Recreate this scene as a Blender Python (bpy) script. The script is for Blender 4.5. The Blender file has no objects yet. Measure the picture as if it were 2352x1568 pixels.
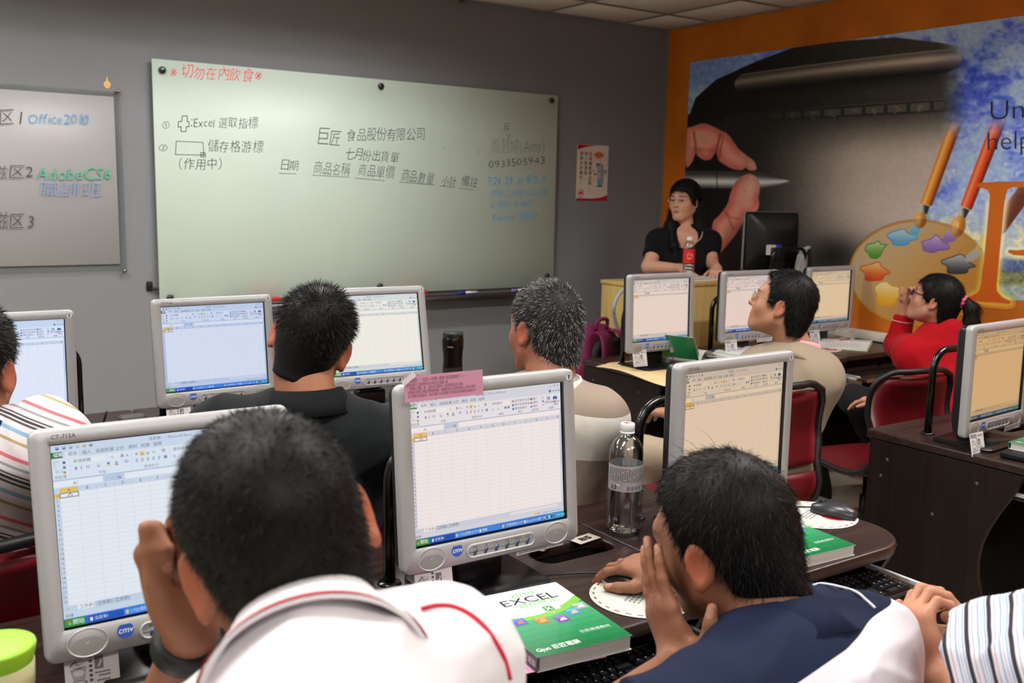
import bpy, bmesh, math, random
import numpy as np
from mathutils import Vector, Matrix
PI = math.pi
S = bpy.context.scene
COL = S.collection
random.seed(7)

# ------------------------------------------------------------------ camera
CAM_F = 2234.473
CAM_R = np.array([[0.8271, 0.5580, 0.0675], [-0.5617, 0.8162, 0.1350], [0.0203, -0.1495, 0.9885]])
CAM_C = np.array([-4.7569, -5.1361, 1.525])
OX, OY = -0.161, -0.174
_u, _s, _v = np.linalg.svd(CAM_R)
CAM_R = _u @ _v
cam = bpy.data.cameras.new('camera')
cam_ob = bpy.data.objects.new('camera', cam)
COL.objects.link(cam_ob)
cam.sensor_width = 36.0
cam.lens = 36.0 * CAM_F / 2352.0
cam.clip_start = 0.05
M4 = Matrix.Identity(4)
for _i in range(3):
    M4[_i][0] = CAM_R[_i, 0]; M4[_i][1] = CAM_R[_i, 2]; M4[_i][2] = -CAM_R[_i, 1]; M4[_i][3] = CAM_C[_i]
cam_ob.matrix_world = M4
cam.dof.use_dof = True
cam.dof.focus_distance = 2.25
cam.dof.aperture_fstop = 6.3
S.camera = cam_ob
S.view_settings.view_transform = 'Standard'
S.view_settings.look = 'None'
S.view_settings.gamma = 1.0
S.view_settings.use_curve_mapping = False
S.view_settings.exposure = 0.0
S.cycles.use_denoising = True
S.cycles.max_bounces = 8
S.cycles.transparent_max_bounces = 16
S.cycles.sample_clamp_indirect = 6.0
S.cycles.caustics_reflective = False
S.cycles.caustics_refractive = False
W = bpy.data.worlds.new('world'); S.world = W
W.use_nodes = True
W.node_tree.nodes['Background'].inputs[0].default_value = (0.8, 0.85, 1.0, 1)
W.node_tree.nodes['Background'].inputs[1].default_value = 0.05
CEIL = 2.656
# ceiling lamps: (x, y, power) - recessed louvre troffers, 1.2 x 0.6 m, each with its tubes and an area light up in the recess
TROFFERS = [(-2.89, -1.345, 16., 19.), (-4.75, -1.345, 16., 19.), (-6.61, -1.345, 16., 18.), (-1.03, -3.785, 26., 9.), (-2.89, -3.785, 24., 9.), (-4.75, -3.785, 22., 9.), (-6.61, -3.785, 24., 9.), (-2.89, -6.225, 22., 9.), (-4.75, -6.225, 22., 9.)]
for _x, _y, _p, _q in TROFFERS:
    _l = bpy.data.lights.new('troffer_light', 'AREA'); _l.shape = 'RECTANGLE'; _l.size = 1.05; _l.size_y = 0.16
    _l.energy = _p; _l.color = (1.0, 0.985, 0.965)
    _o = bpy.data.objects.new('troffer_light', _l); COL.objects.link(_o); _o.location = (_x, _y, CEIL + 0.10)
    for _s in (-1, 1):
        _l = bpy.data.lights.new('troffer_side_light', 'AREA'); _l.shape = 'RECTANGLE'; _l.size = 1.05; _l.size_y = 0.05; _l.energy = _q; _l.color = (1.0, 0.985, 0.97)
        _o = bpy.data.objects.new('troffer_side_light', _l); COL.objects.link(_o); _o.location = (_x, _y + _s * 0.02, CEIL + 0.085); _o.rotation_euler = (_s * math.radians(52), 0, 0)

def ray(px, py):
    return CAM_R @ np.array([(px - 1176.0) / CAM_F, 1.0, -(py - 784.0) / CAM_F])
def at_z(px, py, z):
    d = ray(px, py); return CAM_C + d * (z - CAM_C[2]) / d[2]
def at_y(px, py, y):
    d = ray(px, py); return CAM_C + d * (y - CAM_C[1]) / d[1]
def at_x(px, py, x):
    d = ray(px, py); return CAM_C + d * (x - CAM_C[0]) / d[0]
def at_d(px, py, d):
    return CAM_C + ray(px, py) * d

# ------------------------------------------------------------------ helpers
def lin(c):
    c = np.asarray(c, float) / 255.0
    return np.where(c <= 0.04045, c / 12.92, ((c + 0.055) / 1.055) ** 2.4)
def V3(*a):
    return np.array(a, float)
def nrm(v):
    v = np.asarray(v, float); return v / (np.linalg.norm(v) + 1e-12)
def RX(a):
    c, s = math.cos(a), math.sin(a); return np.array([[1, 0, 0], [0, c, -s], [0, s, c]])
def RY(a):
    c, s = math.cos(a), math.sin(a); return np.array([[c, 0, s], [0, 1, 0], [-s, 0, c]])
def RZ(a):
    c, s = math.cos(a), math.sin(a); return np.array([[c, -s, 0], [s, c, 0], [0, 0, 1]])

MATS = {}
def mat(name, rgb=(128, 128, 128), rough=0.5, metal=0.0, spec=0.5, noise=None, bump=None, coat=0.0, attr=None, wood=None, trans=0.0, ior=1.45, emit=None, alpha=None, sheen=0.0):
    """procedural principled material; noise=(scale, darker rgb, lo, hi); bump=(scale, strength, dist); wood=(axis scale xyz, dark rgb)"""
    if name in MATS: return MATS[name]
    m = bpy.data.materials.new(name); m.use_nodes = True
    nt = m.node_tree; N = nt.nodes; L = nt.links
    b = N['Principled BSDF']
    def setin(k, v):
        if k in b.inputs: b.inputs[k].default_value = v
    col = (*lin(rgb), 1.0)
    setin('Base Color', col); setin('Roughness', rough); setin('Metallic', metal)
    setin('Specular IOR Level', spec); setin('Coat Weight', coat); setin('Coat Roughness', 0.08)
    setin('Transmission Weight', trans); setin('IOR', ior); setin('Sheen Weight', sheen)
    if alpha is not None: setin('Alpha', alpha)
    src = None
    if attr:
        a = N.new('ShaderNodeAttribute'); a.attribute_name = attr; src = a.outputs['Color']
        L.new(src, b.inputs['Base Color'])
    if noise or wood:
        tc = N.new('ShaderNodeTexCoord'); mp = N.new('ShaderNodeMapping'); L.new(tc.outputs['Object'], mp.inputs['Vector'])
        nz = N.new('ShaderNodeTexNoise'); L.new(mp.outputs['Vector'], nz.inputs['Vector'])
        nz.inputs['Detail'].default_value = 6.0
        if wood:
            mp.inputs['Scale'].default_value = wood[0]; nz.inputs['Scale'].default_value = 1.0; lo, hi, dk = 0.35, 0.68, wood[1]
        else:
            nz.inputs['Scale'].default_value = noise[0]; dk, lo, hi = noise[1], noise[2], noise[3]
        rp = N.new('ShaderNodeMapRange'); rp.inputs['From Min'].default_value = lo; rp.inputs['From Max'].default_value = hi
        L.new(nz.outputs['Fac'], rp.inputs['Value'])
        mx = N.new('ShaderNodeMix'); mx.data_type = 'RGBA'
        L.new(rp.outputs['Result'], mx.inputs['Factor'])
        mx.inputs['A'].default_value = (*lin(dk), 1)
        if src is not None: L.new(src, mx.inputs['B'])
        else: mx.inputs['B'].default_value = col
        L.new(mx.outputs['Result'], b.inputs['Base Color'])
    if bump:
        tc2 = N.new('ShaderNodeTexCoord'); n2 = N.new('ShaderNodeTexNoise'); n2.inputs['Scale'].default_value = bump[0]; n2.inputs['Detail'].default_value = 4.0
        L.new(tc2.outputs['Object'], n2.inputs['Vector'])
        bp = N.new('ShaderNodeBump'); bp.inputs['Strength'].default_value = bump[1]; bp.inputs['Distance'].default_value = bump[2]
        L.new(n2.outputs['Fac'], bp.inputs['Height']); L.new(bp.outputs['Normal'], b.inputs['Normal'])
    if emit:
        setin('Emission Color', (*lin(emit[0]), 1)); setin('Emission Strength', emit[1])
    MATS[name] = m
    return m

def link(o, parent=None):
    COL.objects.link(o)
    if parent is not None: o.parent = parent
    return o
def tag(o, label=None, cat=None, group=None, kind=None):
    if label: o['label'] = label
    if cat: o['category'] = cat
    if group: o['group'] = group
    if kind: o['kind'] = kind
    return o
def empty(name, loc, rz=0.0, label=None, cat=None, group=None):
    o = bpy.data.objects.new(name, None); link(o)
    o.empty_display_size = 0.05
    o.location = loc; o.rotation_euler = (0, 0, rz)
    return tag(o, label, cat, group)
def ob(name, me, m=None, parent=None, loc=None, rot=None):
    if m is not None and not me.materials:
        for q in (m if isinstance(m, (list, tuple)) else [m]): me.materials.append(q)
    o = bpy.data.objects.new(name, me); link(o, parent)
    if loc is not None: o.location = loc
    if rot is not None: o.rotation_euler = rot
    return o
def tree_copy(o, parent=None):
    c = o.copy(); COL.objects.link(c); c.parent = parent
    if parent is not None: c.matrix_parent_inverse = o.matrix_parent_inverse
    for ch in list(o.children): tree_copy(ch, c)
    return c

class MB:
    """gathers shapes into one mesh (numpy verts, face lists, per-face material index, per-face colour)"""
    def __init__(s): s.v = []; s.f = []; s.mi = []; s.sm = []; s.n = 0; s.fc = []
    def add(s, v, f, mi=0, smooth=False, col=None):
        v = np.asarray(v, float).reshape(-1, 3)
        s.v.append(v)
        for q in f:
            s.f.append(tuple(int(k) + s.n for k in q)); s.mi.append(mi); s.sm.append(smooth); s.fc.append(col)
        s.n += len(v); return s
    def box(s, c, size, bev=0.0, R=None, mi=0, seg=2, col=None):
        bm = bmesh.new(); bmesh.ops.create_cube(bm, size=1.0)
        bmesh.ops.scale(bm, vec=Vector(size), verts=bm.verts)
        if bev > 0:
            bmesh.ops.bevel(bm, geom=list(bm.edges), offset=min(bev, min(size) * 0.49), segments=seg, profile=0.5, affect='EDGES')
        bm.verts.ensure_lookup_table()
        v = np.array([q.co for q in bm.verts]); bm.verts.index_update()
        f = [[w.index for w in q.verts] for q in bm.faces]; bm.free()
        if R is not None: v = v @ np.asarray(R).T
        return s.add(v + np.asarray(c, float), f, mi, bev > 0, col)
    def loft(s, rings, mi=0, smooth=True, cap0=False, cap1=False, closed=True, col=None):
        n = len(rings[0]); V = np.concatenate([np.asarray(r, float) for r in rings]); F = []
        for k in range(len(rings) - 1):
            for i in range(n if closed else n - 1):
                j = (i + 1) % n
                F.append((k * n + i, k * n + j, (k + 1) * n + j, (k + 1) * n + i))
        if cap0: F.append(tuple(range(n))[::-1])
        if cap1: F.append(tuple((len(rings) - 1) * n + i for i in range(n)))
        return s.add(V, F, mi, smooth, col)
    def lathe(s, prof, seg=32, c=(0, 0, 0), mi=0, smooth=True, R=None, sx=1.0, sy=1.0, col=None):
        a = np.linspace(0, 2 * PI, seg, endpoint=False); rings = []
        for r, z in prof:
            q = np.stack([r * np.cos(a) * sx, r * np.sin(a) * sy, np.full(seg, z)], 1)
            if R is not None: q = q @ np.asarray(R).T
            rings.append(q + np.asarray(c, float))
        return s.loft(rings, mi, smooth, prof[0][0] > 1e-6, prof[-1][0] > 1e-6, col=col)
    def tube(s, path, r, seg=10, mi=0, caps=True, col=None, flat=1.0):
        P = np.asarray(path, float); n = len(P); T = np.gradient(P, axis=0); T /= np.linalg.norm(T, axis=1)[:, None] + 1e-12
        up = V3(0, 0, 1) if abs(T[0][2]) < 0.9 else V3(1, 0, 0)
        a = np.linspace(0, 2 * PI, seg, endpoint=False); rings = []
        u = nrm(np.cross(up, T[0]))
        for i in range(n):
            u = nrm(u - T[i] * np.dot(u, T[i])); w = np.cross(T[i], u)
            ri = r[i] if np.ndim(r) else r
            rings.append(P[i] + ri * (np.cos(a)[:, None] * u + flat * np.sin(a)[:, None] * w))
        return s.loft(rings, mi, True, caps, caps, col=col)
    def prism(s, poly, z0, z1, mi=0, M=None, col=None):
        n = len(poly); P = np.asarray(poly, float)
        V = np.concatenate([np.c_[P, np.full(n, z0)], np.c_[P, np.full(n, z1)]])
        F = [tuple(range(n))[::-1], tuple(range(n, 2 * n))] + [(i, (i + 1) % n, n + (i + 1) % n, n + i) for i in range(n)]
        if M is not None: V = V @ np.asarray(M[0]).T + np.asarray(M[1])
        return s.add(V, F, mi, False, col)
    def mesh(s, name='mesh', fix=True):
        me = bpy.data.meshes.new(name)
        V = np.concatenate(s.v) if s.v else np.zeros((0, 3))
        me.from_pydata(V.tolist(), [], s.f)
        me.polygons.foreach_set('material_index', s.mi); me.polygons.foreach_set('use_smooth', s.sm)
        if any(c is not None for c in s.fc):
            at = me.color_attributes.new('col', 'FLOAT_COLOR', 'CORNER'); arr = []
            for q, c in zip(s.f, s.fc):
                arr += [(*lin(c if c is not None else (128, 128, 128)), 1.0)] * len(q)
            at.data.foreach_set('color', np.array(arr, np.float32).ravel())
        me.update()
        if fix:
            bm = bmesh.new(); bm.from_mesh(me); bmesh.ops.recalc_face_normals(bm, faces=bm.faces); bm.to_mesh(me); bm.free()
        return me

def smooth_angle(me, deg=40):
    try:
        me.set_sharp_from_angle(angle=math.radians(deg))
    except Exception: pass
    return me
def rrect(w, h, r, n=6, cx=0.0, cy=0.0):
    """rounded rectangle outline, n+1 points a corner"""
    out = []
    for (sx, sy, a0) in ((1, 1, 0), (-1, 1, 90), (-1, -1, 180), (1, -1, 270)):
        for k in range(n + 1):
            a = math.radians(a0 + 90.0 * k / n)
            out.append((cx + sx * (w / 2 - r) + r * math.cos(a), cy + sy * (h / 2 - r) + r * math.sin(a)))
    return out
def arc_path(pts, n=24):
    """Catmull-Rom through the points"""
    P = [np.asarray(p, float) for p in pts]; P = [2 * P[0] - P[1]] + P + [2 * P[-1] - P[-2]]; out = []
    m = max(2, n // (len(P) - 3))
    for i in range(1, len(P) - 2):
        for t in np.linspace(0, 1, m, endpoint=False):
            a, b, c, d = P[i - 1:i + 3]
            out.append(0.5 * (2 * b + (c - a) * t + (2 * a - 5 * b + 4 * c - d) * t * t + (3 * b - a - 3 * c + d) * t ** 3))
    out.append(P[-2]); return np.array(out)

# text as flat mesh data (2-D verts, faces); falls back to the bundled CJK font
_TX = {}
def text2d(s, off=0.0, res=2):
    k = (s, off, res)
    if k not in _TX:
        cu = bpy.data.curves.new('lettering', 'FONT'); cu.body = s; cu.offset = off; cu.resolution_u = res
        o = bpy.data.objects.new('lettering', cu); COL.objects.link(o)
        dg = bpy.context.evaluated_depsgraph_get()
        me = bpy.data.meshes.new_from_object(o.evaluated_get(dg))
        n = len(me.vertices); co = np.zeros(n * 3); me.vertices.foreach_get('co', co)
        _TX[k] = (co.reshape(-1, 3)[:, :2].copy(), [tuple(p.vertices) for p in me.polygons])
        bpy.data.objects.remove(o); bpy.data.curves.remove(cu); bpy.data.meshes.remove(me)
    return _TX[k]

class Print:
    """flat print: rectangles, polygons and lettering with colours, laid out in a local u (right) / v (up) plane, layers a hair apart"""
    def __init__(s, step=0.00012): s.mb = MB(); s.step = step
    def poly(s, pts, col, layer=1):
        P = np.asarray(pts, float); n = len(P)
        s.mb.add(np.c_[P[:, 0], np.full(n, -layer * s.step), P[:, 1]], [tuple(range(n))], 0, False, col); return s
    def rect(s, u0, v0, u1, v1, col, layer=1):
        return s.poly([(u0, v0), (u1, v0), (u1, v1), (u0, v1)], col, layer)
    def disc(s, u, v, r, col, layer=1, ry=None, n=24):
        a = np.linspace(0, 2 * PI, n, endpoint=False); ry = r if ry is None else ry
        return s.poly(np.c_[u + r * np.cos(a), v + ry * np.sin(a)], col, layer)
    def line(s, u0, v0, u1, v1, w, col, layer=1):
        d = nrm([u1 - u0, v1 - v0]); n = np.array([-d[1], d[0]]) * w / 2; a = np.array([u0, v0]); b = np.array([u1, v1])
        return s.poly([a - n, b - n, b + n, a + n], col, layer)
    def text(s, t, u, v, h, col, layer=2, align='l', off=0.0, width=None, rot=0.0, shear=0.0, res=2):
        P, F = text2d(t, off, res)
        if not len(P): return s
        P = P.copy(); w = P[:, 0].max(); sc = h / 0.78; sx = sc if width is None else width / max(w, 1e-6)
        Q = np.c_[P[:, 0] * sx + P[:, 1] * sc * shear, P[:, 1] * sc]
        if align == 'c': Q[:, 0] -= w * sx / 2
        if align == 'r': Q[:, 0] -= w * sx
        if rot: c, q = math.cos(rot), math.sin(rot); Q = Q @ np.array([[c, q], [-q, c]])
        s.mb.add(np.c_[Q[:, 0] + u, np.full(len(Q), -layer * s.step), Q[:, 1] + v], F, 0, False, col); return s
    def warp(s, fn):
        s.mb.v = [fn(v) for v in s.mb.v]; return s
    def mesh(s, name='print'): return s.mb.mesh(name, fix=False)

def fbm(x, y, seed, octaves=5, per=2.0):
    """value noise, 0..1"""
    rng = np.random.RandomState(seed); tab = rng.rand(64, 64); out = np.zeros_like(x); amp = 1.0; tot = 0.0; f = 1.0
    for o in range(octaves):
        xx = x * f + 17.3 * o; yy = y * f + 9.1 * o; xi = np.floor(xx).astype(int); yi = np.floor(yy).astype(int)
        fx = xx - xi; fy = yy - yi; fx = fx * fx * (3 - 2 * fx); fy = fy * fy * (3 - 2 * fy)
        g = lambda i, j: tab[(xi + i) % 64, (yi + j) % 64]
        out += amp * ((g(0, 0) * (1 - fx) + g(1, 0) * fx) * (1 - fy) + (g(0, 1) * (1 - fx) + g(1, 1) * fx) * fy)
        tot += amp; amp *= 0.5; f *= per
    return out / tot

# ------------------------------------------------------------------ materials
GREY_WALL = mat('grey_wallpaper', (134, 135, 139), rough=0.75, spec=0.25, noise=(420., (118, 119, 123), 0.3, 0.7), bump=(600., 0.25, 0.002))
ORANGE = mat('orange_wall_paint', (213, 118, 30), rough=0.6, spec=0.3, noise=(2.2, (176, 92, 20), 0.30, 0.62))
WHITE_PAINT = mat('plain_wall_paint', (200, 198, 192), rough=0.8, spec=0.2, noise=(3., (190, 188, 182), 0.3, 0.7))
TILE = mat('ceiling_tile', (232, 224, 214), rough=0.9, spec=0.1, noise=(160., (214, 206, 196), 0.3, 0.6), bump=(220., 0.2, 0.002))
GRID = mat('ceiling_grid_metal', (150, 146, 140), rough=0.4, metal=0.3)
FLOORT = mat('floor_tile', (205, 198, 182), rough=0.3, spec=0.5, noise=(5., (190, 183, 166), 0.3, 0.7))
GROUT = mat('floor_grout', (120, 115, 105), rough=0.9)
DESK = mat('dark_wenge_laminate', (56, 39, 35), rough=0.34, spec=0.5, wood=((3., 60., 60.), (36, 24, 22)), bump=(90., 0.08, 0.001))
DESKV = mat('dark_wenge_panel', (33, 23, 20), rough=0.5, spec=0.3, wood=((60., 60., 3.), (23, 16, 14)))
CHIPB = mat('raw_chipboard_edge', (196, 152, 96), rough=0.9, noise=(260., (140, 100, 55), 0.35, 0.65))
WTRIM = mat('white_tray_rail', (205, 205, 205), rough=0.35, metal=0.2)
BLACKP = mat('black_plastic', (22, 22, 23), rough=0.42, spec=0.45, bump=(900., 0.08, 0.0005))
BLACKG = mat('gloss_black_plastic', (12, 12, 13), rough=0.14, spec=0.5)
BLACKM = mat('black_painted_metal', (14, 14, 15), rough=0.22, spec=0.6)
SILVER = mat('silver_bezel_plastic', (170, 170, 171), rough=0.42, metal=0.25, spec=0.5, bump=(1500., 0.05, 0.0004))
SILVERD = mat('dark_bezel_groove', (95, 95, 97), rough=0.5)
GRILLE = mat('speaker_grille', (150, 150, 148), rough=0.5, metal=0.2)
CHROME = mat('chrome_metal', (205, 205, 205), rough=0.12, metal=1.0)
STEEL = mat('brushed_steel', (120, 120, 122), rough=0.28, metal=0.9)
PRINT = mat('printed_matter', attr='col', rough=0.55, spec=0.3)
PRINTG = mat('glossy_print', attr='col', rough=0.25, spec=0.5, coat=0.3)
PAPER = mat('white_paper', (226, 224, 222), rough=0.8, spec=0.2, noise=(30., (218, 216, 212), 0.3, 0.7))
PAGES = mat('page_block', (214, 211, 206), rough=0.85, spec=0.15, wood=((2., 2., 900.), (190, 187, 180)))
KRAFT = mat('kraft_envelope', (222, 196, 148), rough=0.8, noise=(25., (208, 180, 132), 0.3, 0.7))
BLUEP = mat('blue_plastic', (40, 62, 178), rough=0.3)
REDP = mat('red_plastic', (190, 30, 34), rough=0.35)
REDV = mat('red_vinyl', (98, 13, 22), rough=0.42, spec=0.4, noise=(12., (84, 10, 19), 0.3, 0.7), bump=(500., 0.12, 0.001))
GLASSB = mat('white_back_painted_glass', (196, 211, 199), rough=0.42, spec=0.35, noise=(1.3, (188, 203, 192), 0.3, 0.7))
BAG = mat('maroon_nylon', (106, 26, 66), rough=0.6, spec=0.3, noise=(300., (84, 18, 52), 0.3, 0.7), bump=(700., 0.25, 0.001))
BAGB = mat('black_nylon', (18, 17, 20), rough=0.7, bump=(700., 0.25, 0.001))
LECT = mat('tan_lectern_laminate', (188, 160, 98), rough=0.5, wood=((50., 50., 2.5), (168, 138, 78)))
GREYCAB = mat('grey_flex_conduit', (150, 150, 160), rough=0.45)
BEIGEC = mat('beige_cable_cover', (214, 208, 198), rough=0.5)

def thin_glass(name, tint=(235, 240, 240), gloss=0.06, rough=0.02):
    m = bpy.data.materials.new(name); m.use_nodes = True; nt = m.node_tree; N = nt.nodes; L = nt.links
    N.remove(N['Principled BSDF']); out = N['Material Output']
    t = N.new('ShaderNodeBsdfTransparent'); t.inputs[0].default_value = (*lin(tint), 1)
    g = N.new('ShaderNodeBsdfGlossy'); g.inputs['Roughness'].default_value = rough; g.inputs[0].default_value = (1, 1, 1, 1)
    f = N.new('ShaderNodeFresnel'); f.inputs['IOR'].default_value = 1.45
    ad = N.new('ShaderNodeMath'); ad.operation = 'ADD'; ad.inputs[1].default_value = gloss; L.new(f.outputs[0], ad.inputs[0])
    ge = N.new('ShaderNodeNewGeometry'); sb = N.new('ShaderNodeMath'); sb.operation = 'SUBTRACT'; sb.inputs[0].default_value = 1.0; L.new(ge.outputs['Backfacing'], sb.inputs[1])
    mu = N.new('ShaderNodeMath'); mu.operation = 'MULTIPLY'; L.new(ad.outputs[0], mu.inputs[0]); L.new(sb.outputs[0], mu.inputs[1])
    mx = N.new('ShaderNodeMixShader'); L.new(mu.outputs[0], mx.inputs[0]); L.new(t.outputs[0], mx.inputs[1]); L.new(g.outputs[0], mx.inputs[2])
    L.new(mx.outputs[0], out.inputs['Surface']); return m
ACRYL = thin_glass('clear_acrylic', (240, 242, 241), 0.0, 0.35)
PETG = thin_glass('clear_bottle_plastic', (232, 236, 238), 0.10, 0.12)
LENS = thin_glass('spectacle_lens', (236, 238, 238), 0.05)
TAPE = thin_glass('clear_tape', (252, 252, 252), 0.03, 0.15)
WATER = mat('water', (240, 246, 250), rough=0.0, trans=1.0, ior=1.33)

# screen image: colours of the picture times the panel's own tint
def screen_material():
    m = bpy.data.materials.new('lit_screen'); m.use_nodes = True; nt = m.node_tree; N = nt.nodes; L = nt.links
    b = N['Principled BSDF']; a = N.new('ShaderNodeAttribute'); a.attribute_name = 'col'; oi = N.new('ShaderNodeObjectInfo')
    mx = N.new('ShaderNodeMix'); mx.data_type = 'RGBA'; mx.blend_type = 'MULTIPLY'; mx.inputs['Factor'].default_value = 1.0
    L.new(a.outputs['Color'], mx.inputs['A']); L.new(oi.outputs['Color'], mx.inputs['B'])
    b.inputs['Base Color'].default_value = (0.01, 0.01, 0.01, 1); b.inputs['Roughness'].default_value = 0.3; b.inputs['Specular IOR Level'].default_value = 0.3
    L.new(mx.outputs['Result'], b.inputs['Emission Color']); b.inputs['Emission Strength'].default_value = 1.0
    return m
SCREEN = screen_material()

# ------------------------------------------------------------------ room shell
XW, YW = -8.0, -8.2
def wall(name, c, size, m, kind='structure'):
    return tag(ob(name, MB().box(c, size).mesh(name), m), kind=kind)
wall('wall_front', ((XW + 0.1) / 2, 0.06, CEIL / 2 + .1), (-XW + 0.1, 0.12, CEIL + .5), GREY_WALL)
wall('wall_right', (0.06, YW / 2, CEIL / 2 + .1), (0.12, -YW, CEIL + .5), ORANGE)
wall('wall_left', (XW - 0.06, YW / 2, CEIL / 2 + .1), (0.12, -YW + .24, CEIL + .5), WHITE_PAINT)
wall('wall_back', (XW / 2, YW - 0.06, CEIL / 2 + .1), (-XW + .24, 0.12, CEIL + .5), WHITE_PAINT)
wall('ceiling_slab', (XW / 2, YW / 2, CEIL + 0.33), (-XW + .3, -YW + .3, 0.06), WHITE_PAINT)
tag(ob('trim_1', MB().box((-0.004, -0.006, CEIL / 2), (0.008, 0.012, CEIL)).mesh('trim'), GREY_WALL), kind='structure')
# floor: grout bed with individual tiles in the part of the room in view
floor = tag(ob('floor', MB().box((XW / 2, YW / 2, -0.053), (-XW, -YW, 0.1)).mesh('floor'), GROUT), kind='structure')
tile_me = MB().box((0, 0, -0.0005), (0.396, 0.396, 0.007)).mesh('tile'); tile_me.materials.append(FLOORT)
far = MB()
for i in range(20):
    for j in range(21):
        x, y = -0.2 - 0.4 * i, -0.2 - 0.4 * j
        if -3.2 < x < 0 and -4.4 < y < -0.6: ob('tile', tile_me, None, floor, (x, y, 0))
        else: far.box((x, y, -0.0005), (0.396, 0.396, 0.007))
tag(ob('tile_field', far.mesh('tile_field', fix=False), FLOORT, floor), kind='stuff')
# ceiling: T-grid with mineral tiles
xs = [0.0] + [-0.41 - 0.62 * k for k in range(13)]; ys = [0.0] + [-0.43 - 0.61 * k for k in range(13)]
ceil_root = tag(empty('ceiling', (0, 0, CEIL)), kind='structure')
gm = MB()
for x in xs[1:]: gm.box((x, YW / 2, 0.002), (0.024, -YW, 0.004))
for y in ys[1:]: gm.box((XW / 2, y, 0.001), (-XW, 0.024, 0.004))
gm.box((XW / 2, -0.011, 0.001), (-XW, 0.022, 0.005)); gm.box((-0.011, YW / 2, 0.001), (0.022, -YW, 0.005))
ob('grid_rail', gm.mesh('grid_rail'), GRID, ceil_root)
def in_troffer(x0, x1, y0, y1):
    xm, ym = (x0 + x1) / 2, (y0 + y1) / 2
    return any(abs(xm - a) < 0.615 and abs(ym - b) < 0.31 for a, b, _, _ in TROFFERS)
far = MB()
for i in range(len(xs)):
    x1 = xs[i]; x0 = xs[i + 1] if i + 1 < len(xs) else XW
    for j in range(len(ys)):
        y1 = ys[j]; y0 = ys[j + 1] if j + 1 < len(ys) else YW
        if in_troffer(x0, x1, y0, y1): continue
        a = MB().box(((x0 + x1) / 2, (y0 + y1) / 2, 0.012), (x1 - x0 - 0.012, y1 - y0 - 0.012, 0.014), 0.003, seg=1)
        if x0 > -2.5 and y0 > -2.2: ob('tile', a.mesh('tile'), TILE, ceil_root)
        else:
            for v, in zip(a.v): far.add(v, a.f)
tag(ob('tile_field', far.mesh('tile_field', fix=False), TILE, ceil_root), kind='stuff')
# recessed troffers
TRW = mat('troffer_white_enamel', (235, 235, 232), rough=0.35)
TUBE = mat('lit_fluorescent_tube', (255, 255, 255), emit=((255, 248, 238), 9.0))
tro = None
for (x, y, p, _) in TROFFERS:
    if tro is None:
        t = tro = empty('ceiling_light', (x, y, CEIL), 0, 'recessed louvred fluorescent ceiling light over the room', 'light', 'ceiling lights')
        b = MB()
        for sx in (-1, 1): b.box((sx * 0.592, 0, 0.08), (0.012, 0.58, 0.16))
        for sy in (-1, 1): b.box((0, sy * 0.285, 0.08), (1.19, 0.012, 0.16))
        b.box((0, 0, 0.165), (1.19, 0.58, 0.012)); ob('housing', b.mesh('housing'), TRW, t)
        for k in (-1, 0, 1):
            ob('tube', MB().tube([(-0.56, k * 0.17, 0.135), (0.56, k * 0.17, 0.135)], 0.013).mesh('tube'), TUBE, t)
        lv = MB()
        for k in (-0.19, 0, 0.19): lv.box((0, k + 0.0, 0.012), (1.18, 0.004, 0.018))
        for k in range(-5, 6): lv.box((k * 0.107, 0, 0.012), (0.003, 0.57, 0.018))
        ob('louvre', lv.mesh('louvre'), CHROME, t)
    else:
        t = tree_copy(tro); t.location = (x, y, CEIL)

# ------------------------------------------------------------------ whiteboard, its writing, tray and markers
WBX0, WBX1, WBZ0, WBZ1 = -3.457, -0.955, 0.937, 2.151
PIN = mat('dark_steel_pin', (70, 68, 68), rough=0.3, metal=0.8)
wb = empty('whiteboard', ((WBX0 + WBX1) / 2, -0.034, (WBZ0 + WBZ1) / 2), 0, 'wide pale green glass whiteboard with handwriting, held off the grey wall by dark pins', 'whiteboard')
ob('panel', MB().box((0, 0, 0), (WBX1 - WBX0, 0.010, WBZ1 - WBZ0), 0.002, seg=1).mesh('panel'), GLASSB, wb)
wb_o = np.array(wb.location)
def on_y(px, py, y):
    return at_y(px, py, y)
for (px, py) in ((372, 161), (874, 198), (1266, 231), (390, 684), (872, 657), (1256, 634)):
    p = at_y(px, py, -0.04)
    b = MB().lathe([(0.0, -0.014), (0.014, -0.014), (0.0175, -0.011), (0.0175, 0.0), (0.009, 0.0), (0.009, 0.034)], 20, R=RX(-PI / 2))
    ob('standoff_pin', b.mesh('standoff_pin'), PIN, wb, p - wb_o)
INK = {}
def ink(rgb):
    k = tuple(rgb)
    if k not in INK: INK[k] = mat('marker_ink_%d' % len(INK), rgb, rough=0.6, spec=0.2)
    return INK[k]
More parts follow.
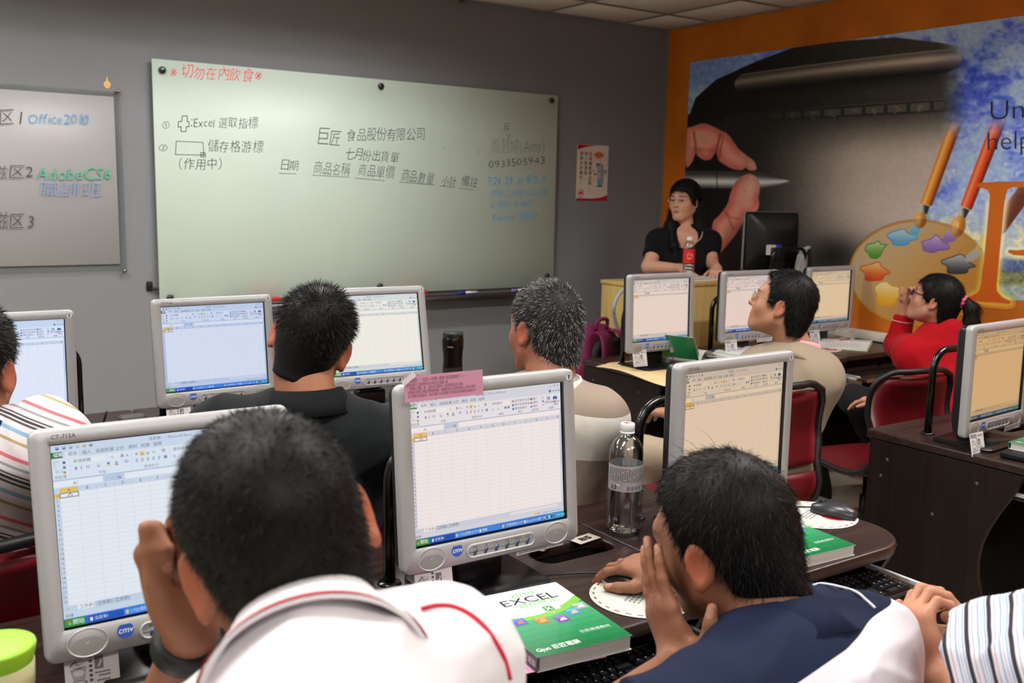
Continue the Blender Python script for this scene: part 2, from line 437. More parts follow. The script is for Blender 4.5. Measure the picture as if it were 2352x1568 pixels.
def handwriting(parent, origin, plane_y, s, p0, p1, h, rgb, off=-0.024, shear=0.08, jit=0.06, up=None, seed=1, name='handwriting'):
    """writing from baseline pixel p0 to p1, letter height h px, laid on the wall plane"""
    rng = random.Random(seed * 31 + len(s)); mb = MB()
    p0 = np.array(p0, float); p1 = np.array(p1, float); u = p1 - p0; Lp = np.linalg.norm(u); u = u / Lp
    v = np.array([u[1], -u[0]]) if up is None else nrm(up)
    adv = []
    for ch in s:
        P, F = text2d(ch, off)
        adv.append(0.32 if ch == ' ' else (max(P[:, 0].max() + 0.06, 0.22) if len(P) else 0.3))
    tot = sum(adv); k = Lp / tot; pos = 0.0
    for ch, a in zip(s, adv):
        P, F = text2d(ch, off)
        if len(P):
            r = rng.uniform(-jit, jit); c_, s_ = math.cos(r), math.sin(r); sc = rng.uniform(0.92, 1.08)
            x = P[:, 0] * k * sc; y = P[:, 1] * h / 0.78 * sc + rng.uniform(-0.05, 0.05) * h
            x2 = x * c_ - y * s_ + y * shear; y2 = x * s_ + y * c_
            q = p0[None] + (pos * k + x2)[:, None] * u + y2[:, None] * v
            mb.add([at_y(a_, b_, plane_y) - origin for a_, b_ in q], F)
        pos += a
    return ob(name, mb.mesh(name, fix=False), ink(rgb), parent)
def stroke(parent, origin, plane_y, paths, w, rgb, name='drawn_mark'):
    mb = MB()
    for path in paths:
        P = np.array([at_y(a, b, plane_y) - origin for a, b in path]); 
        for i in range(len(P) - 1):
            d = nrm(P[i + 1] - P[i]); n = np.array([-d[2], 0, d[0]]) * w / 2; e = d * w * 0.3
            mb.add([P[i] - n - e, P[i + 1] - n + e, P[i + 1] + n + e, P[i] + n - e], [(0, 1, 2, 3)])
    return ob(name, mb.mesh(name, fix=False), ink(rgb), parent)
WY = -0.0396
RED_I, BLK_I, BLK2, GRY_I, BLU_I = (232, 84, 96), (44, 48, 48), (66, 72, 70), (136, 146, 139), (70, 164, 214)
hw = lambda s, p0, p1, h, c, seed=1, off=-0.012, **k: handwriting(wb, wb_o, WY, s, p0, p1, h, c, off=off, seed=seed, **k)
hw('※ 切勿在內飲食※', (388, 176), (600, 186), 27, RED_I, 2, off=-0.008)
hw('①', (371, 294), (391, 294), 17, BLK_I, 3, off=-0.004)
hw('：Excel 選取指標', (434, 291), (592, 293), 22, BLK_I, 4)
hw('②', (362, 346), (384, 346), 14, BLK_I, 5, off=-0.004)
hw('儲存格游標', (476, 347), (604, 349), 24, BLK_I, 6)
hw('（作用中）', (392, 387), (510, 387), 24, BLK_I, 7)
stroke(wb, wb_o, WY, [[(419, 266), (430, 266), (430, 279), (434, 279), (434, 291), (428, 291), (427, 302), (416, 302), (416, 291), (409, 292), (410, 279), (417, 279), (419, 266)]], 0.0035, BLK_I)
stroke(wb, wb_o, WY, [[(405, 324), (466, 327), (469, 356), (403, 355), (405, 324)], [(461, 350), (472, 351), (472, 361), (461, 360), (461, 350)], [(466, 350), (467, 361)], [(461, 355), (472, 356)]], 0.003, BLK_I)
hw('巨匠', (724, 329), (784, 331), 34, BLK2, 8)
hw('食品股份有限公司', (795, 322), (976, 319), 25, BLK2, 9)
hw('七月份出貨單', (790, 362), (915, 374), 23, BLK_I, 10)
hw('日期', (640, 389), (687, 390), 22, BLK_I, 11)
hw('商品名稱', (718, 396), (803, 402), 25, BLK2, 12)
hw('商品單價', (821, 401), (904, 410), 25, BLK2, 13)
hw('商品數量', (919, 414), (997, 422), 25, BLK_I, 14)
hw('小計', (1013, 423), (1047, 427), 20, BLK_I, 15)
hw('備註', (1057, 424), (1096, 430), 22, BLK_I, 16)
stroke(wb, wb_o, WY, [[(641, 398), (680, 399)], [(717, 402), (803, 407)], [(815, 409), (884, 415)], [(917, 418), (998, 425)], [(1010, 427), (1045, 430)], [(1053, 432), (1086, 436)]], 0.0028, BLK2)
stroke(wb, wb_o, WY, [[(1098, 338), (1099, 358)], [(1016, 339), (1020, 340)]], 0.002, BLK2)
hw('斥', (1156, 301), (1170, 301), 17, BLK_I, 17)
stroke(wb, wb_o, WY, [[(1163, 308), (1170, 316)], [(1168, 306), (1173, 313)]], 0.002, BLK_I)
hw('周慧婷(Amy)', (1127, 352), (1252, 346), 29, GRY_I, 18)
hw('0933505943', (1122, 386), (1252, 375), 19, BLK2, 19)
hw('7/24. 29. 31', (1118, 424), (1200, 424), 20, BLU_I, 20, off=-0.002)
hw('8/5.7', (1208, 420), (1252, 423), 22, BLU_I, 21, off=-0.002)
hw('(四)(二)(四) (二)(四)', (1126, 451), (1260, 446), 14, BLU_I, 22, off=-0.002)
hw('2:00~5:00', (1126, 476), (1221, 472), 13, BLU_I, 23, off=-0.002)
hw('Excel 2010', (1130, 506), (1234, 503), 17, BLU_I, 24, off=-0.002)
# marker tray below
tray = empty('marker_tray', (-2.09, -0.07, 0.914), 0, 'polished metal pen tray along the bottom of the glass whiteboard', 'tray')
tb = MB(); tb.box((0, 0.0, -0.002), (2.10, 0.085, 0.003)); tb.box((0, -0.042, -0.020), (2.10, 0.003, 0.038), 0.001, seg=1)
ob('tray_channel', tb.mesh('tray_channel'), STEEL, tray)
for sx in (-1.05, 1.05): ob('end_cap', MB().box((sx, 0, -0.018), (0.006, 0.09, 0.042), 0.002).mesh('end_cap'), BLACKP, tray)
def marker(px, py, length, rgb, label):
    p = at_y(px, py, -0.075)
    t = empty('marker_pen', (p[0], -0.075, 0.9245), 0, label, 'marker', 'marker pens on the tray')
    body = mat('marker_body_white', (215, 214, 222), rough=0.35)
    ob('barrel', MB().tube([(0, 0, 0), (length * 0.62, 0, 0)], 0.0085).mesh('barrel'), body, t)
    ob('cap', MB().tube([(-length * 0.38, 0, 0), (-length * 0.36, 0, 0), (0, 0, 0)], [0.007, 0.0095, 0.0095]).mesh('cap'), mat('marker_cap_%d' % px, rgb, rough=0.35), t)
marker(1068, 664, 0.14, (42, 58, 160), 'whiteboard marker with a blue cap on the pen tray')
marker(1188, 658, 0.11, (150, 130, 205), 'whiteboard marker with a violet cap at the right end of the pen tray')
p = at_y(962, 667, -0.08)
e = empty('whiteboard_eraser', (p[0] - 0.03, -0.08, 0.917), 0, 'red block eraser on the pen tray above the second screen', 'eraser')
ob('back', MB().box((0, 0, 0.025), (0.15, 0.055, 0.022), 0.006).mesh('back'), REDP, e)
ob('felt', MB().box((0, 0, 0.007), (0.146, 0.052, 0.014), 0.002).mesh('felt'), mat('grey_felt', (90, 90, 92), rough=0.95), e)
p = at_y(632, 687, -0.08)
e = empty('whiteboard_eraser', (p[0] - 0.05, -0.08, 0.917), 0, 'red block eraser at the left end of the tray, behind the spiky haired man', 'eraser')
ob('back', MB().box((0, 0, 0.022), (0.16, 0.055, 0.018), 0.006).mesh('back'), REDP, e)
ob('felt', MB().box((0, 0, 0.007), (0.156, 0.052, 0.013), 0.002).mesh('felt'), MATS['grey_felt'], e)
# yellow cloth on the tray end
p = at_y(1272, 640, -0.06)
cl = MB()
for k in range(7):
    a = k * 0.9; cl.box((0.018 * math.cos(a) * (k / 4.), 0.008 * math.sin(a), 0.014 + 0.006 * k), (0.045, 0.012, 0.022), 0.005, R=RZ(a) @ RX(0.5 * math.sin(3 * a)))
tag(ob('dusting_cloth', cl.mesh('dusting_cloth'), mat('yellow_cloth', (186, 170, 60), rough=0.95, noise=(60., (120, 120, 50), 0.35, 0.65)), None, (p[0] - .01, -0.06, 0.916)), 'small crumpled yellow cloth at the right end of the pen tray', 'cloth')

# smaller acrylic board at the left with a white sheet behind it
g = empty('notice_board', (-4.455, -0.02, 1.545), 0, 'clear acrylic notice board over a white sheet with marker writing, left of the glass board', 'notice board')
g_o = np.array(g.location)
ob('sheet', MB().box((0.820 - 0.83, 0.013, 0.003), (1.66, 0.004, 0.815), 0.0008, seg=1).mesh('sheet'), mat('pinkish_white_sheet', (212, 203, 207), rough=0.6), g)
ob('acrylic_pane', MB().box((0.850 - 0.86, 0.006, -0.002), (1.72, 0.006, 0.877), 0.001, seg=1).mesh('acrylic_pane'), ACRYL, g)
for (px, py) in ((277, 210), (292, 622)):
    p = at_y(px, py, -0.02)
    ob('standoff_pin', MB().lathe([(0.0, -0.010), (0.008, -0.010), (0.0095, -0.007), (0.0095, 0.004), (0.005, 0.004), (0.005, 0.02)], 16, R=RX(-PI / 2)).mesh('standoff_pin'), STEEL, g, p - g_o + V3(-0.012, 0, 0))
for dx in (-0.04 - 0.84,):
    for dz in (0.40, -0.40): ob('standoff_pin', MB().lathe([(0.0, -0.010), (0.008, -0.010), (0.0095, 0.004), (0.005, 0.004), (0.005, 0.02)], 16, R=RX(-PI / 2)).mesh('standoff_pin'), STEEL, g, (dx, 0, dz))
GY = -0.0175
hg = lambda s, p0, p1, h, c, seed=1, off=-0.014, **k: handwriting(g, g_o, GY, s, p0, p1, h, c, off=off, seed=seed, **k)
# the sheet is written on through the pane's face
BK, B2, GR = (62, 58, 62), (88, 150, 205), (70, 178, 140)
hg('磁区1', (-46, 286), (50, 286), 34, BK, 31)
hg('Office2010', (62, 283), (204, 285), 25, B2, 32, off=-0.008)
hg('磁区2', (-24, 408), (78, 406), 28, BK, 33)
hg('AdobeCS6', (84, 412), (258, 412), 32, GR, 34, off=-0.008)
hg('職訓班', (88, 448), (236, 450), 31, (120, 150, 205), 35)
hg('磁区3', (-24, 523), (80, 523), 34, BK, 36)
# small orange drop sticker and wall fittings
p = at_y(246, 190, -0.001)
dr = [(0.0, 0.032)] + [(0.016 * math.sin(a) * (1 - 0.18 * math.cos(a)), -0.010 - 0.018 * math.cos(a)) for a in np.linspace(0.9 * PI, -0.9 * PI, 20)]
tag(ob('drop_sticker', MB().prism(dr, 0, 0.001, M=(RX(PI / 2), (0, 0, 0))).mesh('drop_sticker'), mat('orange_sticker', (228, 178, 112), rough=0.6), None, p), 'little orange drop-shaped sticker on the grey wall above the notice board', 'sticker')
p = at_y(345, 658, -0.02)
e = empty('wall_hook', (p[0], -0.001, p[2]), 0, 'black wall bracket beside the lower left corner of the glass whiteboard', 'bracket')
ob('plate', MB().box((0, -0.004, 0), (0.03, 0.008, 0.05), 0.004).mesh('plate'), BLACKP, e)
ob('arm', MB().tube([(0, -0.006, -0.01), (0.02, -0.02, -0.012), (0.07, -0.022, -0.012)], 0.008).mesh('arm'), BLACKP, e)
p = at_y(1062, 4, -0.02)
e = empty('cable_clip', (p[0], -0.012, p[2] + 0.01), 0, 'small brown cable clip with a black wire high on the grey wall', 'clip')
ob('block', MB().box((0, 0, 0), (0.028, 0.022, 0.03), 0.004).mesh('block'), mat('brown_clip', (96, 72, 52), rough=0.6), e)
ob('wire', MB().tube(arc_path([(0, -0.01, 0.012), (-0.02, -0.018, 0.0), (-0.04, -0.012, 0.03), (-0.06, -0.004, 0.06)], 16), 0.0028).mesh('wire'), BLACKP, e)

# notice poster on the grey wall: switch your phone off
po = empty('wall_poster', (-0.627, -0.003, 1.675), 0, 'cream phone-off notice with red corners and a cartoon handset on the grey wall', 'poster')
PO = Print(); CRM, PRD = (222, 205, 190), (178, 22, 48)
PO.rect(-0.127, -0.176, 0.127, 0.176, CRM, 1)
PO.poly([(-0.127, 0.176), (0.03, 0.174), (-0.06, 0.163), (-0.10, 0.150), (-0.127, 0.142)], PRD, 2)
PO.poly([(-0.127, -0.176), (0.127, -0.176), (0.127, -0.138), (0.07, -0.155), (0.0, -0.162), (-0.127, -0.160)], PRD, 2)
for col_, x in (('為維護教學品質，', -0.022), ('進入教室後，', -0.058), ('請將手機關機！', -0.094)):
    for k, ch in enumerate(col_): PO.text(ch, x - 0.013, 0.110 - 0.0305 * k, 0.0225, (96, 84, 72), 3, off=0.012)
PO.disc(0.048, 0.116, 0.040, (214, 108, 62), 3, 0.019); PO.poly([(0.03, 0.10), (0.05, 0.098), (0.042, 0.088)], (214, 108, 62), 3)
PO.poly([(0.022, 0.062), (0.066, 0.068), (0.072, 0.02), (0.036, 0.016)], (176, 172, 172), 3)
PO.poly([(0.066, 0.068), (0.086, 0.056), (0.092, 0.0), (0.090, -0.06), (0.080, -0.078), (0.042, -0.078), (0.040, -0.030), (0.036, 0.012), (0.072, 0.020)], (122, 158, 188), 3)
PO.poly([(0.036, 0.010), (0.070, 0.014), (0.072, -0.036), (0.042, -0.036)], (182, 176, 172), 4)
PO.rect(0.040, 0.010, 0.066, 0.016, PRD, 5); PO.disc(0.036, 0.054, 0.006, (70, 80, 30), 5, 0.009); PO.disc(0.050, 0.055, 0.006, (70, 80, 30), 5, 0.009)
PO.line(0.062, 0.068, 0.058, 0.096, 0.005, (150, 160, 170), 3)
PO.line(0.036, 0.0, 0.020, -0.014, 0.006, (30, 28, 26), 4); PO.line(0.020, -0.014, 0.010, 0.002, 0.006, (30, 28, 26), 4); PO.disc(0.007, 0.014, 0.010, (200, 190, 120), 5, 0.014)
PO.line(0.090, 0.018, 0.116, 0.014, 0.006, (30, 28, 26), 4); PO.line(0.116, 0.014, 0.098, -0.004, 0.006, (30, 28, 26), 4); PO.disc(0.092, -0.014, 0.010, (200, 190, 120), 5)
PO.disc(0.062, -0.082, 0.028, (30, 28, 26), 2, 0.004)
PO.disc(-0.092, -0.128, 0.026, PRD, 3); PO.disc(-0.092, -0.128, 0.021, CRM, 4); PO.disc(-0.092, -0.128, 0.015, (196, 60, 70), 5, 0.012)
PO.warp(lambda v: v * 1.035); ob('print', PO.mesh('print'), PRINT, po, (0, -0.0006, 0))
ob('sheet', MB().box((0, 0.001, 0), (0.265, 0.0016, 0.366)).mesh('sheet'), PAPER, po)

# ------------------------------------------------------------------ printed mural on the orange wall
def px_of(P):
    q = (P - CAM_C) @ CAM_R; return 1176.0 + CAM_F * q[:, 0] / q[:, 1], 784.0 - CAM_F * q[:, 2] / q[:, 1]
def ss(a, b, x):
    t = np.clip((x - a) / (b - a), 0, 1); return t * t * (3 - 2 * t)
def poly_sd(x, y, poly):
    """signed distance to a polygon, negative inside"""
    P = np.asarray(poly, float); d = np.full(x.shape, 1e9); ins = np.zeros(x.shape, bool); n = len(P)
    for i in range(n):
        ax, ay = P[i]; bx, by = P[(i + 1) % n]; ex, ey = bx - ax, by - ay
        t = np.clip(((x - ax) * ex + (y - ay) * ey) / (ex * ex + ey * ey + 1e-9), 0, 1)
        d = np.minimum(d, (x - ax - t * ex) ** 2 + (y - ay - t * ey) ** 2)
        if ay != by:
            c = (ay > y) != (by > y); ins ^= c & (x < ax + ex * (y - ay) / ey)
    d = np.sqrt(d); return np.where(ins, -d, d)
def cr(pts, k=5):
    P = [np.array(p, float) for p in pts]; n = len(P); out = []
    for i in range(n):
        a, b, c, d = P[i - 1], P[i], P[(i + 1) % n], P[(i + 2) % n]
        for t in np.linspace(0, 1, k, endpoint=False):
            out.append(0.5 * (2 * b + (c - a) * t + (2 * a - 5 * b + 4 * c - d) * t * t + (3 * b - a - 3 * c + d) * t ** 3))
    return out
MU_T0, MU_Z1, MU_ZB, MU_T1, MU_Z0 = 0.230, 2.424, 1.056, 2.86, 0.775
def paint_mural(t, z):
    """print colours (0-255) and coverage at wall positions t (from the corner) and z; the artwork is drawn in template units"""
    x, y = px_of(np.stack([np.zeros_like(t), -t, z], 1))
    C = np.zeros((len(t), 3)); cov = (z > MU_ZB).astype(float)
    def over(rgb, a):
        nonlocal C
        rgb = np.asarray(rgb, float); C = C * (1 - a[:, None]) + rgb * a[:, None]
    def mixc(a, b, f): return np.asarray(a, float)[None] * (1 - f[:, None]) + np.asarray(b, float)[None] * f[:, None]
    over((213, 118, 30), np.ones_like(t))
    n1 = fbm(x / 90., y / 60., 3); n2 = fbm(x / 26., y / 18., 5); n3 = fbm(x / 7., y / 7., 8, 3)
    # sky wash
    sky = mixc((150, 172, 214), (64, 84, 190), ss(0.42, 0.66, n1 * 0.6 + n2 * 0.4 - 0.10 * ss(300, 120, y) + 0.16 * ss(60, 140, y) * ss(300, 150, y)))
    sky = sky * (1 - ss(0.50, 0.72, n2 * 0.7 + n1 * 0.3)[:, None] * 0.75 * ss(230, 300, y)[:, None]) + np.array([214, 222, 236.]) * (ss(0.50, 0.72, n2 * 0.7 + n1 * 0.3) * 0.75 * ss(230, 300, y))[:, None]
    lb = ss(1900, 1700, x); sky = sky * (1 - lb[:, None] * 0.55) + np.array([150, 176, 188.]) * (lb * 0.55)[:, None]
    low = ss(440, 560, y); sky = sky * (1 - low[:, None]) + mixc((206, 200, 160), (150, 168, 176), ss(0.4, 0.6, n2)) * low[:, None]
    a = ss(585, 600, y) * ss(640, 622, y); sky = sky * (1 - a[:, None]) + mixc((62, 76, 120), (96, 112, 150), n3) * a[:, None]
    a = ss(618, 630, y) * ss(668, 645, y); sky = sky * (1 - a[:, None]) + mixc((84, 86, 52), (120, 124, 92), n3) * a[:, None]
    a = ss(650, 668, y); sky = sky * (1 - a[:, None]) + mixc((116, 136, 128), (146, 158, 152), n3) * a[:, None]
    sky += (n3[:, None] - 0.5) * 46
    C = np.where((z > MU_ZB)[:, None], sky, C)
    inside = (z > MU_ZB)
    # drawing tablet
    tab = [(1560, 262), (1585, 262), (1598, 225), (1645, 183), (1740, 140), (1838, 104), (1960, 92), (2060, 86), (2160, 98), (2250, 116), (2240, 300), (2168, 420), (2110, 520), (2040, 560), (1990, 640), (1940, 760), (1560, 640)]
    sd = poly_sd(x, y, tab); al = ss(1.2, -1.2, sd) * ss(2232, 2150, x) * inside
    al = np.where(y > 280, al * ss(2210, 2120, x + (y - 420) * 0.35), al)
    body = mixc((22, 21, 19), (58, 55, 49), ss(1700, 2150, x))
    ypan = 262 - (x - 1672) * 0.068
    pan = mixc((30, 28, 26), (172, 160, 150), ss(1690, 2010, x) * ss(-20, 130, y - ypan) * ss(760, 470, y + 0.22 * (1990 - x)))
    f = ss(4, 26, y - ypan); body = body * (1 - f[:, None]) + pan * f[:, None]
    over(body + (n3[:, None] - 0.5) * 12, al)
    # shade beside the palette, fading into it
    over((24, 22, 20), al * np.exp(-(((x - 1915) / 60) ** 2 + ((y - 590) / 46) ** 2)) * 0.95)
    over((52, 42, 40), al * ss(430, 560, y) * ss(1800, 1690, x) * 0.7)
    # function strip
    fs = ss(-1, 1, y - ypan) * ss(21 + (x - 1672) * 0.016 + 1, 21 + (x - 1672) * 0.016 - 1, y - ypan) * ss(1671, 1673, x) * ss(2205, 2130, x) * inside
    over((30, 32, 32), fs * 0.8)
    cell = ((x - 1677) / (39 + (x - 1677) * 0.016)) % 1.0
    over(np.array([78, 74, 66]), fs * ss(0.06, 0.1, cell) * ss(0.94, 0.88, cell) * ss(4, 5, y - ypan) * ss(0, 1.5, 17 + (x - 1672) * 0.014 - (y - ypan)) * ss(1700, 2000, x))
    over((120, 112, 98), fs * ss(0.35, 0.45, cell) * ss(0.7, 0.6, cell) * (n3 > 0.55) * ss(7, 9, y - ypan) * ss(1650, 2000, x) * 0.6)
    over((92, 86, 76), ss(1.6, 0.2, np.abs(y - ypan + 1)) * al * ss(1700, 2100, x) * 0.7)
    over((84, 82, 76), ss(1.5, 0.3, np.abs(x - 1668)) * ss(262, 268, y) * ss(330, 300, y) * inside * 0.6)
    # metallic bar with soft shadow
    yc = 190 - (x - 1700) * 0.1385 + 0.000055 * (x - 1700) ** 2 + 3; hw_ = 22 + (x - 1700) * 0.010
    rr = (y - yc) / hw_
    capL = np.sqrt(np.maximum(0, 1 - ((1712 - x) / 24).clip(0, 1) ** 2)); capR = np.sqrt(np.maximum(0, 1 - ((x - 2165) / 45).clip(0, 1) ** 2))
    cap = capL * capR; m = ss(1.06, 0.98, np.abs(rr) / np.maximum(cap, 1e-3)) * (cap > 0.02) * inside
    over((14, 13, 12), ss(2.3, 0.7, rr) * ss(-0.5, 0.4, rr) * ss(1700, 1740, x) * ss(2210, 2140, x) * al * 0.75)
    barc = mixc((70, 64, 55), (150, 138, 124), np.exp(-((rr + 0.25) / 0.36) ** 2)); barc = barc * (1 - ss(0.25, 0.95, rr)[:, None] * 0.75)
    barc = barc * (0.80 + 0.42 * ss(1720, 2150, x))[:, None] + (np.exp(-((rr + 0.93) / 0.07) ** 2) * 40)[:, None]
    over(barc + np.array([0, 0, 14.]) * ss(2050, 2180, x)[:, None], m * (1 - 0.25 * ss(2120, 2200, x)))
    # pen
    dx = x - 1570; yp = 411 + 0.014 * dx; hp = 20.0 * np.sqrt(np.clip((1812 - x) / 70, 0, 1)); rp = (y - yp) / np.maximum(hp, 0.01)
    pm = ss(1.05, 0.95, np.abs(rp)) * (x < 1812) * inside
    penc = mixc((54, 50, 48), (196, 196, 196), np.exp(-((rp - 0.25) / 0.52) ** 2))
    # dark hollow of the hand
    over((16, 14, 13), ss(2, -8, poly_sd(x, y, [(1560, 360), (1660, 350), (1735, 392), (1740, 440), (1700, 470), (1660, 560), (1610, 640), (1560, 640)])) * inside)
    over(penc, pm); over((20, 18, 18), pm * ss(1.6, 0.6, np.abs(x - 1647 - 0.05 * (y - 411))))
    over((150, 120, 112), ss(4, 2.4, np.hypot(x - 1811, y - 416)) * inside)
    # hand
    K = lambda pts: [(1560 + a * 0.2295, 270 + b * 0.2295) for a, b in pts]
    sk1, sk2, sk3 = np.array([226, 142, 122.]), np.array([172, 84, 74.]), np.array([228, 178, 150.])
    def flesh(poly, light, soft=1.6):
        sd = poly_sd(x, y, cr(poly)); a = ss(soft, -soft, sd) * inside
        e = ss(-26, -2, sd); c = mixc(sk1, sk2, np.clip(e * 0.75 + (n2 - 0.5) * 0.3, 0, 1)); c = c + (light[:, None]) * (sk3 - sk1)[None]
        over(c, a); return sd
    thumb = K([(340, 1445), (332, 1250), (335, 1060), (400, 980), (450, 920), (490, 850), (520, 740), (570, 640), (650, 578), (720, 565), (780, 600), (806, 660), (806, 740), (795, 800), (802, 860), (780, 930), (700, 972), (660, 980), (640, 1050), (560, 1180), (470, 1290), (380, 1400)])
    flesh(thumb, ss(1690, 1725, x) * ss(470, 420, y))
    over((180, 96, 84), ss(5, 0, np.abs(poly_sd(x, y, K([(640, 700), (690, 610), (740, 585), (700, 650), (660, 740)])))) * inside * 0.6)
    over((222, 150, 140), ss(2, -2, poly_sd(x, y, cr(K([(645, 690), (700, 600), (740, 590), (715, 660), (665, 730)])))) * inside)
    over((230, 120, 120), ss(2, -6, poly_sd(x, y, cr(K([(690, 960), (760, 880), (800, 830), (798, 900), (765, 945)])))) * inside * 0.8)
    for q in ([(450, 920), (490, 990), (540, 1110)], [(470, 960), (520, 1000), (600, 1010)]):
        q = K(q); over((150, 66, 54), ss(5, 0, np.abs(poly_sd(x, y, q + q[::-1]))) * inside * 0.5)
    fist = K([(70, 140), (140, 90), (240, 58), (330, 85), (420, 130), (485, 165), (545, 240), (600, 318), (660, 375), (690, 450), (660, 505), (620, 525), (540, 515), (470, 480), (400, 430), (375, 350), (350, 370), (320, 415), (250, 425), (190, 385), (165, 360), (130, 450), (70, 480)])
    flesh(K([(600, 330), (700, 395), (745, 430), (772, 480), (770, 522), (690, 522), (640, 430)]), ss(1700, 1735, x))
    flesh(fist, ss(1690, 1715, x) * 0.8 + ss(1620, 1590, x) * 0.4)
    for q, w in (([(150, 150), (165, 260), (170, 360)], 9), ([(415, 170), (390, 260), (372, 350)], 10), ([(445, 190), (420, 300), (405, 400)], 5)):
        q = K(q); over((126, 52, 46), ss(w * 0.6, 0, np.abs(poly_sd(x, y, q + q[::-1]))) * inside * 0.7)
    over((150, 70, 62), ss(10, 0, np.abs(y - 345 - 0.1 * (x - 1620))) * ss(1575, 1600, x) * ss(1650, 1630, x) * inside * 0.35)
    # brushes, palette
    Q = lambda pts: [(1930 + a * 0.2487, 370 + b * 0.2487) for a, b in pts]
    def handle(edge0, edge1, base, topfade):
        (ax, ay), (bx, by) = edge0; (cx_, cy_), (dx_, dy_) = edge1
        f0 = ax + (bx - ax) * (y - ay) / (by - ay); f1 = cx_ + (dx_ - cx_) * (y - cy_) / (dy_ - cy_); u = (x - f0) / (f1 - f0)
        sd = np.maximum(np.maximum(f0 - x, x - f1) * 0.9, y - (by + (dy_ - by) * np.clip(u, 0, 1)))
        c = np.asarray(base, float)[None] * (0.98 - 0.55 * ss(0.5, 1.0, u))[:, None] + np.array([60, 60, 50.]) * np.exp(-((u - 0.3) / 0.16) ** 2)[:, None]
        over(c, ss(0.9, -0.9, sd) * ss(topfade[0], topfade[1], y) * inside)
    over((205, 165, 120), np.zeros_like(x))
    # palette
    ex, ey = (x - 2110) / 160.0, (y - 627) / 122.0; er = np.hypot(ex, ey); ea = (1 - er) * 130
    pal = ss(-1.0, 1.0, ea); pc = mixc((214, 188, 148), (188, 128, 48), ss(-1.0, 0.9, ex * 0.75 + ey * 0.55))
    over((205, 140, 40), pal); over(pc, ss(3.2, 5.0, ea)); cov = np.maximum(cov, pal * (x < 2290))
    over((150, 88, 20), ss(7, 0, np.abs(er - 1.02) * 130) * (1 - pal) * (y > 640) * 0.5)
    def blob(pts, c0, c1, edge):
        sd = poly_sd(x, y, cr(Q(pts), 4)); ys = [370 + b * 0.2487 for _, b in pts]; g = ss(min(ys), max(ys), y)
        over(edge, ss(1.4, -0.4, sd)); over(mixc(c0, c1, g), ss(-0.6, -2.4, sd))
    blob([(230, 820), (250, 770), (310, 755), (355, 735), (380, 765), (435, 770), (400, 810), (375, 870), (330, 900), (280, 890), (260, 850)], (200, 224, 170), (82, 156, 40), (60, 130, 30))
    blob([(440, 670), (520, 640), (590, 628), (630, 665), (700, 680), (712, 720), (640, 740), (620, 772), (500, 775), (475, 735), (440, 700)], (196, 222, 236), (92, 172, 220), (60, 140, 200))
    blob([(752, 745), (840, 715), (880, 680), (920, 700), (950, 740), (1005, 775), (1000, 815), (910, 825), (860, 845), (770, 825), (765, 780)], (200, 172, 220), (138, 104, 178), (112, 80, 158))
    blob([(190, 975), (280, 950), (360, 930), (385, 975), (425, 995), (465, 1035), (410, 1055), (380, 1100), (240, 1100), (230, 1040), (195, 1010)], (246, 200, 130), (222, 84, 24), (206, 70, 20))
    blob([(318, 1165), (370, 1120), (430, 1112), (480, 1150), (545, 1165), (548, 1215), (600, 1245), (540, 1260), (500, 1320), (430, 1335), (345, 1320), (335, 1230)], (250, 232, 170), (232, 172, 36), (220, 160, 40))
    blob([(938, 915), (1040, 880), (1110, 858), (1150, 880), (1190, 930), (1255, 970), (1190, 990), (1160, 1035), (1000, 1035), (990, 975), (945, 945)], (180, 184, 184), (58, 62, 64), (30, 32, 34))
    handle(Q([(880, 0), (740, 388)]), Q([(1000, 0), (848, 415)]), (212, 112, 36), (270, 330))
    handle(Q([(1262, 0), (1110, 410)]), Q([(1392, 0), (1215, 452)]), (224, 66, 30), (260, 330))
    for fer, bc, br, ang, tip, tc in ((Q([(742, 392), (828, 418), (803, 492), (722, 462)]), (740, 545), (60, 78), 0.25, [(680, 575), (700, 600), (760, 620), (740, 655), (690, 690), (645, 660)], ((150, 210, 236), (96, 180, 226))), (Q([(1112, 420), (1198, 452), (1150, 540), (1080, 508)]), (1088, 602), (70, 104), 0.3, [(1000, 630), (1030, 670), (1090, 700), (1040, 745), (950, 755), (940, 730)], ((190, 160, 214), (140, 108, 186)))):
        sd = poly_sd(x, y, fer); u = ss(fer[3][0], fer[1][0], x); over(mixc((170, 170, 168), (36, 36, 38), ss(0.2, 0.75, u)), ss(1, -1, sd) * inside)
        tq = cr(Q(tip), 4); over(mixc(tc[0], tc[1], ss(tq[0][1], tq[0][1] + 30, y)), ss(1, -1, poly_sd(x, y, tq)))
        cx_, cy_ = Q([bc])[0]; rx_, ry_ = br[0] * 0.2487, br[1] * 0.2487; xr = (x - cx_) * math.cos(ang) + (y - cy_) * math.sin(ang); yr = -(x - cx_) * math.sin(ang) + (y - cy_) * math.cos(ang)
        e_ = np.hypot(xr / rx_, yr / ry_); over(mixc((206, 150, 84), (150, 92, 24), ss(-0.6, 0.8, xr / rx_)), ss(1.06, 0.94, e_))
        over((214, 170, 112), ss(0.5, 0.42, np.hypot((xr + rx_ * 0.3) / rx_, (yr - ry_ * 0.1) / ry_ * 0.8)) * 0.7)
    over(mixc((170, 110, 84), (86, 44, 30), ss(2300, 2350, x + (y - 450) * 0.5)), ss(1, -1, poly_sd(x, y, Q([(1640, 250), (1760, 120), (1800, 250), (1697, 420), (1530, 650), (1495, 640), (1520, 420)]))) * inside)
    over((26, 24, 24), ss(1, -1, poly_sd(x, y, Q([(1500, 635), (1532, 650), (1480, 690)]))) * inside)
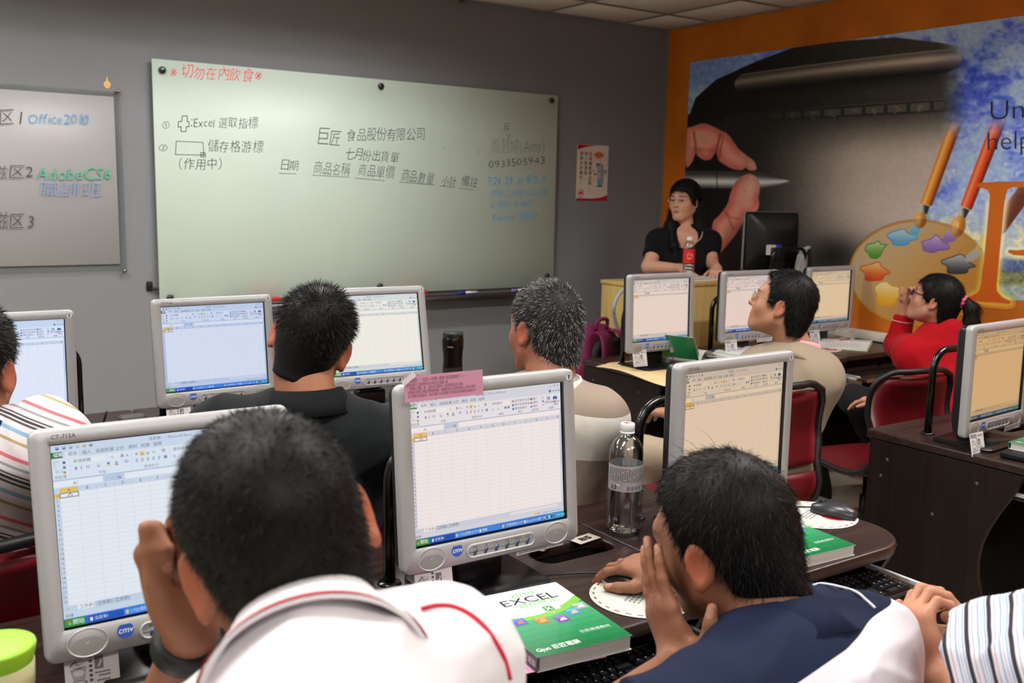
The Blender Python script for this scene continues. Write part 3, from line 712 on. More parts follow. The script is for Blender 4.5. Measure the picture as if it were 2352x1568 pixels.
    over(mixc((214, 190, 130), (180, 150, 70), ss(2240, 2262, x)), ss(1, -1, poly_sd(x, y, cr(Q([(1250, 830), (1290, 720), (1350, 670), (1360, 760), (1300, 860)])))) )
    over((176, 178, 178), ss(1, -1, poly_sd(x, y, cr(Q([(1150, 900), (1240, 810), (1290, 870), (1200, 930)])))) * 0.9)
    # large orange letter with a pale glow
    let = [(1255, 212), (1310, 195), (1500, 190), (1760, 183), (2000, 200), (2200, 300), (2250, 500), (2150, 720), (1900, 850), (1750, 880), (1600, 865), (1548, 838), (1560, 820), (1640, 822), (1760, 806), (1900, 740), (1960, 560), (1930, 380), (1800, 270), (1690, 246), (1600, 238), (1550, 262), (1530, 320), (1505, 500), (1480, 800), (1445, 1120), (1450, 1200), (1500, 1255), (1570, 1290), (1575, 1312), (1540, 1318), (1350, 1300), (1130, 1290), (1130, 1275), (1220, 1240), (1280, 1205), (1298, 1150), (1330, 900), (1365, 560), (1382, 310), (1365, 268), (1300, 245), (1262, 238)]
    lq = Q(let); sd = poly_sd(x, y, lq)
    gl = np.exp(-(np.maximum(sd, 0) / 9.0) ** 2) * 0.8 * ss(430, 470, y); over(mixc((226, 196, 70), (236, 226, 190), ss(2225, 2275, x) * ss(640, 560, y)), gl * (sd > 0))
    cov = np.maximum(cov, (np.maximum(sd, 0) < 14).astype(float) * (y > 600))
    over(mixc((216, 112, 26), (206, 92, 18), ss(500, 700, y)), ss(0.9, -0.9, sd)); cov = np.maximum(cov, ss(0.9, -0.9, sd))
    gain = np.where(inside & (er > 1.02) & (sd > 0), 1.0, 0.0)[:, None]; C = C * (1 + gain * 0.24)
    return np.clip(C, 0, 255), cov
nt_, nz_ = 640, 402
tt = np.linspace(MU_T0, MU_T1, nt_); zz = np.linspace(MU_Z0, MU_Z1, nz_)
TT, ZZ = np.meshgrid(tt, zz, indexing='ij'); mc, mcov = paint_mural(TT.ravel(), ZZ.ravel())
idx = np.arange(nt_ * nz_).reshape(nt_, nz_); qa = np.stack([idx[:-1, :-1], idx[:-1, 1:], idx[1:, 1:], idx[1:, :-1]], -1).reshape(-1, 4)
qa = qa[mcov[qa].mean(1) > 0.5]
used = np.unique(qa); remap = np.full(nt_ * nz_, -1); remap[used] = np.arange(len(used)); qa = remap[qa]
me = bpy.data.meshes.new('mural'); mv = np.stack([np.zeros(len(used)), -TT.ravel()[used], ZZ.ravel()[used]], 1)
me.vertices.add(len(mv)); me.vertices.foreach_set('co', (mv - np.array([0, -1.4, 1.6])).ravel())
me.loops.add(qa.size); me.loops.foreach_set('vertex_index', qa.ravel().astype(np.int32))
me.polygons.add(len(qa)); me.polygons.foreach_set('loop_start', np.arange(0, qa.size, 4, dtype=np.int32)); me.polygons.foreach_set('loop_total', np.full(len(qa), 4, np.int32))
me.update()
at_ = me.color_attributes.new('col', 'FLOAT_COLOR', 'POINT'); at_.data.foreach_set('color', np.c_[lin(mc[used]), np.ones(len(used))].astype(np.float32).ravel())
mural = tag(ob('wall_mural', me, PRINT, None, (-0.002, -1.4, 1.6)), 'large printed mural of a hand drawing on a tablet beside a paint palette', 'mural')
def wall_text(s, p0, p1, h, rgb, off, parent):
    P, F = text2d(s, off, 3); p0 = np.array(p0, float); u = np.array(p1, float) - p0; v = np.array([0.0, -1.0]); k = 1.0 / P[:, 0].max()
    q = [at_x(*(p0 + u * a * k + v * b * h / 0.72), -0.0028) - np.array([-0.002, -1.4, 1.6]) for a, b in P]
    m_ = MB().add(q, F).mesh('lettering', fix=False); return ob('lettering', m_, mat('mural_navy_ink', rgb, rough=0.6), parent)
wall_text('Uni', (2270, 276), (2368, 270), 46, (34, 38, 74), -0.012, mural)
wall_text('help', (2264, 345), (2368, 341), 44, (34, 38, 74), -0.012, mural)

# ------------------------------------------------------------------ spreadsheet picture shown on every screen (built once, shared)
SW, SH = 0.344, 0.2765
def make_screen():
    q = Print(0.00008)
    X = lambda u: (u - 0.5) * SW; Y = lambda v: (0.5 - v) * SH
    def R(u0, v0, u1, v1, c, l=2): q.rect(X(u0), Y(v1), X(u1), Y(v0), c, l)
    def T(s, u, v, h, c, l=5, al='l', off=0.0): q.text(s, X(u), Y(v), h * SH, c, l, al, off, res=1)
    WHT, HDR, GRD, TXT = (252, 252, 252), (218, 228, 240), (226, 230, 237), (104, 110, 126)
    R(0, 0, 1, 1, WHT, 1)
    R(0, 0, 1, 0.075, (222, 232, 243)); R(0, 0.075, 1, 0.195, (240, 245, 251)); R(0, 0.191, 1, 0.195, (178, 194, 214), 3)
    R(0, 0.195, 1, 0.235, (214, 224, 238)); R(0, 0.199, 0.205, 0.232, WHT, 3); R(0.30, 0.199, 0.992, 0.232, WHT, 3)
    T('活頁簿1  -  Microsoft Excel', 0.515, 0.030, 0.017, (110, 116, 134), al='c')
    for k, c in enumerate(((70, 90, 170), (80, 120, 190), (150, 160, 180), (190, 196, 204), (226, 170, 80), (120, 128, 150))):
        u = 0.02 + 0.028 * k; R(u, 0.010, u + 0.013, 0.026, c, 3); R(u + 0.003, 0.012, u + 0.010, 0.017, (245, 247, 250), 4)
    for k in range(3):
        R(0.925 + 0.024 * k, 0.012 + (0.006 if k == 0 else 0), 0.937 + 0.024 * k, 0.022, (150, 160, 180), 3); R(0.928 + 0.024 * k, 0.015, 0.934 + 0.024 * k, 0.020, (228, 236, 245), 4)
        R(0.945 + 0.02 * k, 0.050, 0.955 + 0.02 * k, 0.060, (150, 160, 180), 3)
    q.disc(X(0.925), Y(0.055), 0.0030, (70, 130, 200), 3, n=10)
    R(0, 0.038, 0.046, 0.072, (38, 132, 62), 3); T('檔案', 0.009, 0.062, 0.019, (255, 255, 255), off=0.01)
    R(0.056, 0.040, 0.112, 0.076, (240, 245, 251), 3)
    for s, u in (('常用', 0.068), ('插入', 0.128), ('版面配置', 0.185), ('公式', 0.268), ('資料', 0.325), ('校閱', 0.380), ('檢視', 0.435)): T(s, u, 0.064, 0.019, TXT)
    for u in (0.075, 0.338, 0.508, 0.652, 0.772, 0.860): R(u, 0.084, u + 0.0012, 0.186, (202, 212, 226), 3)
    for s, u in (('剪貼簿', 0.032), ('字型', 0.205), ('對齊方式', 0.42), ('數值', 0.58), ('樣式', 0.712), ('儲存格', 0.815), ('編輯', 0.93)): T(s, u, 0.184, 0.016, (120, 130, 152), al='c')
    R(0.008, 0.086, 0.032, 0.128, (206, 212, 222), 3); R(0.013, 0.094, 0.034, 0.132, (236, 238, 242), 4); T('貼上', 0.012, 0.152, 0.017, (170, 176, 190))
    for k, c in enumerate(((80, 90, 130), (90, 130, 180), (196, 160, 90))): R(0.045, 0.092 + 0.027 * k, 0.056, 0.106 + 0.027 * k, c, 3)
    R(0.085, 0.086, 0.225, 0.112, WHT, 3); T('新細明體', 0.088, 0.107, 0.018, TXT); R(0.238, 0.086, 0.27, 0.112, WHT, 3); T('12', 0.242, 0.107, 0.017, TXT)
    T('A', 0.288, 0.108, 0.022, TXT, off=0.015); T('A', 0.312, 0.108, 0.016, TXT)
    for s, u in (('B', 0.092), ('I', 0.117), ('U', 0.140)): T(s, u, 0.146, 0.020, TXT, off=0.02)
    R(0.185, 0.126, 0.199, 0.146, (190, 196, 208), 3); R(0.187, 0.129, 0.197, 0.135, WHT, 4)
    R(0.228, 0.126, 0.240, 0.138, (120, 140, 180), 3); R(0.226, 0.142, 0.243, 0.147, (240, 214, 60), 3); T('A', 0.262, 0.141, 0.018, (70, 80, 120), off=0.02); R(0.261, 0.143, 0.277, 0.148, (220, 50, 40), 3)
    T('中', 0.302, 0.144, 0.020, (70, 110, 170))
    R(0.372, 0.086, 0.395, 0.114, (250, 206, 110), 3); R(0.373, 0.087, 0.394, 0.113, (255, 226, 160), 4)
    for k in range(3):
        for j in range(3): R(0.352 + 0.025 * k, 0.093 + 0.005 * j + (0.002 * k), 0.364 + 0.025 * k, 0.0955 + 0.005 * j + (0.002 * k), (120, 116, 120), 6)
    for k in range(5):
        for j in range(4): R(0.352 + 0.025 * k, 0.127 + 0.0055 * j, 0.364 + 0.025 * k - 0.004 * (j % 2), 0.1295 + 0.0055 * j, (96, 104, 124) if k < 3 else (90, 120, 180), 3)
    T('≫', 0.428, 0.108, 0.016, TXT); R(0.470, 0.088, 0.488, 0.108, (200, 208, 220), 3); R(0.473, 0.092, 0.484, 0.096, (120, 130, 160), 4); R(0.478, 0.126, 0.494, 0.146, (170, 186, 214), 3); R(0.482, 0.132, 0.490, 0.140, (90, 120, 190), 4)
    R(0.516, 0.086, 0.642, 0.112, WHT, 3); T('通用格式', 0.520, 0.107, 0.018, TXT); T('$  -  %  ,', 0.522, 0.146, 0.017, TXT); R(0.605, 0.128, 0.618, 0.144, (120, 140, 180), 3); R(0.626, 0.128, 0.639, 0.144, (120, 140, 180), 3)
    for k, s in enumerate(('設定格式化的條件', '格式化為表格', '儲存格樣式')): T(s, 0.675, 0.104 + 0.027 * k, 0.0165, TXT); R(0.658, 0.090 + 0.027 * k, 0.671, 0.106 + 0.027 * k, (96, 140, 200) if k else (180, 150, 150), 3)
    for k, s in enumerate(('插入', '刪除', '格式')): T(s, 0.802, 0.104 + 0.027 * k, 0.0165, TXT); R(0.784, 0.091 + 0.027 * k, 0.797, 0.105 + 0.027 * k, (130, 150, 190) if k != 1 else (200, 120, 110), 3)
    T('Σ', 0.866, 0.105, 0.018, TXT); R(0.867, 0.116, 0.880, 0.130, (110, 150, 210), 3); R(0.867, 0.143, 0.880, 0.155, (220, 190, 190), 3)
    T('A', 0.898, 0.104, 0.018, (90, 70, 140), off=0.01); T('Z', 0.898, 0.122, 0.018, (70, 100, 170), off=0.01); R(0.913, 0.094, 0.921, 0.118, (110, 120, 140), 3)
    q.disc(X(0.952), Y(0.108), 0.0026, (50, 90, 170), 3, 0.0036, 8); q.disc(X(0.968), Y(0.108), 0.0026, (50, 90, 170), 3, 0.0036, 8); R(0.952, 0.094, 0.968, 0.104, (70, 110, 190), 4)
    T('排序與篩選', 0.884, 0.142, 0.0155, TXT); T('尋找與', 0.945, 0.142, 0.0155, TXT); T('選取', 0.950, 0.162, 0.0155, TXT)
    T('A1', 0.09, 0.225, 0.019, TXT, al='c'); R(0.212, 0.202, 0.290, 0.230, (200, 213, 232), 3); T('fx', 0.285, 0.226, 0.020, (70, 80, 110), al='r')
    # column heads, row numbers and the grid
    c0, cw, g0, rp, nrow = 0.0235, 0.0762, 0.266, 0.0264, 23
    R(0, 0.2365, 0.985, g0, HDR, 2); R(0, g0, c0, 0.885, HDR, 2)
    R(c0, 0.2365, c0 + cw, g0, (246, 206, 106), 3); R(0, g0, c0, g0 + rp, (246, 206, 106), 3)
    for k in range(13):
        T('ABCDEFGHIJKLM'[k], c0 + cw * (k + 0.5), 0.259, 0.019, (90, 96, 116), al='c')
        u = c0 + cw * k; R(u - 0.0007, g0, u + 0.0007, 0.885, GRD, 3); R(u - 0.0007, 0.24, u + 0.0007, g0, (178, 192, 212), 4)
    for k in range(nrow + 1):
        v = g0 + rp * k; R(c0, v - 0.0009, 0.985, v + 0.0009, GRD, 3)
        if k < nrow: T(str(k + 1), c0 * 0.5, v + rp * 0.78, 0.017, (90, 96, 116), al='c')
    for (a, b, c, d) in ((c0, g0, c0 + cw, g0 + 0.0035), (c0, g0 + rp - 0.0035, c0 + cw, g0 + rp), (c0 - .001, g0, c0 + 0.002, g0 + rp), (c0 + cw - 0.002, g0, c0 + cw + .001, g0 + rp)): R(a, b, c, d, (46, 46, 50), 5)
    u, v = c0 + cw * 0.55, g0 + rp * 0.6
    R(u - 0.010, v - 0.004, u + 0.010, v + 0.004, (40, 40, 44), 6); R(u - 0.004, v - 0.011, u + 0.004, v + 0.011, (40, 40, 44), 6); R(u - 0.008, v - 0.0022, u + 0.008, v + 0.0022, WHT, 7); R(u - 0.0022, v - 0.009, u + 0.0022, v + 0.009, WHT, 7)
    R(0.985, 0.236, 1, 0.885, (222, 230, 241), 2); R(0.987, 0.30, 0.998, 0.60, (206, 216, 232), 3)
    R(0, 0.885, 1, 0.922, (214, 224, 238), 2)
    for k, s in enumerate(('工作表1', '工作表2', '工作表3')): R(0.060 + 0.075 * k, 0.888, 0.130 + 0.075 * k, 0.916, WHT if k == 0 else (200, 212, 230), 3); T(s, 0.067 + 0.075 * k, 0.910, 0.018, TXT)
    T('◂ ▸', 0.012, 0.908, 0.014, TXT); R(0.62, 0.892, 0.96, 0.914, (236, 241, 248), 3)
    R(0, 0.922, 1, 0.953, (220, 229, 241), 2); T('就緒', 0.006, 0.946, 0.017, TXT); R(0.79, 0.928, 0.806, 0.948, (250, 206, 120), 3); R(0.812, 0.930, 0.824, 0.946, (180, 190, 206), 3); T('100%', 0.845, 0.946, 0.016, TXT); R(0.89, 0.937, 0.985, 0.940, (150, 160, 180), 3)
    R(0, 0.953, 1, 1, (42, 110, 214), 2); R(0, 0.953, 1, 0.958, (90, 150, 240), 3); R(0, 0.955, 0.088, 1, (58, 150, 62), 4); T('開始', 0.034, 0.987, 0.024, (230, 248, 230), off=0.01)
    for k, c in enumerate(((226, 90, 50), (110, 180, 70), (80, 130, 220), (240, 200, 70))): R(0.010 + 0.009 * (k % 2), 0.966 + 0.012 * (k // 2), 0.018 + 0.009 * (k % 2), 0.976 + 0.012 * (k // 2), c, 5)
    for k, (s, c) in enumerate((('活頁簿1', (26, 84, 190)), ('1-7(2)習題-DCTT..', (64, 146, 234)), ('講義', (64, 146, 234)), ('1.作業練習-DCTT..', (64, 146, 234)), ('Excel 2010(第一堂)', (64, 146, 234)))):
        u = 0.100 + 0.152 * k; R(u, 0.961, u + 0.148, 0.997, c, 4); R(u + 0.006, 0.969, u + 0.018, 0.990, (230, 236, 220) if k % 2 == 0 else (240, 206, 120), 5); T(s, u + 0.024, 0.986, 0.017, (232, 240, 250))
    R(0.865, 0.955, 1, 1, (40, 170, 226), 4)
    for k, c in enumerate(((60, 80, 190), (220, 230, 240), (60, 60, 160), (190, 60, 50))): R(0.872 + 0.016 * k, 0.970, 0.883 + 0.016 * k, 0.988, c, 5)
    T('下午 02:41', 0.940, 0.986, 0.016, (225, 244, 250))
    return q.mesh('screen')
SCR = make_screen()

# ------------------------------------------------------------------ monitor parts (origin at the middle of the screen, facing -y)
OW, OT, OB = 0.404, 0.1655, -0.188
def oring(w, t, b, r, y, n=6):
    return [(x, y, z) for x, z in rrect(w, t - b, r, n, 0, (t + b) / 2)]
IW, IT, IB = 0.344, 0.1385, -0.1385
def make_bezel():
    b = MB()
    b.loft([oring(OW - 0.004, OT - .002, OB + .002, 0.014, 0.022), oring(OW, OT, OB, 0.016, 0.018), oring(OW, OT, OB, 0.016, 0.003), oring(OW - 0.006, OT - 0.003, OB + 0.003, 0.014, -0.001),
            oring(IW + 0.014, IT + 0.007, IB - 0.007, 0.004, -0.003), oring(IW + 0.004, IT + 0.002, IB - 0.002, 0.002, 0.000)], mi=0)
    b.loft([oring(IW + 0.004, IT + 0.002, IB - 0.002, 0.002, 0.000), oring(IW + 0.003, IT + 0.0015, IB - 0.0015, 0.002, 0.0095)], mi=1, smooth=False)
    b.box((0, -0.00225, -0.168), (0.14, 0.0012, 0.0012), mi=2)
    return smooth_angle(b.mesh('bezel'), 50)
BEZEL = make_bezel()
for m_ in (SILVER, BLACKG, SILVERD): BEZEL.materials.append(m_)
b = MB(); b.loft([oring(OW - 0.010, OT - 0.005, OB + 0.005, 0.014, 0.018), oring(OW - 0.010, OT - 0.005, OB + 0.005, 0.014, 0.040), oring(OW - 0.030, OT - 0.012, OB + 0.03, 0.02, 0.052), oring(0.26, 0.10, -0.10, 0.03, 0.058), oring(0.22, 0.07, -0.09, 0.03, 0.075)], cap0=True, cap1=True)
BACK = smooth_angle(b.mesh('back_housing'), 50); BACK.materials.append(BLACKP)
# speaker: raised oval rim with a finely perforated dished plate
def make_speaker():
    b = MB(); a = np.linspace(0, 2 * PI, 40, endpoint=False)
    def ring(rx, rz, y): return np.stack([rx * np.cos(a), np.full(40, y), rz * np.sin(a)], 1)
    b.loft([ring(0.0305, 0.0225, 0.001), ring(0.0300, 0.0220, -0.0012), ring(0.0285, 0.0207, -0.0014), ring(0.0275, 0.0198, 0.0002)], mi=0)
    b.loft([ring(0.0275, 0.0198, 0.0002), ring(0.016, 0.0115, -0.0004), ring(0.0002, 0.0002, -0.0006)], mi=1)
    return b.mesh('speaker_grille')
def perforated():
    m = mat('perforated_speaker', (158, 158, 154), rough=0.5, metal=0.15); nt = m.node_tree; N = nt.nodes; L = nt.links
    tc = N.new('ShaderNodeTexCoord'); sp = N.new('ShaderNodeSeparateXYZ'); L.new(tc.outputs['Object'], sp.inputs[0])
    def M(op, a, b=None):
        n = N.new('ShaderNodeMath'); n.operation = op
        for i, q in enumerate((a, b)):
            if q is None: continue
            if isinstance(q, (int, float)): n.inputs[i].default_value = q
            else: L.new(q, n.inputs[i])
        return n.outputs[0]
    zz = M('MULTIPLY', sp.outputs['Z'], 1.385); r = M('SQRT', M('ADD', M('MULTIPLY', sp.outputs['X'], sp.outputs['X']), M('MULTIPLY', zz, zz)))
    ph = M('MULTIPLY', r, 1.0 / 0.0026); fr = M('ABSOLUTE', M('SUBTRACT', M('FRACT', ph), 0.5)); an = M('ARCTAN2', zz, sp.outputs['X'])
    n_ = M('MULTIPLY', M('FLOOR', ph), 1.0); fa = M('ABSOLUTE', M('SUBTRACT', M('FRACT', M('MULTIPLY', an, M('MULTIPLY', n_, 0.955))), 0.5))
    hole = M('MULTIPLY', M('LESS_THAN', fr, 0.24), M('LESS_THAN', fa, 0.32)); hole = M('MULTIPLY', hole, M('LESS_THAN', r, 0.0262))
    mx = N.new('ShaderNodeMix'); mx.data_type = 'RGBA'; mx.inputs['A'].default_value = (*lin((166, 165, 161)), 1); mx.inputs['B'].default_value = (*lin((62, 61, 60)), 1)
    L.new(hole, mx.inputs['Factor']); L.new(mx.outputs['Result'], N['Principled BSDF'].inputs['Base Color']); return m
SPK = make_speaker(); SPK.materials.append(SILVER); SPK.materials.append(perforated())
b = MB(); P0 = lambda w, h, y: [(x, y, z) for x, z in rrect(w, h, h / 2 - 0.0005, 8)]
b.loft([P0(0.160, 0.029, 0.0005), P0(0.158, 0.027, -0.0022), P0(0.152, 0.0215, -0.0026), P0(0.150, 0.0195, -0.0004)]); b.add(P0(0.150, 0.0195, -0.0004), [tuple(range(36))], 0)
PILL = b.mesh('button_panel'); PILL.materials.append(SILVER)
b = MB(); b.lathe([(0.0, -0.002), (0.0028, -0.0016), (0.0034, 0.0006)], 14, R=RY(0.5) @ RX(PI / 2), sx=1.0, sy=2.1)
BTN = b.mesh('button'); BTN.materials.append(mat('blue_grey_button', (72, 82, 122), rough=0.2, metal=0.3))
def badge(kind):
    q = Print()
    if kind == 'logo':
        q.disc(0, 0, 0.0125, (52, 88, 178), 2, 0.0118); q.text('cmv', 0, -0.0036, 0.0105, (226, 230, 240), 3, 'c', 0.01, shear=0.25)
    elif kind == 'round':
        q.disc(0, 0, 0.0088, (120, 70, 72), 2); q.disc(0, 0, 0.0080, (214, 206, 204), 3); q.poly([(-0.0035, 0.004), (0.0035, 0.004), (0.002, -0.001), (0.002, -0.005), (-0.002, -0.005), (-0.002, -0.001)], (58, 104, 150), 4)
    elif kind == 'model':
        q.text('CT-712A', 0, 0, 0.0072, (70, 70, 74), 2, 'l', 0.006)
    elif kind == 'names':
        for k, s in enumerate(('Menu', '-/◗', '+/☼', 'Tune', 'Auto/Exit', 'Power')): q.text(s, -0.060 + 0.0242 * k, 0.0, 0.0034, (90, 90, 94), 2, 'c', 0.003)
    return q.mesh(kind)
LOGO, RBADGE, MODEL, BNAMES = badge('logo'), badge('round'), badge('model'), badge('names')
for m_ in (LOGO, RBADGE, MODEL, BNAMES): m_.materials.append(PRINT)
STAND = MB()
def note_mesh(w, h, kind):
    """curled paper slip hanging by its top edge; print on the front"""
    q = Print(0.0002)
    if kind == 'coupon':
        q.rect(-w / 2, -h, w / 2, 0, (222, 220, 222), 0); G = (92, 90, 92)
        q.rect(-w * 0.44, -h * 0.22, -w * 0.02, -h * 0.06, (120, 118, 120), 1)
        for k in range(6): q.rect(-w * 0.38 + 0.055 * w * k, -h * 0.17, -w * 0.345 + 0.055 * w * k, -h * 0.11, (190, 188, 190), 2)
        # cup with whipped top
        q.poly([(-w * 0.40, -h * 0.48), (-w * 0.10, -h * 0.45), (-w * 0.14, -h * 0.74), (-w * 0.34, -h * 0.76)], (176, 174, 176), 1)
        q.disc(-w * 0.25, -h * 0.58, w * 0.10, (224, 222, 224), 2, h * 0.065); q.disc(-w * 0.26, -h * 0.79, w * 0.17, (128, 126, 128), 1, h * 0.055); q.disc(-w * 0.26, -h * 0.78, w * 0.13, (206, 204, 206), 2, h * 0.03)
        q.disc(-w * 0.25, -h * 0.40, w * 0.13, (206, 204, 206), 1, h * 0.09); q.disc(-w * 0.24, -h * 0.36, w * 0.07, (150, 148, 150), 2, h * 0.06); q.disc(-w * 0.23, -h * 0.35, w * 0.05, (216, 214, 216), 3, h * 0.04)
        q.line(-w * 0.40, -h * 0.42, -w * 0.30, -h * 0.30, 0.002, G, 2)
        for j in range(6): q.rect(-w * 0.055, -h * (0.30 + 0.10 * j), w * 0.005, -h * (0.24 + 0.10 * j), G, 1)
        q.rect(w * 0.05, -h * 0.56, w * 0.21, -h * 0.28, (120, 118, 120), 1); q.poly([(w * 0.08, -h * 0.53), (w * 0.13, -h * 0.44), (w * 0.17, -h * 0.34), (w * 0.19, -h * 0.40), (w * 0.15, -h * 0.50)], (206, 204, 206), 2)
        for y_, n_, x0_ in ((0.09, 10, 0.05), (0.15, 11, 0.05), (0.62, 8, 0.05), (0.69, 6, 0.12), (0.79, 7, 0.08)):
            for k in range(n_): q.rect(w * (x0_ + 0.036 * k), -h * (y_ + 0.035), w * (x0_ + 0.036 * k + 0.027), -h * y_, G, 1)
        for k in range(15): q.rect(-w * 0.44 + w * 0.058 * k, -h * 0.945, -w * 0.405 + w * 0.058 * k, -h * 0.90, G, 1)
    elif kind == 'strip':
        q.rect(-w / 2, -h, w / 2, 0, (224, 223, 225), 0)
        for j in range(3):
            for k in range(26 if j < 2 else 17): q.rect(-w * 0.47 + w * 0.0355 * k, -h * (0.36 + 0.25 * j), -w * 0.447 + w * 0.0355 * k, -h * (0.20 + 0.25 * j), (112, 110, 114), 1)
    elif kind == 'pink':
        q.rect(-w / 2, -h, w / 2, 0, (238, 168, 200), 0); C = (140, 78, 118)
        q.text('•••好消息！！巨匠1+1伴讀小書僮介紹活動開跑了~•••', -w * 0.47, -h * 0.24, h * 0.13, C, 1, width=w * 0.74, res=1)
        for j, (s, x0, wd) in enumerate((('◎即日起凡介紹親朋好友至學位巨匠電腦上課，', -0.47, 0.52), ('即贈線上電腦、美、日語全系列課程卡一張(總課程高達10萬堂)', -0.44, 0.68), ('◎親朋好友報名享親友同時優惠專案，並贈數位線上英語家教及Acer平板小筆電!', -0.46, 0.86), ('◎介紹親友完成報名者，介紹人再享1000元再進修介紹獎金', -0.46, 0.60))):
            q.text(s, w * x0, -h * (0.40 + 0.145 * j), h * 0.115, C, 1, width=w * wd, res=1)
        q.text('巨匠電腦祝您學習成功^v^', w * 0.14, -h * 0.835, h * 0.105, C, 1, width=w * 0.27, res=1)
    elif kind == 'inventory':
        q.rect(-w / 2, -h, w / 2, 0, (206, 200, 190), 0)
        for k in range(9): q.rect(-w * 0.4 + w * 0.09 * k, -h * 0.7, -w * 0.34 + w * 0.09 * k, -h * 0.4, (150, 146, 140), 1)
    m_ = q.mb
    rear = [(-w / 2, 0.0004, -h), (w / 2, 0.0004, -h), (w / 2, 0.0004, 0), (-w / 2, 0.0004, 0)]
    m_.add(rear, [(3, 2, 1, 0)], 0, False, (214, 212, 212))
    me_ = m_.mesh(kind, fix=False); me_.materials.append(PRINT); return me_
COUPON, STRIPN, PINKN, INVN = note_mesh(0.078, 0.072, 'coupon'), note_mesh(0.118, 0.019, 'strip'), note_mesh(0.165, 0.047, 'pink'), note_mesh(0.046, 0.014, 'inventory')
DESKZ = 0.75
SEATN = mat('stand_black', (16, 16, 17), rough=0.3)
def monitor(x, y, z, tilt, yaw, tint, label, detail=True, notes=True, group='classroom monitors'):
    x += OX; y += OY
    t = empty('monitor', (x, y + 0.05, DESKZ + 0.0005), math.radians(yaw), label, 'monitor', group)
    h = z - DESKZ; rot = (-math.radians(tilt), 0, 0); lo = V3(0, -0.05, h)
    def sub(name, me_, parent, p, r=(0, 0, 0), m=None): return ob(name, me_, m, parent, p, r)
    bz = ob('bezel', BEZEL, None, t, lo, rot)
    ob('back_housing', BACK, None, t, lo, rot)
    sc = ob('screen', SCR, SCREEN, t, lo + V3(*(RX(rot[0]) @ V3(0, 0.009, 0))), rot); sc.color = (*lin(tint), 1.0)
    for sx in (-1, 1): sub('speaker_grille', SPK, bz, (sx * 0.143, -0.0020, -0.1645))
    pl = sub('button_panel', PILL, bz, (0.012, -0.0018, -0.166))
    if detail:
        for k in range(6): sub('button', BTN, bz, (0.012 - 0.060 + 0.0242 * k, -0.0025, -0.1685))
        sub('button_lettering', BNAMES, bz, (0.012, -0.0030, -0.160)); sub('maker_logo', LOGO, bz, (-0.088, -0.0026, -0.158))
        sub('model_lettering', MODEL, bz, (-0.172, -0.0026, 0.1485)); sub('round_badge', RBADGE, bz, (0.186, -0.0026, 0.150))
    n = MB(); n.box((0, 0.035, h - 0.165), (0.10, 0.035, 0.14), 0.008); n.box((0, 0.02, 0.035), (0.11, 0.06, 0.07), 0.01); ob('stand_neck', n.mesh('stand_neck'), SEATN, t)
    n = MB(); n.loft([[(u, v, 0.0) for u, v in rrect(0.25, 0.20, 0.03, 6)], [(u, v, 0.008) for u, v in rrect(0.25, 0.20, 0.03, 6)], [(u, v, 0.013) for u, v in rrect(0.236, 0.186, 0.026, 6)]], cap0=True, cap1=True)
    ob('stand_base', smooth_angle(n.mesh('stand_base')), SEATN, t)
    if notes:
        ob('coupon_slip', COUPON, None, t, lo + V3(-0.135, -0.006, -0.176), (-0.22, 0, -0.06)); ob('notice_strip', STRIPN, None, t, lo + V3(0.115, -0.006, -0.181), (0.12, 0, 0.03))
    return t
mons = []
MON = [
 (-4.190, -3.421, 0.998, 11.0, -1.0, (226, 232, 240), 'grey monitor at lower left with the watch-wearing man in front of it', True),
 (-3.590, -3.435, 1.012, 5.5, -0.8, (240, 229, 227), 'grey monitor with a pink notice taped to its upper left corner', True),
 (-2.898, -3.418, 0.995, 0.5, 2.0, (222, 196, 168), 'grey monitor with a peach screen in front of the beige jacket man', True),
 (-1.564, -3.304, 0.988, 0.5, 4.2, (206, 168, 120), 'grey monitor at the right edge on the desk across the aisle', True),
 (-3.605, -1.770, 1.004, 5.8, 1.8, (212, 220, 240), 'grey monitor with a bluish screen left of the spiky haired man', True),
 (-3.070, -1.888, 1.028, 11.0, -1.9, (240, 236, 226), 'grey monitor with an ivory screen right of the spiky haired man', True),
 (-4.249, -1.830, 0.990, -1.5, 0.0, (226, 233, 250), 'grey monitor at the left edge in front of the striped shirt man', True),
 (-1.553, -1.715, 1.019, 1.9, 0.3, (232, 210, 196), 'grey monitor nearest the maroon backpack, behind the raised green book', True),
 (-0.868, -1.623, 1.007, 0.4, 0.0, (230, 206, 194), 'grey monitor beside the lectern, partly hidden by the beige jacket man', True),
 (-0.164, -1.563, 1.006, 0.2, 1.5, (222, 192, 156), 'grey monitor against the painted palette on the orange wall', True)]
for a in MON:
    mons.append(monitor(a[0], a[1], a[2], a[3], a[4], a[5], a[6], a[7]))
# pink notice in a clear sleeve, taped on the second monitor; the sleeve stands a little above the bezel
lo2 = V3(0, -0.05, MON[1][2] - DESKZ)
ob('pink_notice', PINKN, None, mons[1], lo2 + V3(-0.116, -0.010, 0.186), (-0.09, 0, 0))
ob('clear_sleeve', MB().box((0, -0.0006, -0.021), (0.180, 0.0004, 0.058)).mesh('clear_sleeve'), TAPE, mons[1], lo2 + V3(-0.112, -0.0104, 0.186), (-0.09, 0, 0))
ob('tape_strip', MB().box((0, 0, 0), (0.030, 0.0003, 0.010), R=RY(-0.6)).mesh('tape_strip'), mat('milky_tape', (232, 228, 232), rough=0.3, alpha=0.75), mons[1], lo2 + V3(-0.190, -0.0125, 0.182), (-0.09, 0, 0))

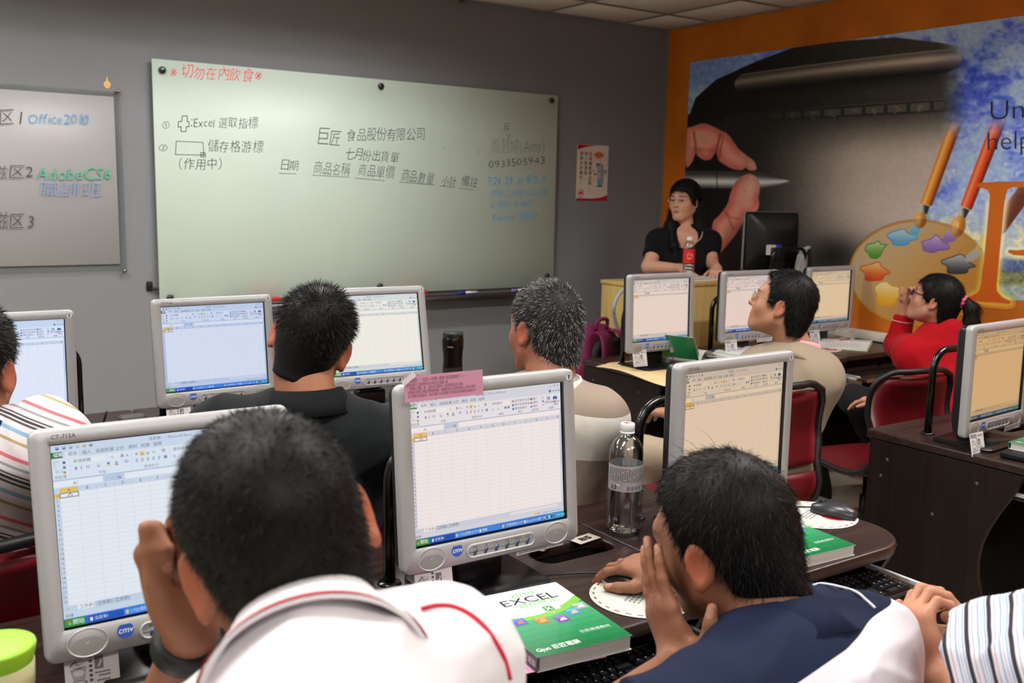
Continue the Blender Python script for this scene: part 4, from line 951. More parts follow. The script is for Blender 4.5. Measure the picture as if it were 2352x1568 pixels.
# ------------------------------------------------------------------ desks
def curve_plate(outer, holes, z0, z1, bev, name):
    """flat plate with holes and rounded arris, from filled curves"""
    cu = bpy.data.curves.new(name, 'CURVE'); cu.dimensions = '2D'; cu.fill_mode = 'BOTH'; cu.extrude = (z1 - z0) / 2 - bev; cu.bevel_depth = bev; cu.bevel_resolution = 2; cu.offset = -bev
    for pts in [outer] + holes:
        sp = cu.splines.new('POLY'); sp.points.add(len(pts) - 1); sp.use_cyclic_u = True
        for k, (a, b) in enumerate(pts): sp.points[k].co = (a, b, 0, 1)
    o = bpy.data.objects.new(name, cu); COL.objects.link(o); dg = bpy.context.evaluated_depsgraph_get()
    me_ = bpy.data.meshes.new_from_object(o.evaluated_get(dg)); bpy.data.objects.remove(o); bpy.data.curves.remove(cu)
    for v in me_.vertices: v.co.z += (z0 + z1) / 2
    me_.name = name; return me_
DW, DB, DF = 0.62, 0.59, -0.02   # width; desk-local y: back edge DB, front edge DF (front edge bows)
def top_outline(w, rl, rr):
    pts = []
    def corner(cx, cy, r, a0, a1, n=8): 
        for k in range(n + 1):
            a = math.radians(a0 + (a1 - a0) * k / n); pts.append((cx + r * math.cos(a), cy + r * math.sin(a)))
    corner(w / 2 - 0.01, DB - 0.01, 0.01, 0, 90, 3); corner(-w / 2 + 0.01, DB - 0.01, 0.01, 90, 180, 3)
    corner(-w / 2 + rl, DF + rl, rl, 180, 270); corner(w / 2 - rr, DF + rr, rr, 270, 360)
    return pts
hole_o = [(x, y) for x, y in rrect(0.20, 0.085, 0.03, 5, 0.185, 0.345)]
_desk_parts = {}
SCREW = MB().lathe([(0.0, -0.0012), (0.006, -0.001), (0.0068, 0.0)], 12, R=RY(-PI / 2)).mesh('screw_cap'); SCREW.materials.append(mat('screw_cap_brown', (92, 78, 70), rough=0.4, metal=0.3))
def desk(x, yfront, label, rl=0.02, rr=0.02, tray_out=0.05, group='computer desks'):
    x += OX; yfront += OY
    t = empty('computer_desk', (x, yfront, 0), 0, label, 'desk', group)
    k = (rl, rr)
    if k not in _desk_parts: _desk_parts[k] = curve_plate(top_outline(DW - 0.004, rl, rr), [hole_o], DESKZ - 0.028, DESKZ, 0.006, 'desk_top')
    ob('desk_top', _desk_parts[k], DESK, t)
    # cable well under the cut-out
    n = MB(); 
    for (cx_, cy_, sx, sy) in ((0.185, 0.300, 0.21, 0.006), (0.185, 0.391, 0.21, 0.006), (0.082, 0.345, 0.006, 0.09), (0.288, 0.345, 0.006, 0.09)): n.box((cx_, cy_, DESKZ - 0.07), (sx, sy, 0.082))
    n.box((0.185, 0.345, DESKZ - 0.112), (0.21, 0.095, 0.004)); ob('cable_well', n.mesh('cable_well'), BLACKP, t)
    for sx in (-1, 1):
        prof = [(DB - 0.02, 0.0), (DB - 0.02, DESKZ - 0.030), (0.035, DESKZ - 0.030)] + [(0.035 + 0.12 * math.sin(a) ** 1.3, DESKZ - 0.03 - 0.62 * a / PI * 1.0) for a in np.linspace(0.2, PI, 12)] + [(0.02, 0.05), (0.02, 0.0)]
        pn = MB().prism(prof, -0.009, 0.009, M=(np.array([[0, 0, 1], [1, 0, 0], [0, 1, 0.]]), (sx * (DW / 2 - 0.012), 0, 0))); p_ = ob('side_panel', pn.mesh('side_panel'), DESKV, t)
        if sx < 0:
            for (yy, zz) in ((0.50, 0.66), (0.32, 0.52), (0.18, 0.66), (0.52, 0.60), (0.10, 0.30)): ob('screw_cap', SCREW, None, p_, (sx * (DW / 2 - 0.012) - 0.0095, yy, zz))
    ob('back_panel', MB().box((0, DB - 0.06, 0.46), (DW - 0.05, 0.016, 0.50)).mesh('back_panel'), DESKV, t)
    ob('keyboard_tray', MB().box((0, 0.10 - tray_out, 0.640), (DW - 0.07, 0.36, 0.018), 0.001, seg=1).mesh('keyboard_tray'), DESK, t)
    e_ = MB(); e_.box((0, 0.10 - tray_out - 0.1805, 0.640), (DW - 0.07, 0.0015, 0.0178)); e_.box((DW / 2 - 0.0345, 0.10 - tray_out, 0.640), (0.0015, 0.36, 0.0178)); ob('raw_edge', e_.mesh('raw_edge'), CHIPB, t)
    for sx in (-1, 1): ob('tray_rail', MB().box((sx * (DW / 2 - 0.029), 0.16 - tray_out / 2, 0.652), (0.010, 0.44 + tray_out * 0.4, 0.012), 0.002).mesh('tray_rail'), WTRIM, t)
    return t
desks = {}
FB, FA = -3.685, -2.035
for nm, x, yf, lab, rl, rr in (
    ('b0', -4.74, FB, 'dark brown computer desk at the lower left edge under the green lidded tumbler', .02, .02),
    ('b1', -4.12, FB, 'dark brown computer desk under the lower left monitor', .02, .02), ('b2', -3.50, FB, 'dark brown computer desk with the open green textbook cover on it, marked B5', .02, .02), ('b3', -2.88, FB, 'dark brown computer desk with a rounded chipped corner beside the aisle', .02, .13),
    ('b4', -1.42, FB + 0.15, 'dark brown computer desk at right whose plain side panel faces the aisle', .02, .02), ('b5', -0.80, FB + 0.15, 'dark brown computer desk by the orange wall in the nearer row', .02, .02),
    ('a0', -4.12, FA, 'dark brown computer desk of the striped shirt man', .02, .02), ('a1', -3.50, FA, 'dark brown computer desk in front of the spiky haired man', .02, .02), ('a2', -2.88, FA, 'dark brown computer desk with the black flask, far left row', .02, .13),
    ('a3', -1.405, FA + 0.10, 'dark brown computer desk with a tan envelope over its edge', .02, .02), ('a4', -0.785, FA + 0.12, 'dark brown computer desk behind the beige jacket man', .02, .02), ('a5', -0.165, FA + 0.14, 'dark brown computer desk against the orange wall with an open book', .02, .02)):
    desks[nm] = desk(x, yf, lab, rl, rr)
# ------------------------------------------------------------------ bent tube guards behind the monitors
def guard(x, y, label, w=0.46, h=0.285, r=0.07, base=DESKZ, tr=0.0125):
    x += OX; y += OY
    t = empty('monitor_guard', (x, y, base), 0, label, 'guard rail', 'black tube guards behind the monitors')
    P = [(-w / 2, 0, 0)] + [(-w / 2 + r - r * math.cos(a), 0, h - r + r * math.sin(a)) for a in np.linspace(0, PI / 2, 8)] + [(w / 2 - r + r * math.sin(a), 0, h - r + r * math.cos(a)) for a in np.linspace(0, PI / 2, 8)] + [(w / 2, 0, 0)]
    ob('tube_rail', MB().tube(P, tr, 12).mesh('tube_rail'), BLACKM, t)
    for sx in (-1, 1): ob('foot_flange', MB().lathe([(0.0, 0.006), (0.022, 0.005), (0.025, 0.0)], 18, (sx * w / 2, 0, 0)).mesh('foot_flange'), BLACKM, t)
    return t
for gx, gy, gl in ((-4.150, -3.300, 'black bent tube guard behind the lower left monitor'), (-3.560, -3.300, 'black bent tube guard behind the monitor with the pink notice'),
    (-2.865, -3.250, 'black bent tube guard behind the peach screen, seen past the water bottle'), (-1.420, -3.100, 'black bent tube guard behind the monitor at the right edge'),
    (-3.560, -1.620, 'black bent tube guard behind the bluish screen'), (-3.040, -1.740, 'black bent tube guard behind the ivory screen'), (-4.205, -1.690, 'black bent tube guard behind the leftmost screen'),
    (-1.460, -1.560, 'black bent tube guard behind the monitor by the backpack'), (-0.815, -1.490, 'black bent tube guard behind the monitor by the lectern')):
    guard(gx, gy, gl, w=0.37)

# ------------------------------------------------------------------ keyboards, mice, mouse pads
U = 0.0188
KEYS = []
for k in range(13): KEYS.append((k + (0 if k == 0 else 0.6 + 0.5 * ((k - 1) // 4)), 5.35, 1))
for r, ws in enumerate(([1.25, 1, 1, 5.75, 1, 1, 1.25, 1.25], [2.25] + [1] * 10 + [2.75], [1.75] + [1] * 11 + [2.25], [1.5] + [1] * 12 + [1.5], [1] * 13 + [2])):
    u = 0
    for w in ws: KEYS.append((u + w / 2 - 0.5, r, w)); u += w
for k in range(3):
    for r in (3, 4, 5.35): KEYS.append((15.6 + k, r, 1))
    KEYS.append((15.6 + k, 0, 1))
KEYS.append((16.6, 1, 1))
for r in range(1, 5):
    for k in range(3): KEYS.append((19.2 + k, r, 1))
KEYS += [(19.7, 0, 2), (21.2, 0, 1), (22.2, 4, 1), (22.2, 0.5, 1), (22.2, 2.5, 1)]
KEYM = mat('black_keycap', (26, 26, 28), rough=0.38, spec=0.5)
_key = {}
def key_mesh(w, tall=1):
    if (w, tall) not in _key:
        a, b_ = (w * U - 0.001) / 2, (tall * U - 0.001) / 2
        _key[w, tall] = MB().loft([[(x, y, 0) for x, y in ((-a, -b_), (a, -b_), (a, b_), (-a, b_))], [(x, y, 0.0085) for x, y in ((-a + .0028, -b_ + .0018), (a - .0028, -b_ + .0018), (a - .0028, b_ - .0036), (-a + .0028, b_ - .0036))]], smooth=False, cap1=True).mesh('key'); _key[w, tall].materials.append(KEYM)
    return _key[w, tall]
def keyboard(x, y, z, label, rz=0.0, parts=False):
    t = empty('keyboard', (x, y, z), rz, label, 'keyboard', 'keyboards')
    n = MB(); a = [(-0.226, -0.078), (0.226, -0.078), (0.226, 0.082), (-0.226, 0.082)]
    n.loft([[(u, v, 0.0) for u, v in a], [(u, v, 0.014 + (v + 0.08) * 0.06) for u, v in a], [(u * 0.985, v * 0.95, 0.0175 + (v + 0.08) * 0.06) for u, v in a]], smooth=False, cap0=True, cap1=True)
    n.box((0.155, 0.066, 0.0285), (0.11, 0.012, 0.004), 0.001, seg=1)
    ob('case', n.mesh('case'), BLACKP, t); j = MB()
    for (u, r, w) in KEYS:
        kx, ky = -0.2165 + (u + 0.5) * U, -0.060 + r * U * 1.0; tall = 2 if (abs(u - 22.2) < .01 and r in (0.5, 2.5)) else 1
        kz = 0.0175 + (ky + 0.08) * 0.06 + (0.002 if r > 3 else 0)
        if parts: ob('key', key_mesh(w, tall), None, t, (kx, ky, kz))
        else:
            m_ = key_mesh(w, tall); j.add([np.array(v.co) + (kx, ky, kz) for v in m_.vertices], [tuple(p.vertices) for p in m_.polygons])
    if not parts: tag(ob('keycaps', j.mesh('keycaps', fix=False), KEYM, t), kind='stuff')
    if parts:
        tn = Print(0.0001)
        for (u, r, w) in KEYS:
            if w == 1: tn.rect(-0.2165 + (u + 0.38) * U, -0.060 + r * U + 0.0005, -0.2165 + (u + 0.55) * U, -0.060 + r * U + 0.0035, (150, 150, 152), 1)
        tn.warp(lambda v: np.c_[v[:, 0], v[:, 2], 0.0263 + (v[:, 2] + 0.08) * 0.06 + np.where(v[:, 2] > -0.060 + 2.6 * U, 0.002, 0)]); tag(ob('key_legends', tn.mesh('key_legends'), PRINT, t), kind='stuff')
    return t
KZ = 0.6492
keyboard(-3.055, -3.865, KZ, 'black keyboard on the tray of the rounded desk, right of the navy shirt man', 0.02, True)
keyboard(-3.690, -3.900, KZ, 'black keyboard on the tray under the navy shirt man\'s elbow', 0.0, True)
keyboard(-4.28, -3.885, KZ, 'black keyboard on the tray in front of the watch-wearing man')
keyboard(-0.97, -2.03, KZ, 'black keyboard on the tray beyond the beige jacket man')
keyboard(-0.36, -1.99, KZ, 'black keyboard on the tray in front of the red jacket woman')
keyboard(-1.57, -2.06, KZ, 'black keyboard on the tray under the tan envelope')
def mouse(x, y, z, rz, label, cord=None):
    t = empty('computer_mouse', (x, y, z), rz, label, 'mouse', 'black computer mice')
    n = MB(); rings = []
    for s in np.linspace(0, 1, 15):
        yy = -0.055 + 0.11 * s; w = 0.031 * math.sin(PI * min(max(0.08 + 0.86 * s, 0), 1)) ** 0.45; hgt = 0.036 * math.sin(PI * (0.10 + 0.72 * s)) ** 0.7 * (1 - 0.25 * s)
        a = np.linspace(0, PI, 11); rings.append([(w * math.cos(q) * (1 + 0.08 * math.sin(q)), yy, hgt * math.sin(q) ** 0.75 + 0.001) for q in a] + [(-w * 0.92, yy, 0.0), (w * 0.92, yy, 0.0)])
    n.loft(rings, cap0=True, cap1=True); ob('shell', n.mesh('shell'), mat('mouse_dark_grey', (46, 47, 52), rough=0.3, spec=0.5), t)
    ob('button_seam', MB().tube([(0, 0.0, 0.0345), (0, 0.022, 0.0325), (0, 0.045, 0.0220)], 0.0007, 6).mesh('button_seam'), BLACKG, t)
    ob('scroll_wheel', MB().lathe([(0, -0.003), (0.008, -0.0028), (0.0085, 0), (0.008, 0.0028), (0, 0.003)], 16, (0, 0.030, 0.0265), R=RY(PI / 2)).mesh('scroll_wheel'), BLACKP, t)
    if cord: ob('cord', MB().tube(arc_path(cord, 30), 0.0019, 8).mesh('cord'), BLACKP, t)
    return t
def pad(x, y, z, rz, label):
    t = empty('mouse_pad', (x, y, z), rz, label, 'mouse pad', 'round mouse pads')
    ob('pad', MB().lathe([(0.104, 0.0), (0.105, 0.001), (0.104, 0.002), (0.0, 0.0021)], 48).mesh('pad'), mat('pad_cream', (222, 216, 200), rough=0.6), t)
    q = Print(0.0001); q.disc(0, 0, 0.090, (196, 198, 188), 1, n=48); q.disc(-0.02, 0.01, 0.062, (204, 206, 198), 2, 0.05, 40)
    q.disc(0.020, -0.045, 0.034, (198, 40, 56), 3, n=32); q.text('巨匠', 0.012, -0.056, 0.026, (240, 226, 224), 4, 'l', 0.012)
    for k in range(3): q.line(-0.075, -0.01 - 0.02 * k, 0.02, 0.028 - 0.02 * k, 0.0025, (184, 186, 178), 3)
    for j in range(4):
        for k in range(8): q.rect(-0.045 + 0.0105 * k, 0.018 - 0.009 * j, -0.037 + 0.0105 * k, 0.023 - 0.009 * j, (140, 140, 134), 4)
    for k in range(4): q.rect(-0.02 + 0.014 * k, 0.05, -0.011 + 0.014 * k, 0.059, (70, 64, 70), 4)
    for k in range(26):
        a = 2 * PI * k / 26; c_ = (196, 52, 64) if k % 3 == 0 else (120, 116, 110); q.line(0.0965 * math.cos(a), 0.0965 * math.sin(a), 0.0965 * math.cos(a + .12), 0.0965 * math.sin(a + .12), 0.004, c_, 2)
    q.warp(lambda v: np.c_[v[:, 0], v[:, 2], 0.0021 - v[:, 1]]); ob('print', q.mesh('print'), PRINT, t); return t
PZ = DESKZ + 0.0005
pad(-3.512, -3.788, PZ, 0.5, 'round cream mouse pad under the navy shirt man\'s mousing hand')
pad(-2.810, -3.638, PZ, 0.3, 'round cream mouse pad on the rounded desk by the aisle')
pad(-0.545, -1.865, PZ, 0.2, 'round mouse pad by the open book on the desk at the orange wall')
mouse(-2.772, -3.668, PZ + 0.0026, 0.36, 'dark grey mouse on the pad at the aisle corner', [(0, 0.055, 0.008), (0.0, 0.09, 0.002), (-0.05, 0.15, 0.0015), (-0.10, 0.19, 0.0015)])
mouse(-3.497, -3.735, PZ + 0.0026, 0.35, 'dark grey mouse held by the navy shirt man', [(0, 0.055, 0.008), (0.0, 0.085, 0.002), (-0.03, 0.12, 0.0018), (-0.09, 0.17, 0.0018), (-0.12, 0.20, 0.0018)])
mouse(-1.165, -1.74, PZ, 0.3, 'dark grey mouse on the desk beside the raised book')

# ------------------------------------------------------------------ desk number plates
def plate(x, y, s, label, rz):
    t = empty('desk_label', (x, y, DESKZ + 0.0006), rz, label, 'label', 'desk number labels')
    ob('plate', MB().box((0, 0, 0.001), (0.068, 0.038, 0.002), 0.0006, seg=1).mesh('plate'), mat('cream_label', (232, 222, 204), rough=0.5), t)
    q = Print(0.0001); q.text(s, 0, -0.0085, 0.018, (26, 22, 22), 2, 'c', 0.05, width=0.036); q.warp(lambda v: np.c_[v[:, 0], v[:, 2], 0.0021 - v[:, 1]]); ob('lettering', q.mesh('lettering'), PRINT, t)
    ob('tape', MB().box((0, 0, 0.0027), (0.078, 0.046, 0.0002)).mesh('tape'), TAPE, t)
plate(-3.411, -3.478, 'B5', 'cream desk label reading B5 beside the cable hole', 0.16)
plate(-4.118, -1.900, 'A6', 'cream desk label reading A6 left of the bluish screen', 0.10)
t = empty('charger_box', (-4.035, -1.915, DESKZ), 0.06, 'dark grey plastic box behind the lower left monitor, right of the A6 label', 'box')
ob('case', MB().box((0, 0, 0.024), (0.082, 0.05, 0.046), 0.010).mesh('case'), mat('dark_grey_plastic', (70, 68, 68), rough=0.55), t)
ob('wire', MB().tube(arc_path([(-0.10, 0.0, 0.003), (-0.09, 0.005, 0.03), (-0.075, 0.01, 0.065), (-0.085, 0.012, 0.03), (-0.12, 0.0, 0.003)], 24), 0.0022).mesh('wire'), BLACKP, t)

# ------------------------------------------------------------------ bottles, flask, tumbler
def shell_mat(): return PETG
t = empty('water_bottle', (-3.303, -3.487, DESKZ + 0.0006), 0.0, 'clear plastic water bottle with a white cap beside the navy shirt man', 'bottle')
prof = [(0.0, 0.004), (0.022, 0.0015), (0.033, 0.0), (0.0405, 0.004), (0.0425, 0.012), (0.0425, 0.030), (0.0410, 0.036), (0.0420, 0.042), (0.0405, 0.085), (0.0400, 0.098), (0.0392, 0.110), (0.0392, 0.165), (0.0400, 0.172), (0.0392, 0.182), (0.0398, 0.190), (0.0370, 0.205), (0.0300, 0.219), (0.0200, 0.229), (0.0142, 0.234), (0.0138, 0.240)]
seg = 48; a = np.linspace(0, 2 * PI, seg, endpoint=False); rings = []
for (r, z) in prof:
    wav = 1 + (0.022 * np.cos(5 * a) if 0.001 < z < 0.03 and r > 0.02 else 0 * a) + (0.018 * np.cos(10 * a) if 0.04 < z < 0.09 else 0)
    rings.append(np.stack([r * wav * np.cos(a), r * wav * np.sin(a), np.full(seg, z) + (0.006 * (np.cos(5 * a) > 0) if 0 < r < 0.03 and z < 0.01 else 0)], 1))
n = MB(); n.loft(rings); ob('body', n.mesh('body'), PETG, t)
wl = [(r * 0.955, z) for r, z in prof if 0.003 < z < 0.150]; n = MB(); n.lathe([(0.0, 0.006), (0.03, 0.005)] + wl[2:] + [(0.0374, 0.150), (0.0, 0.150)], 48); ob('water', n.mesh('water'), WATER, t)
lb = MB(); aa = np.linspace(0, 2 * PI, 56, endpoint=False)
LABELM = mat('label_film', (205, 205, 208), rough=0.35, alpha=0.62)
lb.loft([np.stack([0.0398 * np.cos(aa), 0.0398 * np.sin(aa), np.full(56, z)], 1) for z in (0.108, 0.168)]); ob('label', lb.mesh('label'), LABELM, t)
q = Print(0.0001)
for j in range(9):
    for k in range(18):
        if (k * 7 + j * 3) % 11: q.rect(-0.048 + 0.0054 * k, 0.160 - 0.0036 * j, -0.0444 + 0.0054 * k, 0.1622 - 0.0036 * j, (96, 92, 98) if (k + j) % 9 else (190, 70, 70), 1)
q.disc(-0.018, 0.124, 0.008, (90, 88, 92), 1, 0.0042); q.disc(-0.018, 0.124, 0.0068, (206, 206, 208), 2, 0.0032)
for x0 in (-0.040, -0.031): q.rect(x0, 0.112, x0 + 0.007, 0.121, (60, 58, 62), 1); q.rect(x0, 0.1145, x0 + 0.0045, 0.116, (206, 206, 208), 2); q.rect(x0, 0.1175, x0 + 0.0045, 0.119, (206, 206, 208), 2)
for k in range(4): q.rect(0.002 + 0.010 * k, 0.112, 0.009 + 0.010 * k, 0.121, (120, 118, 122), 1)
def wrapc(v, R0=0.0400, a0=-2.25): th = a0 + v[:, 0] / R0; rr_ = R0 - v[:, 1]; return np.c_[rr_ * np.cos(th), rr_ * np.sin(th), v[:, 2]]
q.warp(wrapc); ob('label_print', q.mesh('label_print'), PRINT, t)
CAPW = mat('white_cap', (226, 226, 226), rough=0.4)
def cap(parent, z, r=0.0165, h=0.020):
    seg = 60; a = np.linspace(0, 2 * PI, seg, endpoint=False); kn = 1 + 0.012 * (np.arange(seg) % 2)
    ring = lambda rr_, zz, k: np.stack([rr_ * (kn if k else 1) * np.cos(a), rr_ * (kn if k else 1) * np.sin(a), np.full(seg, zz)], 1)
    n = MB(); n.loft([ring(r * 1.02, z, 0), ring(r * 1.02, z + 0.004, 0), ring(r * .98, z + 0.0045, 0), ring(r, z + 0.005, 1), ring(r * .99, z + h - 0.002, 1), ring(r * 0.93, z + h, 0), ring(0.0001, z + h, 0)]); return ob('cap', n.mesh('cap'), CAPW, parent)
c_ = cap(t, 0.2385, 0.0165, 0.0225)
q = Print(0.0001)
for k in range(3): q.rect(-0.006 + 0.001 * k, 0.0045 - 0.0045 * k, 0.006, 0.0072 - 0.0045 * k, (214, 48, 60), 1)
q.rect(-0.006, -0.0045, -0.003, 0.0072, (214, 48, 60), 1); q.warp(lambda v: np.c_[v[:, 0], v[:, 2], 0.2612 - v[:, 1]]); ob('cap_print', q.mesh('cap_print'), PRINT, t)
# flask
t = empty('vacuum_flask', (-2.712, -1.712, DESKZ + 0.0005), 0, 'tall black steel flask on the desk in front of the grey wall', 'flask')
n = MB(); n.lathe([(0.0, 0.0), (0.040, 0.0), (0.042, 0.004), (0.042, 0.055), (0.0395, 0.085), (0.0405, 0.115), (0.044, 0.145), (0.0445, 0.165), (0.0435, 0.185), (0.040, 0.190)], 40); ob('body', n.mesh('body'), mat('black_brown_steel', (30, 24, 22), rough=0.22, metal=0.6), t)
n = MB(); n.lathe([(0.042, 0.186), (0.0425, 0.205), (0.041, 0.207), (0.0, 0.208)], 40); n.box((0.012, -0.043, 0.200), (0.022, 0.008, 0.010), 0.003); ob('lid', n.mesh('lid'), mat('flask_lid', (38, 42, 44), rough=0.4), t)
q = Print(0.0001)
for k in range(7): q.rect(-0.012 + 0.0036 * k, 0, -0.0098 + 0.0036 * k, 0.0045, (170, 168, 164), 1)
q.warp(lambda v: wrapc(v + np.array([0, 0, 0.148]), 0.0444, -2.35)); ob('lettering', q.mesh('lettering'), PRINT, t)
# green lidded tumbler
p = at_d(-12, 1482, 1.20)
t = empty('tumbler', (p[0], p[1], DESKZ + 0.0005), 0, 'plastic tumbler with a bright green lid at the lower left corner', 'cup')
hz = p[2] - DESKZ
ob('lid', MB().lathe([(0.0415, hz - 0.026), (0.0425, hz - 0.022), (0.0465, hz - 0.003), (0.0455, hz), (0.041, hz + 0.001), (0.0, hz - 0.0005)], 48).mesh('lid'), mat('lime_green_lid', (138, 190, 40), rough=0.42), t)
ob('cup_wall', MB().lathe([(0.0, 0.0), (0.032, 0.0), (0.034, 0.004), (0.0395, hz - 0.055), (0.040, hz - 0.054)], 48).mesh('cup_wall'), mat('frosted_cup', (176, 190, 150), rough=0.35, trans=0.35), t)
ob('rim_collar', MB().lathe([(0.040, hz - 0.056), (0.0425, hz - 0.054), (0.0435, hz - 0.024), (0.0405, hz - 0.022)], 48).mesh('rim_collar'), mat('cream_collar', (206, 206, 158), rough=0.4), t)
# ------------------------------------------------------------------ paper, books
def book_cover(q, w, h):
    """front cover laid out with origin at the centre"""
    q.rect(-w / 2, -h / 2, w / 2, h / 2, (32, 148, 98), 1)
    for k in range(8): q.rect(-w / 2, -h / 2 + 0.02 * k * h / 0.26, w / 2, -h / 2 + 0.02 * (k + 1) * h / 0.26, (18 + 8 * k, 112 + 8 * k, 62 + 8 * k), 2)
    arc = [(-w / 2, h * 0.16)] + [(-w / 2 + w * s, h * (0.16 - 0.125 * math.sin(PI * (0.12 + 0.80 * s)) + 0.10 * s * s)) for s in np.linspace(0, 1, 20)] + [(w / 2, h / 2), (-w / 2, h / 2)]
    q.poly([(a, b - 0.010 - 0.012 * (a / w + 0.5)) for a, b in arc[1:21]] + [(w / 2, h / 2), (-w / 2, h / 2)], (122, 188, 62), 3)
    q.poly(arc[1:21] + [(w / 2, h / 2), (-w / 2, h / 2)], (238, 240, 240), 4)
    q.text('2010', w * 0.02, h * 0.375, 0.018, (110, 190, 90), 5, 'c', 0.0, width=0.052); q.text('EXCEL', w * 0.03, h * 0.262, 0.028, (30, 32, 36), 5, 'c', 0.006, width=0.118); q.text('實務應用', w * 0.07, h * 0.195, 0.017, (106, 186, 92), 5, 'c', 0.0)
    q.rect(w * 0.05, h * 0.075, w * 0.22, h * 0.155, (214, 232, 214), 5); q.rect(w * 0.05, h * 0.075, w * 0.15, h * 0.150, (70, 140, 70), 6); q.text('X', w * 0.10, h * 0.085, 0.014, (240, 250, 240), 7, 'c', 0.02)
    q.text('✓', w * 0.10, h * 0.030, 0.012, (200, 240, 216), 5, 'c')
    for (u, v, c0, c1) in ((-0.30, 0.005, (84, 92, 190), (220, 110, 80)), (-0.09, -0.035, (168, 122, 56), (200, 160, 90)), (0.10, -0.075, (122, 70, 158), (220, 214, 236)), (0.28, -0.01, (74, 140, 214), (232, 190, 80)), (0.44 - .03, 0.055, (150, 160, 158), (232, 232, 232))):
        q.rect(w * u - 0.0125, h * v - 0.0125, w * u + 0.0125, h * v + 0.0125, c0, 5); q.rect(w * u - 0.011, h * v + 0.004, w * u + 0.011, h * v + 0.011, tuple(min(255, a + 30) for a in c0), 6); q.poly([(w * u - 0.007, h * v - 0.007), (w * u + 0.008, h * v - 0.006), (w * u + 0.006, h * v + 0.004), (w * u - 0.002, h * v + 0.002)], c1, 7)
    q.text('Gjun 巨匠電腦', -w * 0.45, -h * 0.44, 0.0125, (236, 244, 238), 5, 'l', 0.012, width=0.085); q.text('巨匠精選教材', w * 0.10, -h * 0.32, 0.0085, (220, 240, 228), 5, 'l', 0.0, width=0.062)
def textbook(x, y, z, rz, label, w=0.188, h=0.256, th=0.026, group='green spreadsheet textbooks'):
    t = empty('textbook', (x, y, z), rz, label, 'book', group)
    ob('page_block', MB().box((0.002, 0, th / 2), (w - 0.008, h - 0.006, th - 0.002)).mesh('page_block'), PAGES, t)
    GRN = mat('green_cover_edge', (30, 130, 84), rough=0.35); SPN = mat('spine_dark', (46, 56, 52), rough=0.35)
    n = MB(); n.box((0, 0, th), (w, h, 0.0012)); n.box((0, 0, 0.0007), (w, h, 0.0012)); ob('cover_board', n.mesh('cover_board'), mat('white_cover_stock', (224, 226, 224), rough=0.4), t)
    ob('spine', MB().box((-w / 2, 0, th / 2), (0.0014, h, th)).mesh('spine'), SPN, t)
    q = Print(0.00012); book_cover(q, w, h); q.warp(lambda v: np.c_[v[:, 0], v[:, 2], th + 0.0006 - v[:, 1]]); ob('cover_print', q.mesh('cover_print'), PRINTG, t)
    q = Print(0.00012); q.text('EXCEL 2010 實務應用', -h * 0.40, -0.005, 0.013, (190, 206, 198), 1, 'l', 0.0, width=h * 0.6); q.text('巨匠電腦', h * 0.28, -0.005, 0.010, (190, 206, 198), 1, 'l')
    q.warp(lambda v: np.c_[-w / 2 - 0.0008 + v[:, 1], -v[:, 0], th / 2 + v[:, 2]]); ob('spine_print', q.mesh('spine_print'), PRINTG, t)
    return t
textbook(-3.766, -3.817, PZ + 0.0022, -0.10, 'green and white spreadsheet textbook lying in front of the monitor with the pink notice')
textbook(-3.045, -3.735, PZ, -0.06, 'green textbook mostly hidden behind the navy shirt man\'s head', th=0.024)
# pink sheet under the first book
tag(ob('pink_handout', MB().box((0, 0, 0), (0.200, 0.270, 0.0008)).mesh('pink_handout'), mat('pink_paper', (232, 160, 200), rough=0.7), None, (-3.815, -3.80, PZ + 0.0010), (0, 0, -0.16)), 'pink paper handout under the green textbook', 'paper')
tb_ = textbook(-1.675, -3.660, PZ + 0.0225, -1.50, 'green spined textbook on the desk at the right edge of the picture', th=0.022)
tb_.children[0]; [c for c in tb_.children if c.name.startswith('spine') and 'print' not in c.name][0].data.materials[0] = MATS['green_cover_edge']
t = empty('black_folder', (-1.735, -3.715, PZ), 0.06, 'closed black case under the textbook at the right edge', 'case')
ob('case_body', MB().box((0, 0, 0.011), (0.22, 0.30, 0.021), 0.006).mesh('case_body'), BLACKP, t)
